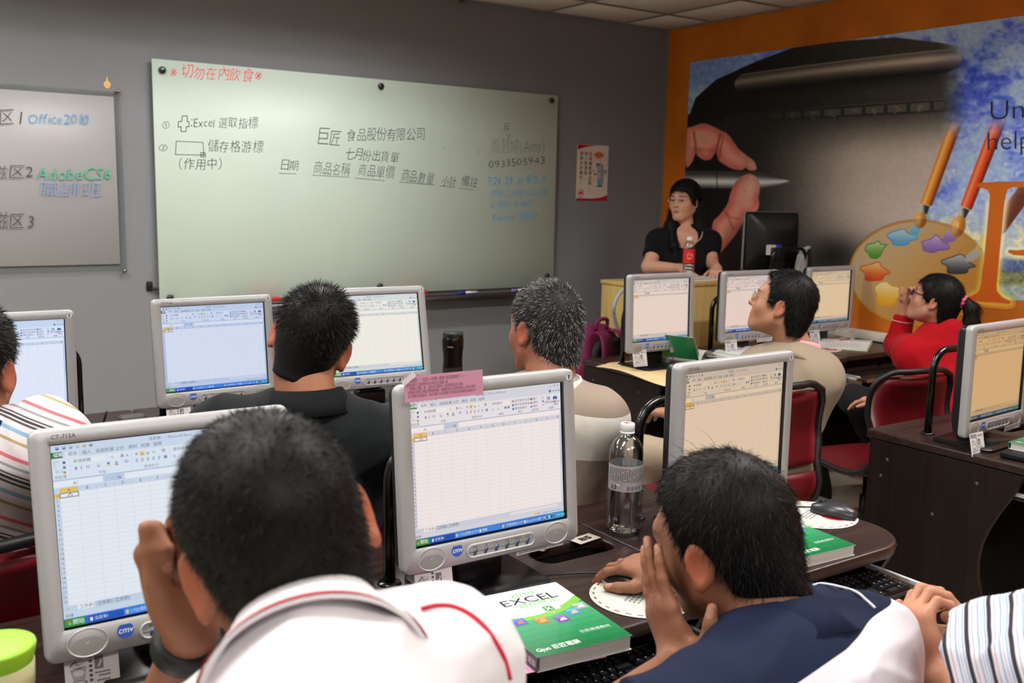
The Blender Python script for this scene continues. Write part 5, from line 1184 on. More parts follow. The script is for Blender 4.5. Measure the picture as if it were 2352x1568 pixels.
# open books and envelope on the far desks
def open_book(x, y, z, rz, label, w=0.185, h=0.255, th=0.014, cover=(60, 170, 130)):
    t = empty('open_book', (x, y, z), rz, label, 'book', 'open textbooks')
    for s in (-1, 1):
        n = MB(); prof = [(0.0, 0.004)] + [(s * w * k, th * (1.0 - 0.55 * k) * math.sin(min(1, 0.25 + k * 3) * PI / 2)) for k in np.linspace(0.06, 1, 9)]
        top = [[(a, v, b + 0.001) for a, b in prof] for v in (-h / 2, h / 2)]; V = np.concatenate([top[0], top[1], [(a, v, 0.0012) for v in (-h / 2, h / 2) for a, b in prof]]); m_ = len(prof); F = [(i, i + 1, m_ + i + 1, m_ + i) for i in range(m_ - 1)]
        F += [(2 * m_ + i, 2 * m_ + i + 1, i + 1, i) for i in range(m_ - 1)] + [(m_ + i, m_ + i + 1, 3 * m_ + i + 1, 3 * m_ + i) for i in range(m_ - 1)] + [(m_ - 1, 2 * m_ - 1, 4 * m_ - 1, 3 * m_ - 1)]
        n.add(V, F, 0, False); ob('page_block', n.mesh('page_block'), PAPER, t)
        q = Print(0.0001)
        for j in range(13):
            L_ = 0.15 if j % 4 else 0.09; q.rect(s * w * 0.5 - 0.065, h * 0.40 - 0.016 * j, s * w * 0.5 - 0.065 + L_ * 0.85, h * 0.40 - 0.016 * j + 0.003, (176, 176, 182), 1)
        q.warp(lambda v: np.c_[v[:, 0], v[:, 2], th * (1.0 - 0.55 * np.abs(v[:, 0]) / w) + 0.0016 - v[:, 1]]); ob('page_print', q.mesh('page_print'), PRINT, t)
    ob('cover', MB().box((0, 0, 0.0006), (2 * w + 0.008, h + 0.008, 0.0011)).mesh('cover'), mat('cover_%d_%d' % (cover[0], cover[1]), cover, rough=0.4), t); return t
open_book(-1.02, -1.86, PZ + 0.018, 0.10, 'open book with mint covers beside the beige jacket man', th=0.016, cover=(150, 205, 186))
tag(ob('paper_stack', MB().box((0, 0, 0.0085), (0.40, 0.24, 0.016), R=RZ(0.05)).mesh('paper_stack'), PAPER, None, (-1.06, -1.86, PZ)), 'stack of white papers under the mint covered open book', 'paper')
open_book(-0.30, -1.83, PZ, 0.55, 'open textbook with a green edge on the desk by the orange wall', th=0.02, cover=(150, 200, 96))
tag(ob('red_ballpoint', MB().tube([(0, 0, 0), (0.13, 0, 0)], 0.004).mesh('red_ballpoint'), mat('pen_red', (196, 96, 84), rough=0.4), None, (-0.30, -1.80, PZ + 0.026), (0, 0.06, 0.25)), 'slim reddish pen lying on the open textbook by the orange wall', 'pen')
open_book(-0.16, -1.60, PZ, -0.1, 'second open notebook behind, against the orange wall', w=0.13, h=0.19, cover=(220, 216, 214))
tag(ob('tan_envelope', MB().loft([[(x, y, z) for x, y in ((-0.125, -0.225), (0.115, -0.225))] for y, z in ((0, 0),)] * 1 + []).mesh('x') if False else (lambda n: n.mesh('tan_envelope'))(MB().loft([[(-0.150 - 0.015 * math.sin(s * 2.2), -0.24 + 0.48 * s, (-0.006 - 0.010 * math.cos(s * 5)) * 1.0), (-0.085, -0.24 + 0.48 * s, 0.0026), (0.10, -0.235 + 0.475 * s, 0.0020), (0.10, -0.235 + 0.475 * s, 0.0006), (-0.085, -0.24 + 0.48 * s, 0.0010), (-0.152 - 0.015 * math.sin(s * 2.2), -0.24 + 0.48 * s, -0.008 - 0.010 * math.cos(s * 5))] for s in np.linspace(0, 1, 9)], smooth=False, cap0=True, cap1=True)), KRAFT, None, (-1.765, -1.925, PZ + 0.0004), (0, 0, -0.06)), 'tan envelope hanging over the side edge of the desk by the backpack', 'envelope')
# textbook standing half open on the envelope: cover curls up to the left, pages lie open
t = empty('textbook', (-1.60, -1.87, PZ + 0.0032), 0.35, 'green textbook with its cover curled up on the tan envelope', 'book', 'green spreadsheet textbooks')
def bent(prof, h0, h1, th): 
    P = np.array(prof); T = np.gradient(P, axis=0); T /= np.linalg.norm(T, axis=1)[:, None]; Nn = np.c_[-T[:, 1], T[:, 0]] * th; n = MB(); m_ = len(P)
    n.loft([[(a, y, b) for a, b in P] + [(a, y, b) for a, b in (P + Nn)[::-1]] for y in (h0, h1)], smooth=False, cap0=True, cap1=True); return n
cprof = arc_path([(0.0, 0.006), (-0.020, 0.030), (-0.018, 0.065), (-0.045, 0.105), (-0.085, 0.150)], 24)
ob('raised_cover', bent(cprof, -0.128, 0.128, 0.0012).mesh('raised_cover'), mat('cover_inside_white', (206, 200, 190), rough=0.5), t)
q = Print(0.0001); book_cover(q, 0.178, 0.256)
cl_ = np.r_[0, np.cumsum(np.linalg.norm(np.diff(cprof, axis=0), axis=1))]; 
def on_cover(v):
    s = (0.089 - v[:, 0]) / 0.178 * 0; s = (v[:, 0] + 0.089) / 0.178 * cl_[-1]; a = np.interp(s, cl_, cprof[:, 0]); b = np.interp(s, cl_, cprof[:, 1]); return np.c_[a - 0.0018 + v[:, 1] * 2, v[:, 2], b - 0.0010 + v[:, 1]]
_big = q.mb; _v = []; 
for v in _big.v: _v.append(on_cover(v))
_big.v = _v; ob('cover_print', q.mesh('cover_print'), PRINTG, t)
ob('spine', MB().box((-0.002, 0, 0.013), (0.003, 0.256, 0.025)).mesh('spine'), mat('spine_green', (34, 146, 86), rough=0.35), t)
ob('page_block', MB().box((0.095, 0, 0.008), (0.185, 0.250, 0.015)).mesh('page_block'), PAPER, t)
pprof = arc_path([(0.0, 0.016), (0.03, 0.050), (0.065, 0.070), (0.12, 0.060), (0.19, 0.030)], 24)
ob('lifted_pages', bent(pprof, -0.123, 0.126, 0.0014).mesh('lifted_pages'), PAPER, t)
q = Print(0.0001); q.text('EXCEL 2010 實務應用', -0.10, -0.004, 0.010, (206, 236, 216), 1, 'l', width=0.14); q.warp(lambda v: np.c_[-0.0038 + v[:, 1], -v[:, 0], 0.012 + v[:, 2]]); ob('spine_print', q.mesh('spine_print'), PRINTG, t)
tag(ob('red_book', MB().box((0, 0, 0.006), (0.10, 0.13, 0.011), 0.001, seg=1).mesh('red_book'), mat('red_cover', (196, 40, 60), rough=0.4), None, (-1.235, -1.96, PZ), (0, 0, 0.1)), 'small red covered booklet at the left of the open mint book', 'book')
# blue hole punch, phone on the second row
t = empty('stapler', (-3.255, -1.955, PZ), 0.25, 'blue desk stapler behind the spiky haired man\'s shoulder', 'stapler')
ob('base', MB().box((0, 0, 0.006), (0.10, 0.030, 0.010), 0.004).mesh('base'), BLACKP, t)
ob('handle', MB().loft([[(0.046 * math.cos(a) * k, 0.014 * math.sin(a) * k, zz) for a in np.linspace(0, 2 * PI, 24, endpoint=False)] for k, zz in ((0.85, 0.016), (1.05, 0.022), (1.05, 0.034), (0.85, 0.040))], cap0=True, cap1=True).mesh('handle'), BLUEP, t)
t = empty('wallet', (-3.20, -2.005, PZ), -0.35, 'black wallet with a metal snap beside the blue stapler', 'wallet')
ob('leather', MB().box((0, 0, 0.010), (0.11, 0.085, 0.019), 0.007).mesh('leather'), mat('black_leather', (20, 22, 26), rough=0.45), t); ob('snap', MB().lathe([(0.0, 0.0025), (0.004, 0.002), (0.005, 0)], 14, (0.038, -0.026, 0.0195)).mesh('snap'), CHROME, t)
t = empty('mobile_phone', (-3.165, -2.060, PZ), 0.5, 'red rimmed mobile phone lying by the ivory screen', 'phone')
ob('body', MB().box((0, 0, 0.005), (0.12, 0.06, 0.009), 0.004).mesh('body'), REDP, t); ob('screen', MB().box((0, 0, 0.0098), (0.100, 0.050, 0.0008)).mesh('screen'), mat('dark_blue_glass', (30, 46, 84), rough=0.1), t)

# ------------------------------------------------------------------ chairs: one-piece curved seat shell with black rim, gas lift, five star base
def make_chair():
    parts = {}
    path = arc_path([(0, 0.235, 0.445), (0, 0.20, 0.462), (0, 0.05, 0.462), (0, -0.11, 0.458), (0, -0.195, 0.485), (0, -0.235, 0.550), (0, -0.215, 0.640), (0, -0.205, 0.720), (0, -0.225, 0.800), (0, -0.262, 0.885)], 44)
    n_ = len(path); s = np.linspace(0, 1, n_)
    w = np.interp(s, [0, 0.04, 0.12, 0.38, 0.52, 0.62, 0.75, 0.92, 0.98, 1.0], [0.150, 0.195, 0.222, 0.222, 0.190, 0.185, 0.205, 0.205, 0.180, 0.140])
    T = np.gradient(path, axis=0); T /= np.linalg.norm(T, axis=1)[:, None]; Nn = np.cross(T, [1, 0, 0]); Nn = -Nn
    def sec(i0, i1, th0, th1, inset):
        n = MB(); rings = []
        for i in range(i0, i1):
            ww = w[i] - inset; curv = 0.028 * (i > 26) * min(1, (i - 26) / 8.)
            x = np.linspace(-1, 1, 9); top = [path[i] + np.array([q * ww, 0, 0]) + Nn[i] * (th0 * (1 - abs(q) ** 4)) + np.array([0, curv * q * q, 0]) for q in x]
            bot = [path[i] + np.array([q * ww, 0, 0]) - Nn[i] * th1 * (1 - abs(q) ** 6) + np.array([0, curv * q * q, 0]) for q in x[::-1]]
            rings.append(top + bot)
        n.loft(rings, cap0=True, cap1=True); return n
    parts['seat'] = (sec(1, 23, 0.030, 0.012, 0.010).mesh('seat'), REDV)
    parts['backrest'] = (sec(23, n_ - 1, 0.020, 0.016, 0.010).mesh('backrest'), REDV)
    edge = []
    for i in range(n_): edge.append(path[i] + np.array([w[i], 0.028 * (i > 26) * min(1, (i - 26) / 8.), 0]))
    e2 = [q * np.array([-1, 1, 1]) for q in edge]; top = [edge[-1] + np.array([-0.03, -.004, 0.006]), path[-1] + np.array([0.05, -0.006, 0.010]), path[-1] + np.array([-0.05, -0.006, 0.010]), e2[-1] + np.array([0.03, -.004, 0.006])]
    fr = [e2[0] + np.array([0.04, .006, -.002]), e2[0] * np.array([-1, 1, 1]) + np.array([-0.04, .006, -.002])]
    loop = edge + top + e2[::-1] + fr + [edge[0]]
    parts['rim'] = (MB().tube(np.array(loop), 0.0125, 10).mesh('rim'), mat('black_rubber_rim', (20, 20, 22), rough=0.45))
    n = MB(); n.box((0, 0, 0.435), (0.20, 0.22, 0.03), 0.01); n.lathe([(0.026, 0.10), (0.026, 0.29), (0.017, 0.291), (0.017, 0.425)], 18); parts['column'] = (n.mesh('column'), BLACKP)
    return parts
CH = make_chair()
leg = MB(); leg.loft([[(x * 1.0, y0, z) for x, z in ((-hw_, z0), (hw_, z0), (hw_ * 0.8, z1), (-hw_ * 0.8, z1))] for y0, hw_, z0, z1 in ((0.02, 0.030, 0.080, 0.125), (0.16, 0.024, 0.075, 0.108), (0.285, 0.019, 0.068, 0.088))], smooth=False, cap0=True, cap1=True)
LEGM = leg.mesh('base_leg'); LEGM.materials.append(BLACKP)
cs = MB(); cs.lathe([(0.0, -0.011), (0.024, -0.011), (0.0265, -0.006), (0.0265, 0.006), (0.024, 0.011), (0.0, 0.011)], 20, (0, 0, 0.0268), R=RY(PI / 2)); cs.box((0, 0.004, 0.055), (0.030, 0.050, 0.030), 0.010); CASTM = cs.mesh('caster'); CASTM.materials.append(BLACKP)
chair0 = None
def chair(x, y, rz, label, dz=0.0, spin=0.3, dark=False):
    global chair0
    t = empty('office_chair', (x, y, 0), rz, label, 'chair', 'red vinyl classroom chairs')
    for nm in ('seat', 'backrest', 'rim'):
        me_, m_ = CH[nm]; ob(nm, me_, m_, t, (0, 0, dz))
    ob('column', CH['column'][0], CH['column'][1], t, (0, 0, dz * 0.5))
    for k in range(5):
        a = spin + 2 * PI * k / 5; l_ = ob('base_leg', LEGM, None, t, (0, 0, 0), (0, 0, a)); ob('caster', CASTM, None, l_, (0, 0.285, 0), (0, 0, 0.7 * k))
    return t
chair(-1.20, -2.66, -0.22, 'empty red vinyl chair with a black rim behind the beige jacket man', -0.03, 0.55)
chair(-2.33, -2.90, -0.10, 'red vinyl chair under the beige jacket man', 0.055)
chair(-0.60, -2.66, 0.02, 'red vinyl chair under the red jacket woman')
chair(-4.62, -3.02, 0.0, 'dark red chair with a black rim under the striped shirt man at left')
chair(-3.88, -2.86, 0.05, 'red vinyl chair under the spiky haired man', 0.02)
chair(-3.27, -2.98, -0.04, 'red vinyl chair under the grey haired man', 0.03)
chair(-4.47, -4.52, 0.0, 'red vinyl chair under the watch-wearing man')
chair(-3.80, -4.50, 0.0, 'red vinyl chair under the navy shirt man')

# ------------------------------------------------------------------ teaching desk, its monitor, guard, bottle, papers
TD_Y0, TD_Y1, TD_X0, TD_X1, TD_Z = -1.36, -1.00, -1.34, -0.03, 1.072
t = empty('teaching_desk', ((TD_X0 + TD_X1) / 2, (TD_Y0 + TD_Y1) / 2, 0), 0, 'tall tan laminate teaching desk in front of the standing woman', 'desk')
cx_, cy_ = (TD_X0 + TD_X1) / 2, (TD_Y0 + TD_Y1) / 2; wx, wy = TD_X1 - TD_X0, TD_Y1 - TD_Y0
ob('front_panel', MB().box((0, -wy / 2 + 0.01, (TD_Z - 0.02) / 2), (wx, 0.018, TD_Z - 0.024), 0.001, seg=1).mesh('front_panel'), LECT, t)
for sx in (-1, 1): ob('side_panel', MB().box((sx * (wx / 2 - 0.009), 0.008, (TD_Z - 0.02) / 2), (0.018, wy - 0.02, TD_Z - 0.026), 0.001, seg=1).mesh('side_panel'), LECT, t)
ob('desk_top', MB().box((0, 0, TD_Z - 0.011), (wx + 0.01, wy + 0.01, 0.022), 0.003).mesh('desk_top'), LECT, t)
ob('shelf', MB().box((0, 0.02, 0.55), (wx - 0.04, wy - 0.06, 0.018)).mesh('shelf'), LECT, t)
t = empty('paper_sheet', (-0.86, -1.20, TD_Z + 0.0005), 0.05, 'white paper sheets lying on the teaching desk beside the small bottle', 'paper')
ob('sheets', MB().box((0, 0, 0.004), (0.36, 0.22, 0.007)).mesh('sheets'), PAPER, t)
p = at_y(1580, 640, -1.27)
t = empty('water_bottle', (p[0], -1.27, TD_Z + 0.001), 0, 'small clear water bottle with a red label on the teaching desk', 'bottle', 'drinking water bottles')
zt = at_y(1580, 544, -1.27)[2] - TD_Z; rs = 0.0325
pr = [(0.0, 0.003), (0.024, 0.0), (0.031, 0.004), (rs, 0.010)]
for k in range(5): z0 = 0.014 + 0.0155 * k * zt / 0.22; pr += [(rs, z0), (rs, z0 + 0.009), (rs - 0.0025, z0 + 0.0115), (rs, z0 + 0.014)]
zl = pr[-1][1] + 0.004; zs = zt - 0.062
pr += [(rs - 0.001, zl), (rs - 0.001, zs - 0.004), (rs, zs), (rs * 0.93, zs + 0.016), (rs * 0.72, zs + 0.030), (0.0145, zs + 0.040), (0.0130, zs + 0.046)]
ob('body', MB().lathe(pr, 36).mesh('body'), PETG, t)
ob('water', MB().lathe([(0.0, 0.005)] + [(r * 0.94, z + 0.001) for r, z in pr if 0.008 < z < zl - 0.003] + [(rs * 0.93, zs - 0.02), (0.0, zs - 0.02)], 36).mesh('water'), WATER, t)
ob('label', MB().loft([np.stack([(rs + 0.0004) * np.cos(aa), (rs + 0.0004) * np.sin(aa), np.full(56, z)], 1) for z in (zl, zs - 0.005)]).mesh('label'), mat('red_label', (206, 38, 42), rough=0.35), t)
q = Print(0.00015); zm = (zl + zs) / 2
q.poly([(-0.015, zm - 0.008)] + [(0.016 * math.cos(a), zm + 0.002 + 0.011 * math.sin(a)) for a in np.linspace(PI, 0, 14)] + [(0.016, zm - 0.008)], (226, 232, 234), 1); q.poly([(-0.015, zm - 0.004), (-0.006, zm + 0.008), (0.0, zm + 0.001), (0.006, zm + 0.009), (0.015, zm - 0.004)], (110, 170, 50), 2)
for k in range(7): q.rect(-0.014 + 0.004 * k, zm - 0.016, -0.0115 + 0.004 * k, zm - 0.012, (240, 220, 214), 1)
q.warp(lambda v: wrapc(v, rs + 0.0006, -2.2)); ob('label_print', q.mesh('label_print'), PRINT, t); cap(t, zs + 0.043, 0.0152, 0.018)
# monitor seen from behind
pm = at_y(1777, 640, -1.17)
t = empty('monitor', (pm[0], -1.17, TD_Z + 0.0005), PI - 0.30, 'black backed monitor on the teaching desk turned away from the class', 'monitor', 'classroom monitors')
lo = V3(0, -0.05, 0.215)
ob('bezel', BEZEL, None, t, lo); bk_ = ob('back_housing', BACK, None, t, lo); sc = ob('screen', SCR, SCREEN, t, lo + V3(0, 0.009, 0)); sc.color = (*lin((225, 225, 225)), 1)
n = MB(); n.box((0, 0.02, 0.09), (0.10, 0.035, 0.16), 0.008); ob('stand_neck', n.mesh('stand_neck'), SEATN, t)
n = MB(); n.box((0, 0.0, 0.006), (0.25, 0.20, 0.012), 0.005); ob('stand_base', n.mesh('stand_base'), SEATN, t)
ob('asset_sticker', INVN, None, bk_, (-0.035, 0.0592, 0.07), (0, 0, PI))
ob('rating_plate', MB().box((0.045, 0.077, -0.060), (0.07, 0.001, 0.06)).mesh('rating_plate'), PAPER, bk_)
ob('video_plug', MB().box((0.0, 0.085, -0.05), (0.034, 0.016, 0.042), 0.004).mesh('video_plug'), BLUEP, bk_)
ob('video_cable', MB().tube(arc_path([(0.0, 0.085, -0.07), (0.01, 0.10, -0.11), (0.05, 0.095, -0.14), (0.06, 0.08, -0.20)], 20), 0.004).mesh('video_cable'), BLACKP, bk_)
a0, a1 = at_y(1774, 600, -1.325), at_y(1849, 596, -1.325)
g2 = guard((a0[0] + a1[0]) / 2 - OX, -1.325 - OY, 'black bent tube guard on the teaching desk behind the turned monitor', w=a1[0] - a0[0], h=at_y(1810, 567, -1.325)[2] - TD_Z - 0.012, r=0.05, base=TD_Z + 0.0005, tr=0.010)
p = at_y(1838, 600, -1.30)
t = empty('plastic_bag', (p[0], -1.30, TD_Z + 0.0008), 0, 'crumpled clear plastic bag beside the monitor on the teaching desk', 'bag')
n = MB(); rng = np.random.RandomState(4); rings = []
for k, (z, r) in enumerate(((0.0, 0.02), (0.02, 0.035), (0.07, 0.032), (0.12, 0.028), (0.15, 0.02), (0.17, 0.03))):
    a = np.linspace(0, 2 * PI, 18, endpoint=False); rr_ = r * (1 + 0.25 * rng.randn(18) * 0.6); rings.append(np.stack([rr_ * np.cos(a) + 0.01 * k * 0.5, rr_ * np.sin(a), np.full(18, z) + 0.004 * rng.randn(18) * (z > 0)], 1))
n.loft(rings, smooth=False, cap0=True); ob('film', n.mesh('film'), mat('cloudy_film', (222, 218, 218), rough=0.25, alpha=0.55), t)
ob('tied_end', MB().tube([(0.02, 0, 0.165), (0.05, -0.01, 0.172), (0.085, -0.015, 0.175)], [0.008, 0.012, 0.010]).mesh('tied_end'), MATS['cloudy_film'], t)
# grey conduit arching to the wall
tag(ob('flex_conduit', MB().tube(arc_path([(*at_y(1462, 653, -1.2),), (*at_y(1446, 658, -1.2),), (*at_y(1424, 672, -1.2),), (*at_y(1410, 705, -1.2),), (*at_y(1413, 735, -1.18),), (*at_y(1424, 775, -1.16),), (*at_y(1430, 840, -1.14),), (-1.42, -1.12, 0.02)], 48), 0.011, 10).mesh('flex_conduit'), GREYCAB), 'grey flexible conduit arching up behind the monitor by the backpack', 'conduit')
# beige cable duct along the orange wall
tag(ob('cable_duct', MB().box((-0.03, -1.55, 0.78), (0.055, 1.3, 0.05), 0.004).mesh('cable_duct'), BEIGEC), 'beige cable duct along the foot of the mural behind the last monitor', 'duct')

# ------------------------------------------------------------------ maroon backpack on a black stool
bx, by = at_y(1368, 800, -1.36)[0], -1.36
t = empty('stool', (bx, by, 0), 0.2, 'black stool carrying the maroon backpack', 'stool')
ob('seat', MB().lathe([(0.0, 0.31), (0.15, 0.31), (0.16, 0.32), (0.16, 0.345), (0.15, 0.355), (0.0, 0.355)], 28).mesh('seat'), BLACKP, t)
for k in range(4): a = PI / 4 + k * PI / 2; ob('leg', MB().tube([(0.11 * math.cos(a), 0.11 * math.sin(a), 0.315), (0.16 * math.cos(a), 0.16 * math.sin(a), 0.0)], 0.012).mesh('leg'), BLACKM, t)
t = empty('backpack', (bx, by, 0.356), 0.30, 'maroon backpack with black padding standing behind the grey haired man', 'backpack')
def body_ring(z, w, d, y0=0.0, n=10): return [(x * 1.22, y + y0, z * 1.18) for x, y in rrect(w, d, min(w, d) * 0.32, n)]
n = MB(); n.loft([body_ring(z, w, d, y0) for z, w, d, y0 in ((0.0, 0.27, 0.13, 0), (0.01, 0.30, 0.16, 0), (0.12, 0.32, 0.18, 0), (0.28, 0.31, 0.17, 0.005), (0.37, 0.28, 0.14, 0.01), (0.42, 0.21, 0.10, 0.015), (0.445, 0.12, 0.06, 0.02))], cap0=True, cap1=True); ob('bag_body', smooth_angle(n.mesh('bag_body'), 60), BAG, t)
n = MB(); n.loft([[(x, y0, z) for x, z in rrect(0.31 * k, 0.43 * k, 0.07, 8, 0, 0.25)] for y0, k in ((-0.080, 1.0), (-0.100, 0.97), (-0.104, 0.90))], cap1=True); ob('back_padding', n.mesh('back_padding'), BAGB, t)
for s in (-1, 1):
    P = arc_path([(s * 0.060, -0.055, 0.505), (s * 0.080, -0.112, 0.48), (s * 0.105, -0.138, 0.36), (s * 0.125, -0.132, 0.21), (s * 0.150, -0.115, 0.07), (s * 0.160, -0.080, 0.015)], 26)
    n = MB(); W_ = np.interp(np.linspace(0, 1, len(P)), [0, 0.15, 0.6, 0.8, 1], [0.030, 0.042, 0.040, 0.020, 0.015]); n.loft([[(p[0] - w_, p[1] - 0.002, p[2]), (p[0] - w_ * 0.8, p[1] - 0.011, p[2]), (p[0] + w_ * 0.8, p[1] - 0.011, p[2]), (p[0] + w_, p[1] - 0.002, p[2]), (p[0] + w_, p[1] + 0.004, p[2]), (p[0] - w_, p[1] + 0.004, p[2])] for p, w_ in zip(P, W_)], cap0=True, cap1=True); ob('shoulder_strap', smooth_angle(n.mesh('shoulder_strap'), 50), BAG, t)
ob('carry_loop', MB().tube(arc_path([(-0.05, -0.03, 0.51), (-0.04, -0.035, 0.555), (0.04, -0.035, 0.555), (0.05, -0.03, 0.51)], 18), 0.010, 8).mesh('carry_loop'), BAG, t)

# ------------------------------------------------------------------ figures: signed distance bodies meshed with surface nets
f32 = np.float32
def ell(c, r, R=None):
    c = np.asarray(c, f32); r = np.asarray(r, f32); Rm = None if R is None else np.asarray(R, f32)
    def f(P):
        q = P - c
        if Rm is not None: q = q @ Rm
        k0 = np.sqrt(((q / r) ** 2).sum(1)); k1 = np.sqrt(((q / (r * r)) ** 2).sum(1)) + 1e-9
        return k0 * (k0 - 1) / k1
    return f
def cone(a, b, ra, rb):
    a = np.asarray(a, f32); b = np.asarray(b, f32); ba = b - a; L2 = float(ba @ ba) + 1e-12
    def f(P):
        q = P - a; h = np.clip(q @ ba / L2, 0, 1); return np.sqrt(((q - h[:, None] * ba) ** 2).sum(1)) - (ra + (rb - ra) * h)
    return f
def smin(k, *fs):
    def f(P):
        d = fs[0](P)
        for g in fs[1:]:
            e = g(P); h = np.maximum(k - np.abs(d - e), 0) / k; d = np.minimum(d, e) - h * h * k * 0.25
        return d
    return f
def sub(k, f0, *fs):
    def f(P):
        d = f0(P)
        for g in fs:
            e = -g(P); h = np.maximum(k - np.abs(d - e), 0) / k; d = np.maximum(d, e) + h * h * k * 0.25
        return d
    return f
def isect(f0, *fs):
    def f(P):
        d = f0(P)
        for g in fs: d = np.maximum(d, g(P))
        return d
    return f
def half(o, n):
    o = np.asarray(o, f32); n = np.asarray(nrm(n), f32); return lambda P: (P - o) @ n
def local(f0, c, R, s=1.0):
    c = np.asarray(c, f32); R = np.asarray(R, f32); return lambda P: f0((P - c) @ R / s) * s
def boxed(f0, lo, hi):
    lo = np.asarray(lo, f32); hi = np.asarray(hi, f32)
    def f(P):
        q = np.maximum(np.maximum(lo - P, P - hi), 0); d = np.sqrt((q * q).sum(1)) + 0.03; m = (q.max(1) <= 0)
        if m.any(): d[m] = f0(P[m])
        return d
    return f
def mesh_sdf(f, lo, hi, h):
    lo = np.asarray(lo, float); n = np.maximum(8, (np.ceil((np.asarray(hi) - lo) / h).astype(int) // 4 + 1) * 4); B = n // 4
    ax = [lo[i] + h * (np.arange(B[i]) * 4 + 1.5) for i in range(3)]
    G = np.stack(np.meshgrid(*ax, indexing='ij'), -1).reshape(-1, 3).astype(f32); dc = f(G)
    near = np.abs(dc) < h * 3.46 * 2.0
    Sg = np.repeat(np.repeat(np.repeat(np.where(dc > 0, 1.0, -1.0).reshape(B).astype(f32), 4, 0), 4, 1), 4, 2)
    bi = np.argwhere(near.reshape(B)) * 4; off = np.stack(np.meshgrid(*[np.arange(4)] * 3, indexing='ij'), -1).reshape(-1, 3)
    ii = (bi[:, None, :] + off[None]).reshape(-1, 3); vals = np.empty(len(ii), f32)
    for k in range(0, len(ii), 400000): vals[k:k + 400000] = f((lo + h * ii[k:k + 400000]).astype(f32))
    Sg[ii[:, 0], ii[:, 1], ii[:, 2]] = vals
    ins = Sg < 0; c = ins[:-1, :-1, :-1].astype(np.int8)
    cnt = np.zeros(c.shape, np.int8)
    for a in (0, 1):
        for b in (0, 1):
            for d in (0, 1): cnt += ins[a:a + c.shape[0], b:b + c.shape[1], d:d + c.shape[2]]
    act = np.argwhere((cnt > 0) & (cnt < 8)); idx = np.full(c.shape, -1, np.int64); idx[act[:, 0], act[:, 1], act[:, 2]] = np.arange(len(act))
    acc = np.zeros((len(act), 3)); num = np.zeros(len(act))
    co = [(a, b, d) for a in (0, 1) for b in (0, 1) for d in (0, 1)]
    for p in co:
        for axn in range(3):
            if p[axn]: continue
            q = list(p); q[axn] = 1; s0 = Sg[act[:, 0] + p[0], act[:, 1] + p[1], act[:, 2] + p[2]]; s1 = Sg[act[:, 0] + q[0], act[:, 1] + q[1], act[:, 2] + q[2]]
            m = (s0 < 0) != (s1 < 0); t = s0[m] / (s0[m] - s1[m]); pt = np.tile(np.array(p, float), (m.sum(), 1)); pt[:, axn] += t; acc[m] += pt; num[m] += 1
    V = lo + h * (act + acc / num[:, None]); F = []
    for axn in range(3):
        o1, o2 = (axn + 1) % 3, (axn + 2) % 3; sl0 = [slice(None)] * 3; sl1 = [slice(None)] * 3; sl0[axn] = slice(0, -1); sl1[axn] = slice(1, None)
        A, Bv = ins[tuple(sl0)], ins[tuple(sl1)]; e = np.argwhere(A != Bv); e = e[(e[:, o1] > 0) & (e[:, o2] > 0) & (e[:, o1] < n[o1] - 1) & (e[:, o2] < n[o2] - 1)]
        flip = A[e[:, 0], e[:, 1], e[:, 2]]
        def cell(d1, d2):
            q = e.copy(); q[:, o1] -= d1; q[:, o2] -= d2; return idx[q[:, 0], q[:, 1], q[:, 2]]
        quad = np.stack([cell(1, 1), cell(0, 1), cell(0, 0), cell(1, 0)], 1); quad[~flip] = quad[~flip][:, ::-1]; F.append(quad)
    F = np.concatenate(F); return V, F[(F >= 0).all(1)]
def np_mesh(name, V, F, col=None, attrs=None, smooth=True):
    me = bpy.data.meshes.new(name); me.vertices.add(len(V)); me.vertices.foreach_set('co', np.asarray(V, np.float32).ravel())
    k = F.shape[1]; me.loops.add(F.size); me.loops.foreach_set('vertex_index', F.ravel().astype(np.int32)); me.polygons.add(len(F))
    me.polygons.foreach_set('loop_start', np.arange(0, F.size, k, dtype=np.int32)); me.polygons.foreach_set('loop_total', np.full(len(F), k, np.int32))
    me.polygons.foreach_set('use_smooth', np.full(len(F), smooth)); me.update()
    if col is not None:
        a = me.color_attributes.new('col', 'FLOAT_COLOR', 'POINT'); a.data.foreach_set('color', np.c_[lin(col), np.ones(len(V))].astype(np.float32).ravel())
    for nm, v in (attrs or {}).items():
        a = me.attributes.new(nm, 'FLOAT', 'POINT'); a.data.foreach_set('value', np.asarray(v, np.float32))
    return me

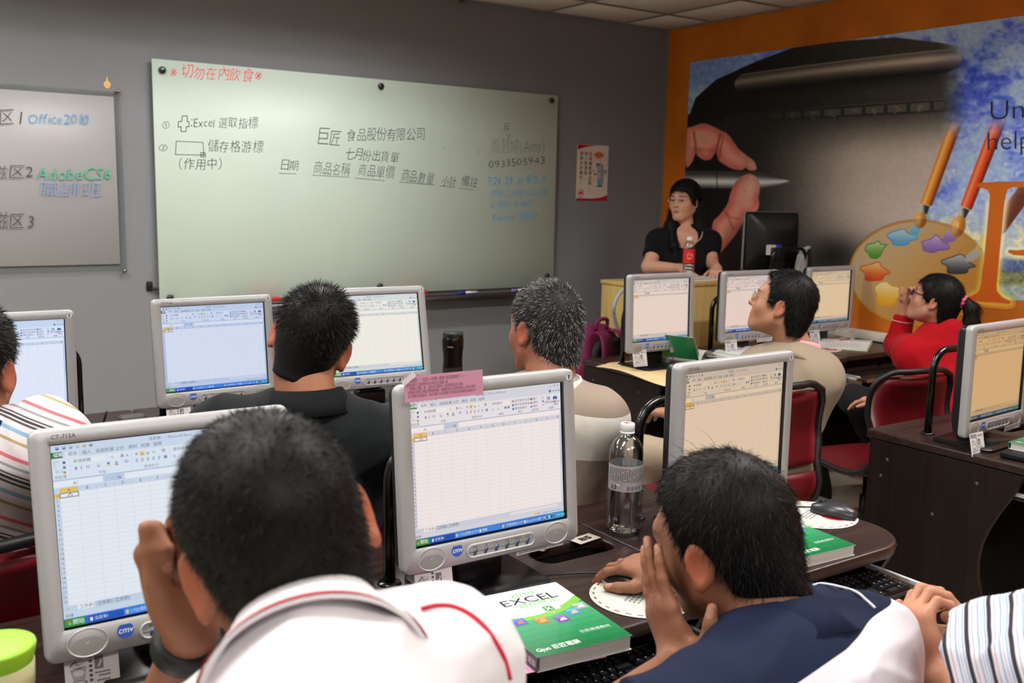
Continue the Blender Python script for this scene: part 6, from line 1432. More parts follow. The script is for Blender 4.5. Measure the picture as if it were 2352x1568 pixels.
SKIN = mat('skin', attr='col', rough=0.48, spec=0.35, bump=(260., 0.10, 0.0008))
SKIN.node_tree.nodes['Principled BSDF'].inputs['Subsurface Weight'].default_value = 0.06
SKIN.node_tree.nodes['Principled BSDF'].inputs['Subsurface Radius'].default_value = (0.012, 0.005, 0.003)
HAIR = mat('hair', attr='col', rough=0.5, spec=0.2)
CLOTH = mat('cloth', attr='col', rough=0.85, spec=0.15, bump=(900., 0.15, 0.0006), sheen=0.05)
def stripe_mat(name, period, stops):
    """constant colour bands over the 'sv' attribute"""
    m = bpy.data.materials.new(name); m.use_nodes = True; nt = m.node_tree; N = nt.nodes; L = nt.links; b = N['Principled BSDF']; b.inputs['Roughness'].default_value = 0.85; b.inputs['Specular IOR Level'].default_value = 0.15
    a = N.new('ShaderNodeAttribute'); a.attribute_name = 'sv'; d = N.new('ShaderNodeMath'); d.operation = 'DIVIDE'; d.inputs[1].default_value = period; L.new(a.outputs['Fac'], d.inputs[0])
    fr = N.new('ShaderNodeMath'); fr.operation = 'FRACT'; L.new(d.outputs[0], fr.inputs[0]); cr_ = N.new('ShaderNodeValToRGB'); cr_.color_ramp.interpolation = 'CONSTANT'; L.new(fr.outputs[0], cr_.inputs[0])
    e = cr_.color_ramp.elements; e[0].position = 0; e[0].color = (*lin(stops[0][1]), 1); e[1].position = stops[1][0]; e[1].color = (*lin(stops[1][1]), 1)
    for p, c in stops[2:]: q = e.new(p); q.color = (*lin(c), 1)
    L.new(cr_.outputs[0], b.inputs['Base Color']); return m

def head_rot(yaw, pitch=0, roll=0):
    return RZ(math.radians(yaw)) @ RX(math.radians(pitch)) @ RY(math.radians(roll))
def skull(wide=1.0):
    return smin(0.03, ell((0, -0.010, 0.035), (0.077 * wide, 0.098, 0.088)), ell((0, -0.046, -0.012), (0.062 * wide, 0.055, 0.060)))
def head_sdf(wide=1.0, ear_out=26, ear=1.0, nose=1.0, jaw=1.0):
    fs = [skull(wide), ell((0, 0.030, -0.030), (0.066 * wide, 0.064, 0.090))]
    for s in (-1, 1):
        fs += [cone((s * 0.053 * jaw, 0.0, -0.055), (s * 0.020 * jaw, 0.070, -0.097), 0.021, 0.017), ell((s * 0.041 * wide, 0.058, -0.026), (0.026, 0.026, 0.028))]
    fs += [ell((0, 0.077, -0.099), (0.022, 0.016, 0.016)), cone((-0.036, 0.078, 0.026), (0.036, 0.078, 0.026), 0.0125, 0.0125), ell((0, 0.084, -0.062), (0.027, 0.014, 0.020))]
    base = smin(0.028, *fs)
    base = sub(0.012, base, *[ell((s * 0.032, 0.101, 0.006), (0.018, 0.013, 0.010)) for s in (-1, 1)])
    lids = smin(0.006, *[ell((s * 0.032, 0.078, 0.006), (0.016, 0.013, 0.0115)) for s in (-1, 1)])
    base = smin(0.006, base, lids)
    base = smin(0.010, base, cone((0, 0.090, 0.012), (0, 0.090 + 0.022 * nose, -0.026), 0.007, 0.0105), ell((-0.011, 0.098, -0.030), (0.008, 0.009, 0.007)), ell((0.011, 0.098, -0.030), (0.008, 0.009, 0.007)))
    base = smin(0.004, base, cone((-0.019, 0.090, -0.0590), (0.019, 0.090, -0.0590), 0.0050, 0.0050), cone((0, 0.0955, -0.0585), (0, 0.0955, -0.0587), 0.0055, 0.0055), cone((-0.015, 0.091, -0.0695), (0.015, 0.091, -0.0695), 0.0058, 0.0058))
    ears = []
    for s in (-1, 1):
        R = RZ(math.radians(-s * ear_out)); c = np.array([s * 0.082 * wide, -0.013, -0.006])
        e = smin(0.006, ell(c, (0.0075, 0.0195 * ear, 0.032 * ear), R), ell(c + R @ np.array([0, 0.008, -0.026 * ear]), (0.006, 0.010, 0.012)))
        e = sub(0.005, e, ell(c + R @ np.array([s * 0.0085, 0.002, 0.001]), (0.0072, 0.0115 * ear, 0.0205 * ear), R)); ears.append(e)
    return smin(0.008, base, *ears)
HAIRLINE = [(0.105, 0.082), (0.070, 0.066), (0.048, 0.048), (0.034, 0.016), (0.028, -0.022), (0.012, -0.022), (0.006, 0.012), (-0.020, 0.020), (-0.030, -0.004), (-0.040, -0.048), (-0.060, -0.088), (-0.16, -0.092), (-0.16, 0.24), (0.20, 0.24), (0.20, 0.082)]
def hair_cap(th=0.010, side=0.004, line=HAIRLINE, wide=1.0):
    sk = smin(0.03, skull(wide), cone((0, -0.044, -0.035), (0, -0.056, -0.13), 0.054 * wide, 0.052 * wide))
    def f(P):
        z = P[:, 2]; t = side + (th - side) * np.clip((z + 0.02) / 0.07, 0, 1); a = sk(P) - t
        return np.maximum(a, poly_sd(P[:, 1].astype(float), z.astype(float), line).astype(f32))
    return f
def hand_sdf(Wp, D, Nn, side, curls, thumb=((0.75, 0.62, 0.15), (0.85, 0.45, 0.25)), spread=0.10, s=1.0, width=1.0, splay=None):
    """Wp wrist, D wrist->knuckles, Nn out of the palm, side +1/-1 gives the thumb side; curls: four (a,b,c) bend angles in degrees"""
    Wp = np.asarray(Wp, float); D = nrm(D); Nn = nrm(np.asarray(Nn, float) - D * np.dot(D, Nn)); L = np.cross(Nn, D) * side; nails = []; fs = []
    lat = np.array([0.029, 0.0095, -0.0105, -0.029]) * s * width; fwd = np.array([0.090, 0.094, 0.089, 0.080]) * s
    palm = [ell(Wp + D * 0.052 * s + L * 0.001, (0.038 * s * width, 0.050 * s, 0.0135 * s), np.stack([L, D, Nn], 1)), cone(Wp, Wp + D * 0.03 * s, 0.0235 * s, 0.024 * s), ell(Wp + D * 0.035 * s + L * 0.020 * s + Nn * 0.008 * s, (0.017 * s, 0.026 * s, 0.014 * s), np.stack([L, D, Nn], 1))]
    for i in range(4): palm.append(cone(Wp + D * 0.02 * s + L * lat[i] * 0.6, Wp + D * fwd[i] + L * lat[i], 0.0125 * s, 0.0105 * s))
    pm = smin(0.016 * s, *palm); lens = ((0.043, 0.026, 0.021), (0.047, 0.030, 0.023), (0.043, 0.028, 0.022), (0.034, 0.021, 0.019)); rad = ((0.0096, 0.0086, 0.0078, 0.0068), (0.0098, 0.0088, 0.0080, 0.0070), (0.0094, 0.0084, 0.0076, 0.0066), (0.0082, 0.0074, 0.0067, 0.0058))
    sp = splay or [1, 0.3, -0.35, -1]
    for i in range(4):
        p = Wp + D * fwd[i] + L * lat[i]; a = 0.0; ch = []; d0 = nrm(D + L * spread * sp[i])
        for j in range(3):
            a += math.radians(curls[i][j]); d = d0 * math.cos(a) + Nn * math.sin(a); q = p + d * lens[i][j] * s; ch.append(cone(p, q, rad[i][j] * s, rad[i][j + 1] * s)); 
            if j == 2: nails.append((q - d * 0.004 * s + nrm(-d0 * math.sin(a) * -1 * 0 + (d0 * math.sin(a) - Nn * math.cos(a))) * rad[i][3] * 0.75 * s, 0.0075 * s))
            p = q
        fs.append(smin(0.004 * s, *ch))
    fing = fs[0]
    def fingers(P):
        d = fs[0](P)
        for g in fs[1:]: d = np.minimum(d, g(P))
        return d
    tb = Wp + D * 0.024 * s + L * 0.022 * s + Nn * 0.006 * s; tm = tb + nrm(D * thumb[0][0] + L * thumb[0][1] + Nn * thumb[0][2]) * 0.044 * s; d1 = nrm(D * thumb[1][0] + L * thumb[1][1] + Nn * thumb[1][2]); t2 = tm + d1 * 0.033 * s
    d2 = nrm(d1 + (D * thumb[1][0] * 0.3)); t3 = t2 + d2 * 0.024 * s
    th = smin(0.006 * s, cone(tb, tm, 0.0155 * s, 0.0118 * s), cone(tm, t2, 0.0118 * s, 0.0102 * s), cone(t2, t3, 0.0100 * s, 0.0078 * s)); nails.append((t3 - d2 * 0.004 * s - Nn * 0.006 * s, 0.009 * s))
    f = smin(0.012 * s, pm, fingers, th); 
    pts = np.array([Wp, Wp + D * 0.19 * s, t3, Wp + D * 0.1 * s + Nn * 0.11 * s, Wp + L * 0.06 * s, Wp - L * 0.06 * s + D * 0.1 * s, Wp - Nn * .03])
    return boxed(f, pts.min(0) - 0.05, pts.max(0) + 0.05), nails
def torso_sdf(P0, N, Ls, Rs, g=1.0, grow=0.0, belly=1.0):
    P0, N, Ls, Rs = [np.asarray(q, float) for q in (P0, N, Ls, Rs)]; up = nrm(N - P0); rt = nrm(Rs - Ls); rt = nrm(rt - up * np.dot(rt, up)); fw = np.cross(up, rt); L = np.linalg.norm(N - P0); R = np.stack([rt, fw, up], 1); hwid = np.linalg.norm(Rs - Ls) / 2; a = grow
    M = (Ls + Rs) / 2
    return smin(0.07, ell(P0 + up * L * 0.60 + fw * 0.008, (hwid * 0.93 * g + a, 0.112 * g + a, 0.175 + a), R), ell(P0 + up * L * 0.28 + fw * 0.012, (0.148 * g * belly + a, 0.112 * g * belly + a, 0.20 + a), R), ell(P0 - up * 0.0, (0.165 * g + a, 0.122 * g + a, 0.125 + a), R),
        cone(M - up * 0.015 - rt * hwid * 0.45, Ls, 0.066 * g + a, 0.057 * g + a), cone(M - up * 0.015 + rt * hwid * 0.45, Rs, 0.066 * g + a, 0.057 * g + a), cone(N - up * 0.060, M + (Ls - M) * 0.62 + up * 0.004, 0.045 + a, 0.046 + a), cone(N - up * 0.060, M + (Rs - M) * 0.62 + up * 0.004, 0.045 + a, 0.046 + a), ell(N - up * 0.036, (0.080 * g + a, 0.078 * g + a, 0.044 + a), R)), (rt, fw, up, L)
def wrinkle(f, amp, freq=34.0, seed=0, dirs=None):
    rng = np.random.RandomState(seed); K = rng.randn(5, 3); K /= np.linalg.norm(K, axis=1)[:, None]; K *= np.array([0.35, 0.6, 0.8, 1.0, 1.3])[:, None] * freq; ph = rng.rand(5) * 6.28
    K = K.astype(f32)
    def g(P):
        w = np.zeros(len(P), f32); Q = P + 0.02 * np.sin(P[:, [1, 2, 0]] * 21.0 + 1.3).astype(f32)
        for k in range(5): w += (1 - np.abs(np.sin(Q @ K[k] + f32(ph[k])))) ** 2
        return f(P) - f32(amp * 1.7) * (w * 0.45 - 0.5)
    return g
def trace(f, px, py, d0=0.4, d1=6.0):
    """first hit of the sight line through a template point with a surface"""
    r_ = ray(px, py); r_ = r_ / np.linalg.norm(r_); t = d0
    for k in range(160):
        p = CAM_C + r_ * t; d = float(f(p[None].astype(f32))[0])
        if d < 0.0008: return p
        t += max(d * 0.8, 0.0008)
        if t > d1: break
    return None
def vnorm(V, F):
    a = V[F[:, 2]] - V[F[:, 0]]; b = V[F[:, 3]] - V[F[:, 1]]; n = np.cross(a, b); N = np.zeros_like(V)
    for k in range(4): np.add.at(N, F[:, k], n)
    return N / (np.linalg.norm(N, axis=1)[:, None] + 1e-12)
def strands(V, F, n, length, whorl, seed=1, lift=0.55, flow=0.6, down=0.15, jit=0.25, w=0.0011, segs=3, col=((14, 13, 13), (30, 27, 25)), keep=None, comb=None, grow=None, sink=0.003):
    """hair ribbons over a cap: they leave the scalp along its normal, fan out from the whorl and bend down"""
    rng = np.random.RandomState(seed); A = V[F]; cr_ = np.cross(A[:, 2] - A[:, 0], A[:, 3] - A[:, 1]); ar = np.linalg.norm(cr_, axis=1)
    fi = rng.choice(len(F), n, p=ar / ar.sum()); u, v = rng.rand(n, 1), rng.rand(n, 1); Q = A[fi]; P = (Q[:, 0] * (1 - u) + Q[:, 1] * u) * (1 - v) + (Q[:, 3] * (1 - u) + Q[:, 2] * u) * v
    Nn = cr_[fi] / (ar[fi][:, None] + 1e-12)
    if keep is not None:
        m = keep(P, Nn); P, Nn = P[m], Nn[m]; n = len(P)
    fl = P - np.asarray(whorl); fl -= Nn * (fl * Nn).sum(1)[:, None]; fl /= np.linalg.norm(fl, axis=1)[:, None] + 1e-6
    if comb is not None: fl = fl * 0.35 + np.asarray(comb); fl -= Nn * (fl * Nn).sum(1)[:, None]; fl /= np.linalg.norm(fl, axis=1)[:, None] + 1e-6
    ln = length * (0.65 + 0.5 * rng.rand(n)); ln = ln * grow(P) if grow is not None else ln
    d = Nn * lift + fl * flow + rng.randn(n, 3) * jit; d /= np.linalg.norm(d, axis=1)[:, None]; rnd = rng.randn(n, 3); side = np.cross(d, rnd); side /= np.linalg.norm(side, axis=1)[:, None]
    pts = [P - Nn * sink]; 
    for k in range(segs):
        pts.append(pts[-1] + d * (ln / segs)[:, None]); d = d + np.array([0, 0, -down]) + fl * 0.15; d /= np.linalg.norm(d, axis=1)[:, None]
    VV = np.zeros((n, (segs + 1) * 2, 3)); 
    for k in range(segs + 1):
        ww = w * (1 - 0.8 * (k / segs) ** 1.5); VV[:, 2 * k] = pts[k] - side * ww / 2; VV[:, 2 * k + 1] = pts[k] + side * ww / 2
    base = (np.arange(n) * (segs + 1) * 2)[:, None]; FF = np.concatenate([base + np.array([[2 * k, 2 * k + 1, 2 * k + 3, 2 * k + 2]]) for k in range(segs)])
    c0, c1 = np.array(col[0], float), np.array(col[1], float); t = rng.rand(n, 1) ** 2; cc = np.repeat((c0 * (1 - t) + c1 * t)[:, None], (segs + 1) * 2, 1).reshape(-1, 3)
    return VV.reshape(-1, 3), FF, cc
def join(parts):
    V, F, C, n = [], [], [], 0
    for v, f, c in parts: V.append(v); F.append(f + n); C.append(c); n += len(v)
    return np.concatenate(V), np.concatenate(F), np.concatenate(C)
def const(V, c): return np.tile(np.array(c, float), (len(V), 1))

class Figure:
    def __init__(s, label, base, skin=(176, 124, 94), h=0.005, group=None):
        s.base = np.asarray(base, float); s.skin = skin; s.h = h; s.label = label; s.sk = []; s.marks = []; s.nails = []; s.root = None; s.lo = []; s.hi = []
    def grow(s, pts, m):
        p = np.asarray(pts, float).reshape(-1, 3); s.lo.append(p.min(0) - m); s.hi.append(p.max(0) + m)
    def head(s, c, yaw, pitch=0, roll=0, sc=1.0, **k):
        s.hc = np.asarray(c, float); s.hR = head_rot(yaw, pitch, roll); s.hs = sc; s.hf = local(head_sdf(**k), s.hc, s.hR, sc); s.wide = k.get('wide', 1.0)
        s.sk.append(boxed(s.hf, s.hc - 0.16 * sc, s.hc + 0.16 * sc)); s.grow([s.hc], 0.15 * sc); return s
    def hp(s, *q): return s.hc + s.hR @ (np.array(q, float) * s.hs)
    def neck(s, N, r=0.056): s.N = np.asarray(N, float); s.neckf = cone(s.hp(0, -0.030, -0.060), s.N, r * 0.98, r * 1.08); s.sk.append(s.neckf); return s
    def skin_mesh(s, h=None):
        groups = smin(0.02, *s.sk); h = h or s.h; V, F = mesh_sdf(groups, np.min(s.lo, 0), np.max(s.hi, 0), h); s.skf = groups
        col = const(V, s.skin); q = (V - s.hc) @ s.hR / s.hs; rng = np.random.RandomState(3)
        def dab(m, c, a): col[:] = col * (1 - (m * a)[:, None]) + np.array(c, float) * (m * a)[:, None]
        lip = np.exp(-((q[:, 0] / 0.021) ** 4 + ((q[:, 2] + 0.064) / 0.0095) ** 4)) * (q[:, 1] > 0.084); dab(lip, (150, 72, 68), 0.75)
        dab(np.exp(-((q[:, 2] + 0.0642) / 0.0014) ** 2 - (q[:, 0] / 0.017) ** 4) * (q[:, 1] > 0.08), (70, 30, 28), 0.8)
        earm = np.exp(-(((np.abs(q[:, 0]) - 0.090) / 0.014) ** 2 + ((q[:, 1] + 0.012) / 0.03) ** 2 + ((q[:, 2] + 0.006) / 0.04) ** 2)); dab(earm, (190, 98, 74), 0.65)
        for sx in (-1, 1):
            bx = q[:, 0] * sx; brow = np.exp(-(((bx - 0.033) / 0.020) ** 4 + ((q[:, 2] - 0.031 + 8 * (bx - 0.033) ** 2) / 0.0042) ** 4)) * (q[:, 1] > 0.05); dab(brow, (36, 28, 26), 0.85)
            dab(np.exp(-(((bx - 0.032) / 0.017) ** 4 + ((q[:, 2] - 0.0035) / 0.0030) ** 4)) * (q[:, 1] > 0.06), (40, 28, 26), 0.85)
            dab(np.exp(-(((bx - 0.042) / 0.018) ** 2 + ((q[:, 2] + 0.028) / 0.02) ** 2)) * (q[:, 1] > 0.05), (196, 116, 92), 0.30)
            dab(np.exp(-(((bx - 0.008) / 0.004) ** 2 + ((q[:, 2] + 0.034) / 0.003) ** 2)) * (q[:, 1] > 0.09), (60, 34, 30), 0.7)
        for c, r in s.nails: dab((np.linalg.norm(V - c, axis=1) < r).astype(float), (206, 158, 140), 0.55)
        s.root = ob('person', np_mesh('body', V - s.base, F, col), SKIN, None, s.base); tag(s.root, s.label, 'person'); return s
    def part(s, name, V, F, col=None, m=CLOTH, attrs=None): return ob(name, np_mesh(name, V - s.base, F, col, attrs), m, s.root)
    def mb(s, name, mb_, m, smooth=None):
        mb_.v = [v - s.base for v in mb_.v]; return ob(name, mb_.mesh(name), m, s.root)
    def cloth(s, name, f, lo, hi, h, colf, m=CLOTH, attrs=None):
        V, F = mesh_sdf(f, lo, hi, h); o = s.part(name, V, F, colf(V) if callable(colf) else const(V, colf), m, {k: g(V) for k, g in (attrs or {}).items()}); return V, F
    def hair(s, n, length, whorl=(0.012, -0.060, 0.098), th=0.010, side=0.004, line=HAIRLINE, h=0.005, capcol=(12, 11, 11), col=((11, 11, 11), (34, 31, 29)), extra=None, **k):
        f = hair_cap(th, side, line, s.wide)
        lo, hi = np.array([-0.12, -0.15, -0.145]), np.array([0.12, 0.13, 0.17]); V, F = mesh_sdf(f, lo, hi, h); Pt = [(V, F, const(V, capcol))]
        if n: Pt.append(strands(V, F, n, length, whorl, col=col, keep=k.pop('keep', None) or (lambda P, Nn: (poly_sd(P[:, 1], P[:, 2], line) < 0.004) & (Nn[:, 2] > -0.9)), **k))
        if extra: Pt += extra(V, F)
        V, F, C = join(Pt); V = s.hc + (V * s.hs) @ s.hR.T; s.part('hair', V, F, C, HAIR); return s
    def collar(s, name, ax, rx, ry, rise, drop, flare, rgb, yaw=0.0, tilt=0.0, band=None, gap=0.5, front_low=0.02, thick=0.004, m=None):
        """folded shirt collar round the neck: stands up, turns over and flares down; open at the front"""
        up = nrm(ax); R = RZ(math.radians(yaw)); rt = R[:, 0] - up * np.dot(R[:, 0], up); rt = nrm(rt); fw = np.cross(up, rt); a = np.linspace(-PI / 2 + -PI + gap, PI / 2 - gap, 46)
        def ring(r, z, lowk=1.0): return [s.N + rt * (math.cos(q) * (rx + r)) + fw * (math.sin(q) * (ry + r)) + up * (z - front_low * lowk * (0.5 + 0.5 * math.sin(q)) ** 2) for q in a]
        rings = [ring(0.0, 0.0), ring(0.001, rise * 0.7), ring(0.004, rise), ring(0.004 + thick, rise * 0.98), ring(flare * 0.45 + thick, rise - drop * 0.45), ring(flare + thick, rise - drop), ring(flare, rise - drop - 0.001), ring(flare * 0.4, rise - drop * 0.5)]
        n = MB(); n.loft(rings, closed=False, cap0=False); o = s.mb(name, n, m or mat('collar_%d_%d_%d' % tuple(rgb), rgb, rough=0.85, spec=0.15))
        if band:
            b = MB(); b.loft([ring(flare * band[1] + thick + 0.0016, rise - drop * band[1]), ring(flare * band[2] + thick + 0.0022, rise - drop * band[2])], closed=False); s.mb('collar_stripe', b, mat('stripe_%d_%d_%d' % tuple(band[0]), band[0], rough=0.8))
        return o
    def eyes(s, gaze=(0, 0)):
        for sx in (-1, 1):
            n = MB(); R = s.hR @ RZ(gaze[0]) @ RX(gaze[1]); c = s.hp(sx * 0.032, 0.0795, 0.0040)
            for prof, mi in (([(0.0, 0.0125), (0.003, 0.0121), (0.0055, 0.0112)], 1), ([(0.0055, 0.0112), (0.009, 0.0087), (0.0117, 0.0044), (0.0125, 0.0), (0.009, -0.0087), (0.0, -0.0125)], 0)): n.lathe([(r * s.hs, z * s.hs) for r, z in prof], 18, c, mi, R=R @ RX(-PI / 2))
            o = s.mb('eye', n, [mat('eye_white', (214, 206, 200), rough=0.2), mat('dark_iris', (30, 20, 16), rough=0.1)])
    def glasses(s, rgb, r=0.0009, lens=True, w=0.022, hgt=0.016, metal=0.8):
        fm = mat('spectacle_frame_%d' % rgb[0], rgb, rough=0.25, metal=metal); n = MB(); y = 0.106
        for sx in (-1, 1):
            P = [s.hp(sx * 0.033 + a, y - 0.25 * abs(sx * 0.033 + a) ** 1.0 * 0.3, 0.004 + b) for a, b in rrect(w * 2, hgt * 2, hgt * 0.8, 5)]; n.tube(P + [P[0]], r * s.hs, 6)
            n.tube([s.hp(sx * (0.033 + w), y - 0.006, 0.010), s.hp(sx * 0.072 * s.wide, 0.075, 0.010), s.hp(sx * 0.082 * s.wide, -0.004, 0.012), s.hp(sx * 0.084 * s.wide, -0.022, 0.0)], r * s.hs, 6)
        n.tube([s.hp(-0.011, y, 0.010), s.hp(0, y + 0.004, 0.012), s.hp(0.011, y, 0.010)], r * s.hs, 6); g = s.mb('spectacles', n, fm)
        if lens:
            for sx in (-1, 1):
                q = MB(); q.add([s.hp(sx * 0.033 + a, y - 0.25 * abs(sx * 0.033 + a) * 0.3, 0.004 + b) for a, b in rrect(w * 2 - 0.001, hgt * 2 - 0.001, hgt * 0.8, 5)], [tuple(range(24))]); q.v = [v - s.base for v in q.v]; ob('lens', q.mesh('lens', fix=False), LENS, g)
    def legs(s, P0, rt, knees, ankles, rgb, shoe=(24, 22, 22), h=0.012, r=(0.082, 0.060, 0.050)):
        P0 = np.asarray(P0, float); fs = [ell(P0, (0.165, 0.135, 0.11))]; pts = [P0]
        for sx, k, an in zip((-1, 1), knees, ankles):
            hip = P0 + np.asarray(rt) * sx * 0.085; fs += [cone(hip, k, r[0], r[1]), cone(k, an, r[1], r[2])]; pts += [k, an]
        pts = np.array(pts); f = wrinkle(smin(0.05, *fs), 0.004, 28., 5); s.cloth('trousers', f, pts.min(0) - 0.2, pts.max(0) + np.array([0.2, 0.2, 0.16]), h, rgb)
        for sx, an in zip((-1, 1), ankles):
            if shoe is None: continue
            n = MB(); an = np.asarray(an, float); rings = []
            for t in np.linspace(0, 1, 10):
                w = 0.046 * (math.sin(PI * min(1, 0.12 + t * 0.82)) ** 0.5); hg = 0.085 - 0.05 * t ** 0.6; rings.append([(an[0] + w * math.cos(q), an[1] - 0.07 + 0.26 * t, 0.004 + max(0, hg * (0.5 + 0.5 * math.sin(q)))) for q in np.linspace(0, 2 * PI, 14, endpoint=False)])
            n.loft(rings, cap0=True, cap1=True); s.mb('shoe', n, mat('shoe_%d' % shoe[0], shoe, rough=0.5))

# ------------------------------------------------------------------ the nine people
def plane_cut(o, n): return half(o, n)

# --- man with the wristwatch, white polo, nearest the camera
def man_white():
    hc = at_d(640, 1240, 0.94)
    s = Figure('man in a white red-trimmed polo shirt with a black wristwatch, cheek on his fist', (-4.50, -4.55, 0.0), (142, 94, 70), 0.0032)
    s.head(hc, -10, -8, -17, 1.0, ear_out=36, ear=1.08)
    N = at_d(722, 1520, 0.86); Rs = at_d(1020, 1538, 0.92); Ls = at_d(500, 1770, 0.86); P0 = np.array([-4.48, -4.52, 0.56])
    s.neck(N, 0.058)
    el = at_d(335, 1770, 1.22); wr = at_d(440, 1442, 1.05)
    hf, nl = hand_sdf(wr, at_d(402, 1285, 1.06) - wr, at_d(540, 1330, 0.98) - at_d(420, 1330, 1.06), 1, ((62, 95, 60), (66, 98, 60), (70, 98, 60), (74, 98, 55)), thumb=((0.8, 0.35, 0.5), (0.95, 0.1, 0.3)), spread=0.05, s=1.0)
    s.sk += [smin(0.02, cone(Ls, el, 0.050, 0.042), cone(el, wr, 0.041, 0.0250)), hf]; s.nails += nl; s.grow([el, wr, Ls, Rs, N, wr + nrm(at_d(402, 1285, 1.06) - wr) * 0.12], 0.07)
    re = Rs + np.array([0.10, 0.10, -0.26]); rw = np.array([-4.16, -4.02, 0.80]); hf2, nl2 = hand_sdf(rw, (-0.3, 1, -0.05), (0, 0, -1), -1, ((15, 25, 15),) * 4)
    s.sk += [smin(0.02, cone(Rs, re, 0.048, 0.041), cone(re, rw, 0.041, 0.027)), hf2]; s.grow([re, rw, rw + np.array([-.05, .2, 0])], 0.07); s.skin_mesh()
    tf, (rt, fw, up, L) = torso_sdf(P0, N, Ls, Rs, 0.96, 0.012)
    sl = [isect(cone(q, q + (e - q) * 0.75, 0.066, 0.062), half(q + (e - q) * 0.70, e - q)) for q, e in ((Ls, el), (Rs, re))]
    ax0 = nrm(s.hp(0, -0.03, -0.06) - N); f = wrinkle(smin(0.04, tf, cone(N - ax0 * 0.022, N - ax0 * 0.13 - fw * 0.02, 0.078, 0.105), *sl), 0.0050, 30., 2); f = isect(f, half(P0 - up * 0.06, -up)); s.shirt = f
    pts = np.array([P0, Ls, Rs, N, re, el]); s.cloth('polo_shirt', f, pts.min(0) - 0.20, pts.max(0) + 0.12, 0.006, (226, 220, 224))
    ax = nrm(s.hp(0, -0.03, -0.06) - N)
    s.collar('collar', ax, 0.062, 0.064, 0.040, 0.066, 0.034, (230, 225, 228), yaw=-12, band=((196, 24, 50), 0.90, 1.0))
    # red piping over the right shoulder seam
    P = [p for p in (trace(f, a, b) for a, b in ((968, 1398), (1000, 1390), (1040, 1392), (1080, 1410), (1115, 1440), (1140, 1475), (1160, 1515), (1172, 1560))) if p is not None]
    if len(P) > 3: s.mb('shoulder_piping', MB().tube(arc_path(P, 30), 0.0022, 8), mat('stripe_196_24_50', (196, 24, 50), rough=0.8))
    d = nrm(wr - el); c = wr - d * 0.028; n = MB(); u = nrm(np.cross(d, [0, 0, 1])); v = np.cross(d, u); a = np.linspace(0, 2 * PI, 40, endpoint=False)
    ring = lambda r, z: [c + d * z + (r * np.cos(q)) * u + (r * np.sin(q)) * v for q in a]
    n.loft([ring(0.028, -0.013), ring(0.0365, -0.012), ring(0.0380, 0.0), ring(0.0365, 0.012), ring(0.028, 0.013)]); w_ = s.mb('wristwatch', n, mat('black_watch_rubber', (16, 17, 16), rough=0.5))
    s.hair(16000, 0.010, whorl=(0.015, -0.050, 0.105), th=0.008, side=0.003, h=0.004, lift=0.8, flow=0.5, down=0.10, jit=0.28, w=0.0008)
    s.legs(P0, rt, (P0 + np.array([-0.12, 0.40, 0.0]), P0 + np.array([0.12, 0.40, 0.0])), ((-4.64, -4.12, 0.10), (-4.36, -4.12, 0.10)), (52, 54, 62))
man_white()

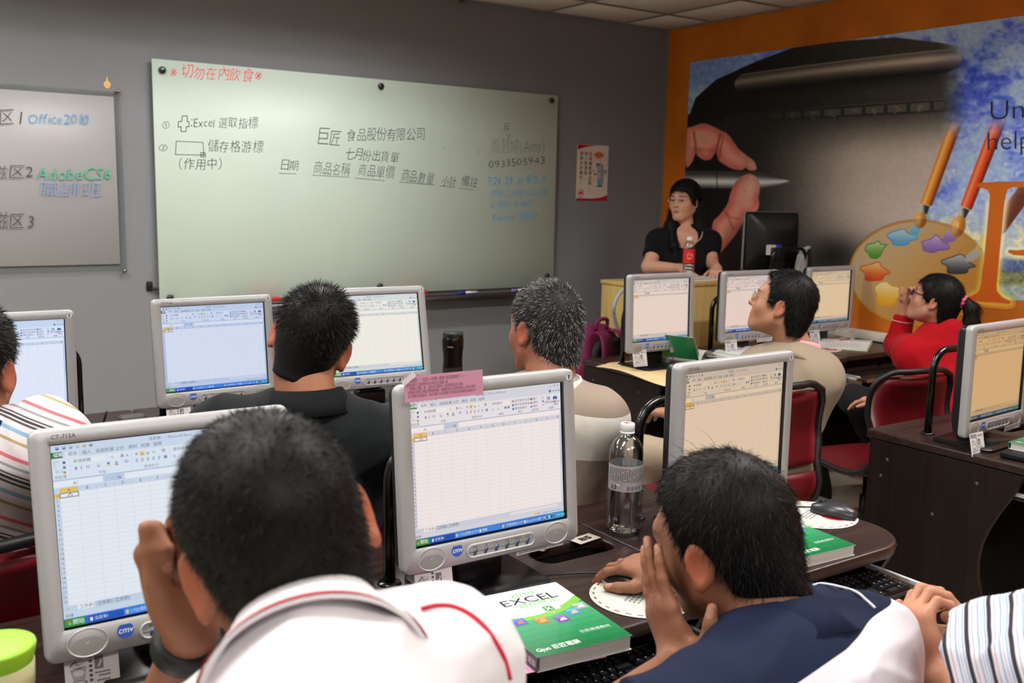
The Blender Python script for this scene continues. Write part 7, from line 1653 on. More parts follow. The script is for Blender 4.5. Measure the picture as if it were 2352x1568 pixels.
# --- man in the navy polo, cheek on his left hand, mousing with the right
def man_navy():
    hc = at_d(1664, 1236, 1.36)
    s = Figure('man in a navy polo with white side panels, left palm pressed to his cheek', (-3.78, -4.55, 0.0), (140, 94, 70), 0.0030)
    s.head(hc, 8, -14, -10, 0.97, ear_out=24, ear=1.05)
    N = at_d(1785, 1462, 1.31); Rs = at_d(1992, 1490, 1.38); Ls = at_d(1640, 1640, 1.18); P0 = np.array([-3.83, -4.56, 0.56])
    s.neck(N, 0.058)
    wr = s.hp(-0.112, 0.040, -0.145); el = at_d(1345, 1715, 1.14); D_ = nrm(s.hp(-0.094, 0.078, 0.02) - wr); kn = wr + D_ * 0.1
    hf, nl = hand_sdf(wr, D_, s.hR @ V3(0.95, -0.25, 0.05), 1, ((3, 7, 6), (2, 7, 6), (3, 8, 8), (6, 10, 8)), thumb=((0.10, 0.88, 0.15), (0.75, 0.50, 0.25)), spread=0.05, s=0.90)
    s.sk += [smin(0.02, cone(Ls, el, 0.050, 0.043), cone(el, wr, 0.045, 0.0285)), hf]; s.nails += nl; s.grow([el, wr, kn + (kn - wr) * 0.9, Ls, Rs, N], 0.07)
    re = np.array([-3.46, -4.02, 0.80]); rw = np.array([-3.470, -3.825, 0.795]); hf2, nl2 = hand_sdf(rw, (-0.30, 1.0, 0.04), (0.15, 0, -1), -1, ((22, 22, 14), (24, 24, 14), (24, 26, 16), (20, 26, 16)), thumb=((0.7, 0.7, 0.25), (0.9, 0.3, 0.2)), spread=0.16)
    s.sk += [smin(0.02, cone(Rs, re, 0.048, 0.042), cone(re, rw, 0.042, 0.028)), hf2]; s.nails += nl2; s.grow([re, rw, rw + np.array([-0.05, 0.2, 0])], 0.07); s.skin_mesh()
    tf, (rt, fw, up, L) = torso_sdf(P0, N, Ls, Rs, 1.0, 0.012)
    sl = [isect(cone(q, q + (e - q) * 0.8, 0.070, 0.066), half(q + (e - q) * 0.62, e - q)) for q, e in ((Ls, el), (Rs, re))]
    f = wrinkle(smin(0.04, tf, *sl), 0.0055, 26., 9); f = isect(f, half(P0 - up * 0.06, -up))
    # white panel below a slanting seam on the right flank
    a, b = at_d(1970, 1568, 1.05), at_d(2062, 1462, 1.16); pn = nrm(np.cross(b - a, fw)); pn = pn if pn @ (at_d(2100, 1560, 1.1) - a) > 0 else -pn
    def colf(V):
        return const(V, (26, 34, 58))
    pts = np.array([P0, Ls, Rs, N, re, el]); s.cloth('polo_shirt', f, pts.min(0) - 0.20, pts.max(0) + 0.12, 0.0055, colf, stripe_mat('navy_white_panels', 2.0, [(0.0, (26, 34, 58)), (0.5, (228, 222, 228))]), {'sv': lambda V: 1.0 + np.clip((V - a) @ pn, -0.9, 0.9)})
    ax = nrm((s.hp(0, -0.03, -0.06) - N) * 0.5 + up * 0.5 * np.linalg.norm(s.hp(0, -.03, -.06) - N))
    s.collar('collar', ax, 0.066, 0.068, 0.036, 0.056, 0.036, (24, 32, 55), yaw=-5)
    P = [p for p in (trace(f, x, y) for x, y in ((1868, 1343), (1895, 1340), (1925, 1342), (1960, 1356), (1990, 1378), (2010, 1396))) if p is not None]
    if len(P) > 3: s.mb('shoulder_piping', MB().tube(arc_path(P, 24), 0.0020, 8), mat('white_piping', (226, 226, 230), rough=0.8))
    s.hair(15000, 0.018, whorl=(0.010, -0.055, 0.100), th=0.009, side=0.004, h=0.004, lift=0.4, flow=0.8, down=0.22, jit=0.30, w=0.0009, line=[(0.105, 0.100), (0.062, 0.092), (0.034, 0.066), (0.020, 0.024), (0.016, -0.015), (0.004, -0.015), (0.000, 0.014), (-0.020, 0.022), (-0.032, -0.004), (-0.042, -0.055), (-0.058, -0.108), (-0.16, -0.110), (-0.16, 0.24), (0.20, 0.24), (0.20, 0.098)],
        extra=lambda V, F: [strands(V, F, 260, 0.055, (0.01, -0.02, 0.12), seed=5, lift=0.9, flow=0.25, down=0.30, jit=0.45, w=0.0008, segs=5, col=((18, 17, 16), (44, 40, 36)), keep=lambda P, Nn: (P[:, 2] > 0.095) & (P[:, 1] > -0.02) & (np.abs(P[:, 0] - 0.01) < 0.05))])
    s.legs(P0, rt, (P0 + np.array([-0.13, 0.42, 0.0]), P0 + np.array([0.13, 0.42, 0.0])), ((-3.93, -4.10, 0.10), (-3.65, -4.10, 0.10)), (40, 42, 50))
man_navy()

# --- man with spiky black hair in a black polo
def man_black():
    d0 = 2.30; hc = at_d(716, 782, d0)
    s = Figure('spiky haired man in a black polo shirt seen from behind between two monitors', (-3.78, -2.95, 0.0), (150, 98, 72), 0.0048)
    s.head(hc, -31, -4, 19, 1.02, ear_out=38, ear=1.15)
    N = at_d(706, 922, d0 - 0.04); Ls = at_d(505, 995, d0); Rs = at_d(858, 1010, d0 - 0.02); P0 = np.array([-3.90, -3.00, 0.57]); s.neck(N, 0.066)
    le, re = Ls + np.array([-0.07, 0.12, -0.25]), Rs + np.array([0.06, 0.14, -0.24]); lw, rw = np.array([-3.86, -2.42, 0.80]), np.array([-3.60, -2.42, 0.80])
    for q, e, w, sd in ((Ls, le, lw, 1), (Rs, re, rw, -1)):
        hf, nl = hand_sdf(w, (0.1 * sd, 1, -0.05), (0, 0, -1), sd, ((15, 25, 15),) * 4); s.sk += [smin(0.02, cone(q, e, 0.05, 0.043), cone(e, w, 0.042, 0.028)), hf]; s.grow([q, e, w, w + np.array([0, .2, 0])], 0.07)
    s.grow([N], 0.1); s.skin_mesh()
    tf, (rt, fw, up, L) = torso_sdf(P0, N, Ls, Rs, 1.06, 0.014)
    sl = [isect(cone(q, q + (e - q) * 0.85, 0.074, 0.070), half(q + (e - q) * 0.75, e - q)) for q, e in ((Ls, le), (Rs, re))]
    f = isect(wrinkle(smin(0.05, tf, *sl), 0.005, 24., 4), half(P0 - up * 0.06, -up)); pts = np.array([P0, Ls, Rs, N, le, re]); s.cloth('polo_shirt', f, pts.min(0) - 0.2, pts.max(0) + 0.12, 0.008, (24, 27, 29))
    s.collar('collar', nrm(up * 0.8 + nrm(s.hp(0, -.03, -.06) - N) * 0.4), 0.074, 0.074, 0.036, 0.054, 0.040, (22, 24, 26), yaw=-18)
    s.hair(9000, 0.022, whorl=(-0.004, -0.058, 0.100), th=0.009, side=0.003, h=0.0055, lift=0.85, flow=0.55, down=0.05, jit=0.26, w=0.0012, grow=lambda P: np.clip((P[:, 2] + 0.06) / 0.12, 0.22, 1.0), col=((11, 11, 11), (46, 43, 40)))
    s.legs(P0, rt, (P0 + np.array([-0.14, 0.42, 0.0]), P0 + np.array([0.12, 0.42, 0.0])), ((-3.92, -2.50, 0.10), (-3.64, -2.50, 0.10)), (40, 44, 56))
man_black()

# --- grey haired man in a taupe and white polo
def man_grey():
    d0 = 2.55; hc = at_d(1252, 756, d0)
    s = Figure('grey haired man in a taupe and white polo facing the whiteboard', (-3.17, -3.16, 0.0), (150, 96, 72), 0.0048)
    s.head(hc, 2, -4, 2, 0.99, ear_out=24)
    N = at_d(1262, 893, d0 - 0.04); Ls = at_d(1130, 940, d0 + 0.05); Rs = at_d(1372, 965, d0 - 0.07); P0 = np.array([-3.28, -3.10, 0.58]); s.neck(N, 0.062)
    le, re = Ls + np.array([-0.05, 0.12, -0.25]), Rs + np.array([0.04, 0.10, -0.26]); lw, rw = np.array([-3.30, -2.66, 0.78]), np.array([-3.00, -2.70, 0.78])
    for q, e, w, sd in ((Ls, le, lw, 1), (Rs, re, rw, -1)):
        hf, nl = hand_sdf(w, (0.05 * sd, 1, -0.05), (0, 0, -1), sd, ((15, 25, 15),) * 4); s.sk += [smin(0.02, cone(q, e, 0.05, 0.043), cone(e, w, 0.042, 0.028)), hf]; s.grow([q, e, w, w + np.array([0, .2, 0])], 0.07)
    s.grow([N], 0.1); s.skin_mesh()
    tf, (rt, fw, up, L) = torso_sdf(P0, N, Ls, Rs, 1.04, 0.014)
    sl = [isect(cone(q, q + (e - q) * 0.85, 0.076, 0.072), half(q + (e - q) * 0.75, e - q)) for q, e in ((Ls, le), (Rs, re))]
    f = isect(wrinkle(smin(0.05, tf, *sl), 0.0035, 22., 6), half(P0 - up * 0.06, -up))
    def colf(V):
        z = (V - N) @ up; return const(V, (160, 144, 130))
    pts = np.array([P0, Ls, Rs, N, le, re]); s.cloth('polo_shirt', f, pts.min(0) - 0.2, pts.max(0) + 0.12, 0.007, colf, stripe_mat('taupe_white_blocks', 2.0, [(0.0, (150, 134, 120)), (0.428, (222, 216, 206)), (0.487, (150, 134, 120))]), {'sv': lambda V: 1.0 + np.clip((V - N) @ up, -0.9, 0.9)})
    s.collar('collar', up, 0.071, 0.072, 0.040, 0.058, 0.034, (218, 212, 204), yaw=0)
    s.hair(12000, 0.015, whorl=(0.022, -0.075, 0.078), th=0.008, side=0.005, h=0.0055, capcol=(38, 36, 36), lift=0.7, flow=0.6, down=0.08, jit=0.22, w=0.0013, col=((30, 29, 29), (190, 186, 182)))
    s.legs(P0, rt, (P0 + np.array([-0.12, 0.42, 0.0]), P0 + np.array([0.12, 0.42, 0.0])), ((-3.32, -2.72, 0.10), (-3.04, -2.72, 0.10)), (60, 58, 60))
man_grey()

# --- man in the beige jacket with glasses, chin up
def man_beige():
    d0 = 3.38; hc = at_d(1797, 700, d0)
    s = Figure('man in a beige jacket and glasses with parted black hair, chin raised', (-2.16, -3.02, 0.0), (176, 126, 98), 0.0046)
    s.head(hc, 27, 14, 4, 0.95, ear_out=16, wide=0.97)
    N = at_d(1832, 815, d0 + 0.02); Ls = at_d(1742, 850, d0 + 0.10); Rs = at_d(1882, 872, d0 - 0.06); P0 = np.array([-2.24, -2.94, 0.60]); s.neck(N, 0.056)
    le, re = Ls + np.array([-0.02, 0.16, -0.24]), Rs + np.array([0.04, 0.12, -0.25]); lw, rw = np.array([-2.16, -2.46, 0.70]), np.array([-1.92, -2.48, 0.70])
    for q, e, w, sd in ((Ls, le, lw, 1), (Rs, re, rw, -1)):
        hf, nl = hand_sdf(w, (0.05 * sd, 1, -0.1), (0, 0, -1), sd, ((15, 25, 15),) * 4); s.sk += [smin(0.02, cone(q, e, 0.05, 0.043), cone(e, w, 0.042, 0.028)), hf]; s.grow([q, e, w, w + np.array([0, .2, 0])], 0.07)
    s.grow([N], 0.1); s.skin_mesh(); s.eyes()
    tf, (rt, fw, up, L) = torso_sdf(P0, N, Ls, Rs, 1.0, 0.020)
    sl = [smin(0.03, cone(q, e, 0.070, 0.060), isect(cone(e, w, 0.060, 0.046), half(w - (w - e) * 0.08, w - e))) for q, e, w in ((Ls, le, lw), (Rs, re, rw))]
    f = isect(wrinkle(smin(0.05, tf, *sl), 0.0045, 20., 3), half(P0 - up * 0.16, -up)); pts = np.array([P0, Ls, Rs, N, le, re, lw, rw]); s.cloth('jacket', f, pts.min(0) - 0.2, pts.max(0) + 0.12, 0.008, (150, 135, 116))
    s.collar('shirt_collar', nrm(up + 0.4 * nrm(s.hp(0, -.03, -.06) - N)), 0.063, 0.066, 0.046, 0.030, 0.012, (226, 160, 170), yaw=6)
    s.collar('jacket_collar', up, 0.076, 0.080, 0.030, 0.066, 0.050, (152, 137, 118), yaw=4, front_low=0.06)
    line = [(0.108, 0.112), (0.080, 0.108), (0.056, 0.082), (0.040, 0.044), (0.036, -0.012), (0.016, -0.014), (0.008, 0.014), (-0.018, 0.022), (-0.032, -0.004), (-0.040, -0.048), (-0.060, -0.094), (-0.17, -0.096), (-0.17, 0.24), (0.20, 0.24), (0.20, 0.112)]
    s.hair(8000, 0.024, whorl=(-0.018, -0.045, 0.110), th=0.011, side=0.008, h=0.0055, lift=0.30, flow=0.9, down=0.25, jit=0.18, w=0.0016, line=line, col=((12, 12, 12), (40, 37, 35)))
    s.glasses((190, 172, 120), 0.0010)
    s.legs(P0, rt, (P0 + np.array([-0.12, 0.43, -0.02]), P0 + np.array([0.12, 0.43, -0.02])), ((-2.28, -2.52, 0.10), (-2.04, -2.52, 0.10)), (168, 150, 128))
man_beige()

# --- woman in the red hooded jacket, ponytail
def woman_red():
    d0 = 4.40; hc = at_d(2148, 690, d0)
    s = Figure('woman in a red hooded jacket with a ponytail and dark glasses, chin in hand', (-0.42, -2.66, 0.0), (196, 140, 116), 0.0052)
    s.head(hc, 20, 17, 3, 0.95, ear_out=14, wide=0.96, nose=0.8)
    N = at_d(2172, 768, d0 + 0.02); Ls = at_d(2090, 815, d0 + 0.02); Rs = at_d(2235, 815, d0 - 0.02); P0 = at_d(2180, 965, d0 - 0.05); P0[2] = 0.58; s.neck(N, 0.050)
    le = at_d(2062, 792, d0 + 0.16); lw = at_d(2078, 716, d0 + 0.13)
    hf, nl = hand_sdf(lw, at_d(2092, 672, d0 + .12) - lw, s.hp(0, 0.06, -0.04) - lw, 1, ((45, 60, 40), (45, 62, 40), (48, 64, 40), (50, 64, 40)), s=0.92); s.sk += [smin(0.02, cone(Ls, le, 0.045, 0.038), cone(le, lw, 0.038, 0.025)), hf]
    re = at_d(2120, 905, d0 - 0.10); rw = at_d(2030, 915, d0 - 0.02); hf2, n2 = hand_sdf(rw, (-0.25, 1, -0.2), (0, 0, -1), -1, ((15, 20, 12),) * 4, s=0.92); s.sk += [smin(0.02, cone(Rs, re, 0.045, 0.038), cone(re, rw, 0.038, 0.025)), hf2]
    s.grow([N, Ls, Rs, le, lw, re, rw, rw + np.array([-.04, .18, -.04]), lw + np.array([0, 0, .12])], 0.08); s.skin_mesh(); s.eyes()
    tf, (rt, fw, up, L) = torso_sdf(P0, N, Ls, Rs, 0.98, 0.020)
    sl = [smin(0.03, cone(q, e, 0.066, 0.058), isect(cone(e, w, 0.058, 0.043), half(w - (w - e) * 0.10, w - e))) for q, e, w in ((Ls, le, lw), (Rs, re, rw))]
    hood = smin(0.03, cone(N - fw * 0.03 - rt * 0.07, N - fw * 0.085 + up * 0.005, 0.040, 0.042), cone(N - fw * 0.085 + up * 0.005, N - fw * 0.03 + rt * 0.07, 0.042, 0.040), cone(N - rt * 0.065 + fw * 0.03, N - fw * 0.03 - rt * 0.07, 0.03, 0.038), cone(N + rt * 0.065 + fw * 0.03, N - fw * 0.03 + rt * 0.07, 0.03, 0.038))
    f = isect(wrinkle(smin(0.04, tf, hood, *sl), 0.0055, 26., 8), half(P0 - up * 0.05, -up)); pts = np.array([P0, Ls, Rs, N, le, re, lw, rw]); s.cloth('hooded_jacket', f, pts.min(0) - 0.2, pts.max(0) + 0.14, 0.008, (168, 14, 26))
    d = nrm(lw - le); c = lw - d * 0.045; u = nrm(np.cross(d, [0, 0, 1])); v = np.cross(d, u); s.mb('cuff_piping', MB().tube([c + 0.0485 * (math.cos(q) * u + math.sin(q) * v) for q in np.linspace(0, 2 * PI, 30)], 0.0026, 6, caps=False), mat('pink_piping', (232, 160, 176), rough=0.8))
    line = [(0.106, 0.060), (0.074, 0.060), (0.052, 0.030), (0.040, -0.020), (0.024, -0.030), (0.010, -0.008), (-0.020, 0.0), (-0.034, -0.020), (-0.046, -0.060), (-0.060, -0.088), (-0.17, -0.088), (-0.17, 0.24), (0.20, 0.24), (0.20, 0.060)]
    def pony(V, F):
        b = [(0, -0.100, 0.035), (0.0, -0.125, 0.040), (0.002, -0.165, 0.020), (0.004, -0.185, -0.035), (0.002, -0.175, -0.095), (0.0, -0.150, -0.145)]; rr_ = [0.016, 0.024, 0.032, 0.034, 0.028, 0.010]
        g = smin(0.02, *[cone(b[i], b[i + 1], rr_[i], rr_[i + 1]) for i in range(5)]); v2, f2 = mesh_sdf(g, (-0.06, -0.24, -0.18), (0.06, -0.08, 0.09), 0.006)
        return [(v2, f2, const(v2, (13, 12, 12))), strands(v2, f2, 900, 0.05, (0, -0.10, 0.08), seed=4, lift=0.12, flow=0.5, down=0.5, jit=0.12, w=0.0018, col=((14, 12, 12), (54, 44, 40)))]
    s.hair(5500, 0.030, whorl=(0.0, 0.010, 0.125), th=0.013, side=0.010, h=0.006, lift=0.15, flow=0.9, down=0.2, jit=0.10, w=0.0018, line=line, col=((12, 11, 11), (38, 33, 30)), extra=pony)
    n = MB(); c = s.hp(0, -0.118, 0.038); d = nrm(s.hp(0, -0.16, 0.03) - c); u = nrm(np.cross(d, [0, 0, 1])); v = np.cross(d, u)
    n.tube([c + (0.021 + 0.004 * math.sin(9 * q)) * (math.cos(q) * u + math.sin(q) * v) + d * 0.004 * math.cos(7 * q) for q in np.linspace(0, 2 * PI, 60)], 0.0095, 8, caps=False); s.mb('hair_tie', n, mat('pink_scrunchie', (226, 92, 122), rough=0.85))
    s.glasses((24, 20, 22), 0.0022, metal=0.1, hgt=0.014)
    kn = (P0 + np.array([-0.12, 0.42, 0.02]), P0 + np.array([0.10, 0.42, 0.0])); an = (np.array([-1.00, -2.42, 0.16]), np.array([-0.40, -2.16, 0.10]))
    an0 = at_z(2045, 1085, 0.13); s.legs(P0, rt, kn, (an0 + np.array([0.0, 0.05, 0.05]), an[1]), (30, 30, 33), shoe=None, r=(0.088, 0.060, 0.046))
    # bare foot in a pale strap sandal
    c = an0; R_ = RZ(0.55); foot = smin(0.02, cone(c + R_ @ V3(0.0, 0.05, 0.02), c + R_ @ V3(0, -0.03, -0.015), 0.030, 0.026), cone(c + R_ @ V3(0, -0.03, -0.015), c + R_ @ V3(0, 0.14, -0.022), 0.027, 0.024), *[cone(c + R_ @ V3(x, 0.14, -0.026), c + R_ @ V3(x * 1.1, 0.185 - abs(x + .012) * 0.5, -0.030), 0.011, 0.009) for x in (-0.026, -0.012, 0.0, 0.012, 0.024)])
    s.cloth('foot', foot, c - 0.24, c + 0.24, 0.005, (198, 140, 112), SKIN)
    n = MB(); n.loft([[c + R_ @ V3(x, y, z) for x, y in [(w * math.cos(q), 0.075 + 0.128 * math.sin(q)) for q in np.linspace(0, 2 * PI, 24, endpoint=False)]] for w, z in ((0.038, -0.052), (0.040, -0.040))], cap0=True, cap1=True)
    for y0, z0 in ((0.125, -0.004), (0.090, 0.004), (0.020, 0.012)): n.tube([c + R_ @ V3(0.034 * math.cos(q), y0 + 0.012 * math.cos(2 * q), -0.036 + (0.036 + z0) * math.sin(q)) for q in np.linspace(0, PI, 12)], 0.0055, 6, flat=0.4)
    n.tube([c + R_ @ V3(0.034, 0.02, -0.03), c + R_ @ V3(0.030, -0.02, 0.0), c + R_ @ V3(0, -0.058, 0.006), c + R_ @ V3(-0.030, -0.02, 0.0), c + R_ @ V3(-0.034, 0.02, -0.03)], 0.005, 6); s.mb('sandal', n, mat('cream_sandal', (216, 206, 176), rough=0.5))
woman_red()

# --- instructor standing behind the teaching desk
def instructor():
    d0 = 5.85; hc = at_d(1573, 461, d0)
    s = Figure('standing woman with long black hair and glasses in a black top, teaching', (hc[0] + 0.06, hc[1] + 0.06, 0.0), (212, 158, 134), 0.0052)
    s.head(hc, 106, -2, 0, 0.98, ear_out=12, wide=0.98, nose=0.75)
    N = at_d(1573, 525, d0 + 0.02); fwd = RZ(math.radians(142)) @ V3(0, 1, 0); rgt = RZ(math.radians(142)) @ V3(1, 0, 0)
    Rs = N + rgt * 0.155 + V3(0, 0, -0.075); Ls = N - rgt * 0.150 + V3(0, 0, -0.075); P0 = N - fwd * 0.02 + V3(0, 0, -0.53); s.neck(N, 0.048)
    re = at_d(1490, 612, d0 - 0.05); rw = at_d(1560, 650, d0 - 0.22); le = at_d(1632, 600, d0 - 0.02); lw = at_d(1645, 642, d0 - 0.16)
    for q, e, w, sd, dr in ((Rs, re, rw, -1, fwd - rgt * 0.5), (Ls, le, lw, 1, fwd + rgt * 0.2)):
        w = np.array([w[0], w[1], max(w[2], TD_Z + 0.05)]); hf, nl = hand_sdf(w, dr + V3(0, 0, -0.2), (0, 0, -1), sd, ((15, 20, 12),) * 4, s=0.9); s.sk += [smin(0.02, cone(q, e, 0.050, 0.041), cone(e, w, 0.041, 0.026)), hf]; s.grow([q, e, w, w + dr * 0.17], 0.07)
    s.sk.append(torso_sdf(P0, N, Ls, Rs, 0.98, -0.006)[0]); s.grow([N, P0], 0.24); s.skin_mesh(0.0055); s.eyes((0.12, 0.05))
    tf, (rt, fw, up, L) = torso_sdf(P0, N, Ls, Rs, 1.02, 0.010)
    bust = [ell(P0 + up * 0.34 + fw * 0.085 + rt * 0.065 * q, (0.062, 0.055, 0.062), np.stack([rt, fw, up], 1)) for q in (-1, 1)]
    sl = [isect(cone(q, q + (e - q) * 0.9, 0.064, 0.060), half(q + (e - q) * 0.62, e - q)) for q, e in ((Rs, re), (Ls, le))]
    f = smin(0.04, tf, *bust, *sl); f = sub(0.015, f, ell(N + fw * 0.10 - up * 0.03, (0.075, 0.085, 0.085), np.stack([rt, fw, up], 1))); f = isect(wrinkle(f, 0.003, 22., 7), half(P0 - up * 0.10, -up)); pts = np.array([P0, Ls, Rs, N, le, re]); s.cloth('black_top', f, pts.min(0) - 0.22, pts.max(0) + 0.14, 0.007, (17, 17, 19))
    P = [p for p in (trace(f, a, b) for a, b in ((1534, 510), (1540, 524), (1550, 542), (1562, 554), (1574, 562))) if p is not None]
    if len(P) > 3: s.mb('neck_trim', MB().tube(arc_path(P, 30), 0.0035, 6), mat('silver_beads', (196, 190, 180), rough=0.35, metal=0.4))
    P = [p for p in (trace(f, a, b) for a, b in ((1590, 562), (1600, 556), (1610, 546), (1614, 532))) if p is not None]
    if len(P) > 2: s.mb('neck_trim', MB().tube(arc_path(P, 24), 0.0035, 6), MATS['silver_beads'] if 'silver_beads' in MATS else mat('silver_beads', (196, 190, 180), rough=0.35, metal=0.4))
    line = [(0.108, 0.062), (0.074, 0.058), (0.056, 0.034), (0.044, -0.010), (0.034, -0.10), (-0.17, -0.14), (-0.17, 0.24), (0.20, 0.24), (0.20, 0.062)]
    hR = s.hR
    def locks(V, F):
        w2l = lambda p: (np.asarray(p) - s.hc) @ hR / s.hs; D = lambda p: w2l(p)
        bk = -fwd; ps = []
        A0 = [s.hp(0.070, -0.02, -0.02), N + rgt * 0.085 + V3(0, 0, 0.02) + fwd * 0.02, N + rgt * 0.07 + fwd * 0.10 + V3(0, 0, -0.10), N + rgt * 0.05 + fwd * 0.13 + V3(0, 0, -0.19)]
        A1 = [s.hp(-0.070, -0.03, -0.02), N - rgt * 0.085 + V3(0, 0, 0.0), N - rgt * 0.10 + fwd * 0.06 + V3(0, 0, -0.13), N - rgt * 0.085 + fwd * 0.10 + V3(0, 0, -0.21)]
        A2 = [s.hp(0, -0.09, 0.0), N + bk * 0.09 + V3(0, 0, 0.03), N + bk * 0.12 + V3(0, 0, -0.12), N + bk * 0.125 + V3(0, 0, -0.22)]; A3 = [s.hp(-0.055, -0.07, 0.0), N - rgt * 0.09 + bk * 0.05 + V3(0, 0, 0.02), N - rgt * 0.12 + bk * 0.05 + V3(0, 0, -0.13), N - rgt * 0.11 + bk * 0.04 + V3(0, 0, -0.20)]; A4 = [s.hp(0.055, -0.07, 0.0), N + rgt * 0.07 + bk * 0.06 + V3(0, 0, 0.02), N + rgt * 0.08 + bk * 0.08 + V3(0, 0, -0.12), N + rgt * 0.07 + bk * 0.08 + V3(0, 0, -0.2)]
        for A_ in (A0, A1, A2, A3, A4):
            q = [D(p) for p in A_]; ps += [cone(q[0], q[1], 0.034, 0.036), cone(q[1], q[2], 0.036, 0.028), cone(q[2], q[3], 0.028, 0.008)]
        g = smin(0.02, *ps); al = np.array([D(p) for A_ in (A0, A1, A2, A3, A4) for p in A_]); v2, f2 = mesh_sdf(g, al.min(0) - 0.06, al.max(0) + 0.06, 0.006)
        return [(v2, f2, const(v2, (13, 12, 13))), strands(v2, f2, 2600, 0.06, (0, 0, 0.25), seed=6, lift=0.10, flow=0.8, down=0.6, jit=0.14, w=0.0020, col=((13, 12, 13), (40, 36, 35)))]
    s.hair(4500, 0.035, whorl=(0.02, 0.02, 0.125), th=0.014, side=0.012, h=0.006, lift=0.12, flow=0.95, down=0.25, jit=0.08, w=0.0020, line=line, extra=locks)
    s.glasses((206, 206, 214), 0.0012, hgt=0.012, metal=0.4)
    s.legs(P0, rt, (P0 + V3(0, 0, -0.45) - rgt * 0.09, P0 + V3(0, 0, -0.45) + rgt * 0.09), (np.r_[(P0 - rgt * 0.1)[:2], 0.10], np.r_[(P0 + rgt * 0.1)[:2], 0.10]), (24, 24, 28))
instructor()

# --- man in the striped polo at the left edge
def man_striped():
    d0 = 1.78; hc = at_d(-84, 846, d0)
    s = Figure('man in a white striped polo with a navy collar at the left edge', (-4.72, -2.95, 0.0), (152, 100, 76), 0.0048)
    s.head(hc, -28, -4, 2, 0.99, ear_out=22)
    N = at_d(-92, 985, d0 - 0.03); Rs = at_d(105, 1030, d0 + 0.02); Ls = at_d(-300, 1030, d0); P0 = np.array([-4.78, -2.98, 0.56]); s.neck(N, 0.064)
    re, le = Rs + np.array([0.05, 0.20, -0.22]), Ls + np.array([-0.05, 0.14, -0.24]); rw, lw = np.array([-4.50, -2.42, 0.79]), np.array([-4.92, -2.45, 0.79])
    for q, e, w, sd in ((Ls, le, lw, 1), (Rs, re, rw, -1)):
        hf, nl = hand_sdf(w, (0.05 * sd, 1, -0.05), (0, 0, -1), sd, ((15, 25, 15),) * 4); s.sk += [smin(0.02, cone(q, e, 0.05, 0.043), cone(e, w, 0.042, 0.028)), hf]; s.grow([q, e, w, w + np.array([0, .2, 0])], 0.07)
    s.grow([N], 0.1); s.skin_mesh()
    tf, (rt, fw, up, L) = torso_sdf(P0, N, Ls, Rs, 1.10, 0.016, 1.08)
    sl = [isect(cone(q, q + (e - q) * 0.85, 0.078, 0.074), half(q + (e - q) * 0.80, e - q)) for q, e in ((Ls, le), (Rs, re))]
    f = isect(wrinkle(smin(0.05, tf, *sl), 0.006, 24., 12), half(P0 - up * 0.06, -up)); SB = stripe_mat('striped_knit', 0.118, [(0.0, (216, 206, 210)), (0.05, (206, 108, 116)), (0.11, (216, 206, 210)), (0.20, (150, 146, 150)), (0.25, (216, 206, 210)), (0.33, (88, 84, 86)), (0.36, (216, 206, 210)), (0.385, (70, 66, 68)), (0.43, (216, 206, 210)), (0.455, (84, 80, 82)), (0.50, (216, 206, 210)), (0.60, (132, 168, 194)), (0.67, (216, 206, 210)), (0.79, (168, 150, 104)), (0.84, (216, 206, 210))])
    ar = nrm(re - Rs)
    def sv(V):
        return 2.0 - (V - N) @ (up + 0.65 * fw) + 0.004 * np.sin((V @ rt) * 30)
    pts = np.array([P0, Ls, Rs, N, le, re]); s.cloth('striped_polo', f, pts.min(0) - 0.22, pts.max(0) + 0.12, 0.007, (216, 206, 210), SB, {'sv': sv})
    s.collar('collar', nrm(up * 0.8 + 0.3 * nrm(s.hp(0, -.03, -.06) - N)), 0.072, 0.074, 0.044, 0.074, 0.046, (30, 36, 58), yaw=-14, band=((206, 204, 210), 0.66, 0.74))
    s.hair(7000, 0.016, whorl=(0.012, -0.060, 0.098), th=0.012, side=0.005, h=0.0055, capcol=(22, 21, 21), lift=0.75, flow=0.5, down=0.08, jit=0.25, w=0.0013, col=((20, 19, 19), (74, 70, 68)))
    s.legs(P0, rt, (P0 + np.array([-0.14, 0.42, 0.0]), P0 + np.array([0.14, 0.42, 0.0])), ((-4.90, -2.52, 0.10), (-4.62, -2.52, 0.10)), (50, 54, 66))
man_striped()

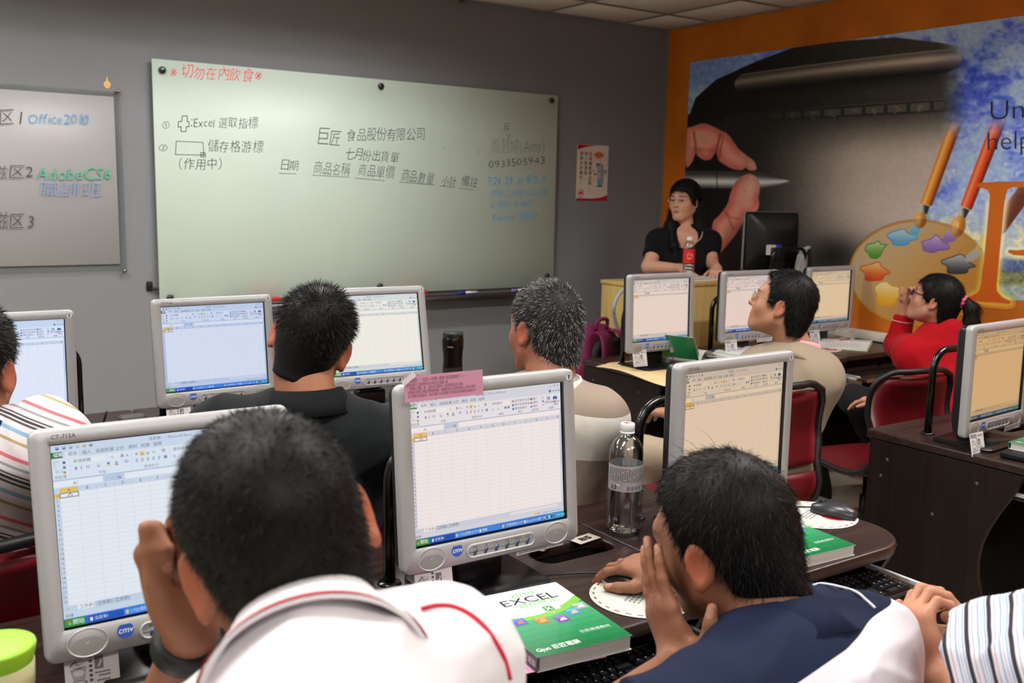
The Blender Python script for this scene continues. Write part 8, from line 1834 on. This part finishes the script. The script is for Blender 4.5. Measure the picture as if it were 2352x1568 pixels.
# --- man at the lower right: blue striped sleeve, hands clasped over the tray
def man_sleeve():
    lw = at_d(2150, 1552, 1.42); rw = at_d(2262, 1478, 1.52)
    hc = at_d(2640, 1060, 1.18)
    s = Figure('man in a white shirt with blue and charcoal stripes at the lower right, hands clasped', (-3.02, -4.70, 0.0), (186, 132, 104), 0.0030)
    s.head(hc, 8, -4, 0, 1.03); N = hc + V3(-0.01, -0.05, -0.17); Ls = N + V3(-0.165, 0.02, -0.055); Rs = N + V3(0.165, -0.02, -0.055); P0 = np.array([N[0], N[1] - 0.08, 0.57]); s.neck(N, 0.06)
    le = at_d(2330, 1690, 1.20); re = at_d(2520, 1500, 1.50)
    k1, k2 = at_d(2118, 1470, 1.44), at_d(2180, 1462, 1.50)
    hf, nl = hand_sdf(lw, k1 - lw, at_d(2260, 1520, 1.44) - lw, -1, ((50, 58, 35), (52, 60, 35), (55, 60, 35), (58, 60, 35)), thumb=((0.72, 0.62, 0.25), (0.98, 0.2, 0.1)), spread=0.06)
    hf2, n2 = hand_sdf(rw, k2 - rw, (0.1, -0.3, -1.0), -1, ((40, 50, 30), (42, 54, 30), (46, 56, 30), (50, 56, 30)), thumb=((0.85, 0.25, -0.35), (0.9, 0.1, -0.35)), spread=0.06)
    s.nails += nl + n2
    s.sk += [smin(0.02, cone(Ls, le, 0.05, 0.044), cone(le, lw, 0.043, 0.0275)), hf, smin(0.02, cone(Rs, re, 0.05, 0.044), cone(re, rw, 0.043, 0.0285)), hf2]; s.grow([N, Ls, Rs, le, lw, re, rw, k1 + (k1 - lw), k2 + (k2 - rw)], 0.07); s.skin_mesh()
    tf, (rt, fw, up, L) = torso_sdf(P0, N, Ls, Rs, 1.04, 0.014)
    A = at_d(2215, 1548, 1.22); cut = at_d(2205, 1500, 1.27)
    # the loose short sleeve widens to a hem round the forearm's upper end
    s1, e1 = Ls, le + (le - Ls) * 0.05
    slv = isect(smin(0.05, cone(Ls, at_d(2300, 1560, 1.22), 0.070, 0.078), cone(at_d(2420, 1480, 1.19), at_d(2285, 1530, 1.24), 0.070, 0.072)), half(at_d(2248, 1528, 1.24), at_d(2200, 1545, 1.25) - at_d(2320, 1500, 1.20)))
    slr = isect(cone(Rs, re, 0.070, 0.068), half(Rs + (re - Rs) * 0.70, re - Rs)); f = isect(wrinkle(smin(0.04, tf, slv, slr), 0.006, 30., 14), half(P0 - up * 0.06, -up))
    ar = nrm(at_d(2200, 1535, 1.25) - at_d(2420, 1500, 1.19)); SB = stripe_mat('blue_striped_shirt', 0.0300, [(0.0, (226, 220, 224)), (0.06, (150, 142, 176)), (0.10, (226, 220, 224)), (0.24, (58, 56, 66)), (0.44, (226, 220, 224)), (0.50, (120, 172, 214)), (0.56, (226, 220, 224)), (0.66, (176, 172, 200)), (0.70, (226, 220, 224)), (0.80, (110, 166, 212)), (0.86, (226, 220, 224))])
    pts = np.array([P0, Ls, Rs, N, at_d(2250, 1530, 1.24), re]); s.cloth('striped_shirt', f, pts.min(0) - 0.2, pts.max(0) + 0.12, 0.0055, (226, 220, 224), SB, {'sv': lambda V: 2.0 + (V - Ls) @ ar + 0.06 * ((V - Ls) @ up) ** 2})
    s.hair(2500, 0.015, h=0.006, w=0.0016)
    s.legs(P0, rt, (P0 + V3(-0.12, 0.42, 0), P0 + V3(0.12, 0.42, 0)), (P0 * V3(1, 1, 0) + V3(-0.13, 0.45, 0.10), P0 * V3(1, 1, 0) + V3(0.13, 0.45, 0.10)), (52, 56, 70))
man_sleeve()
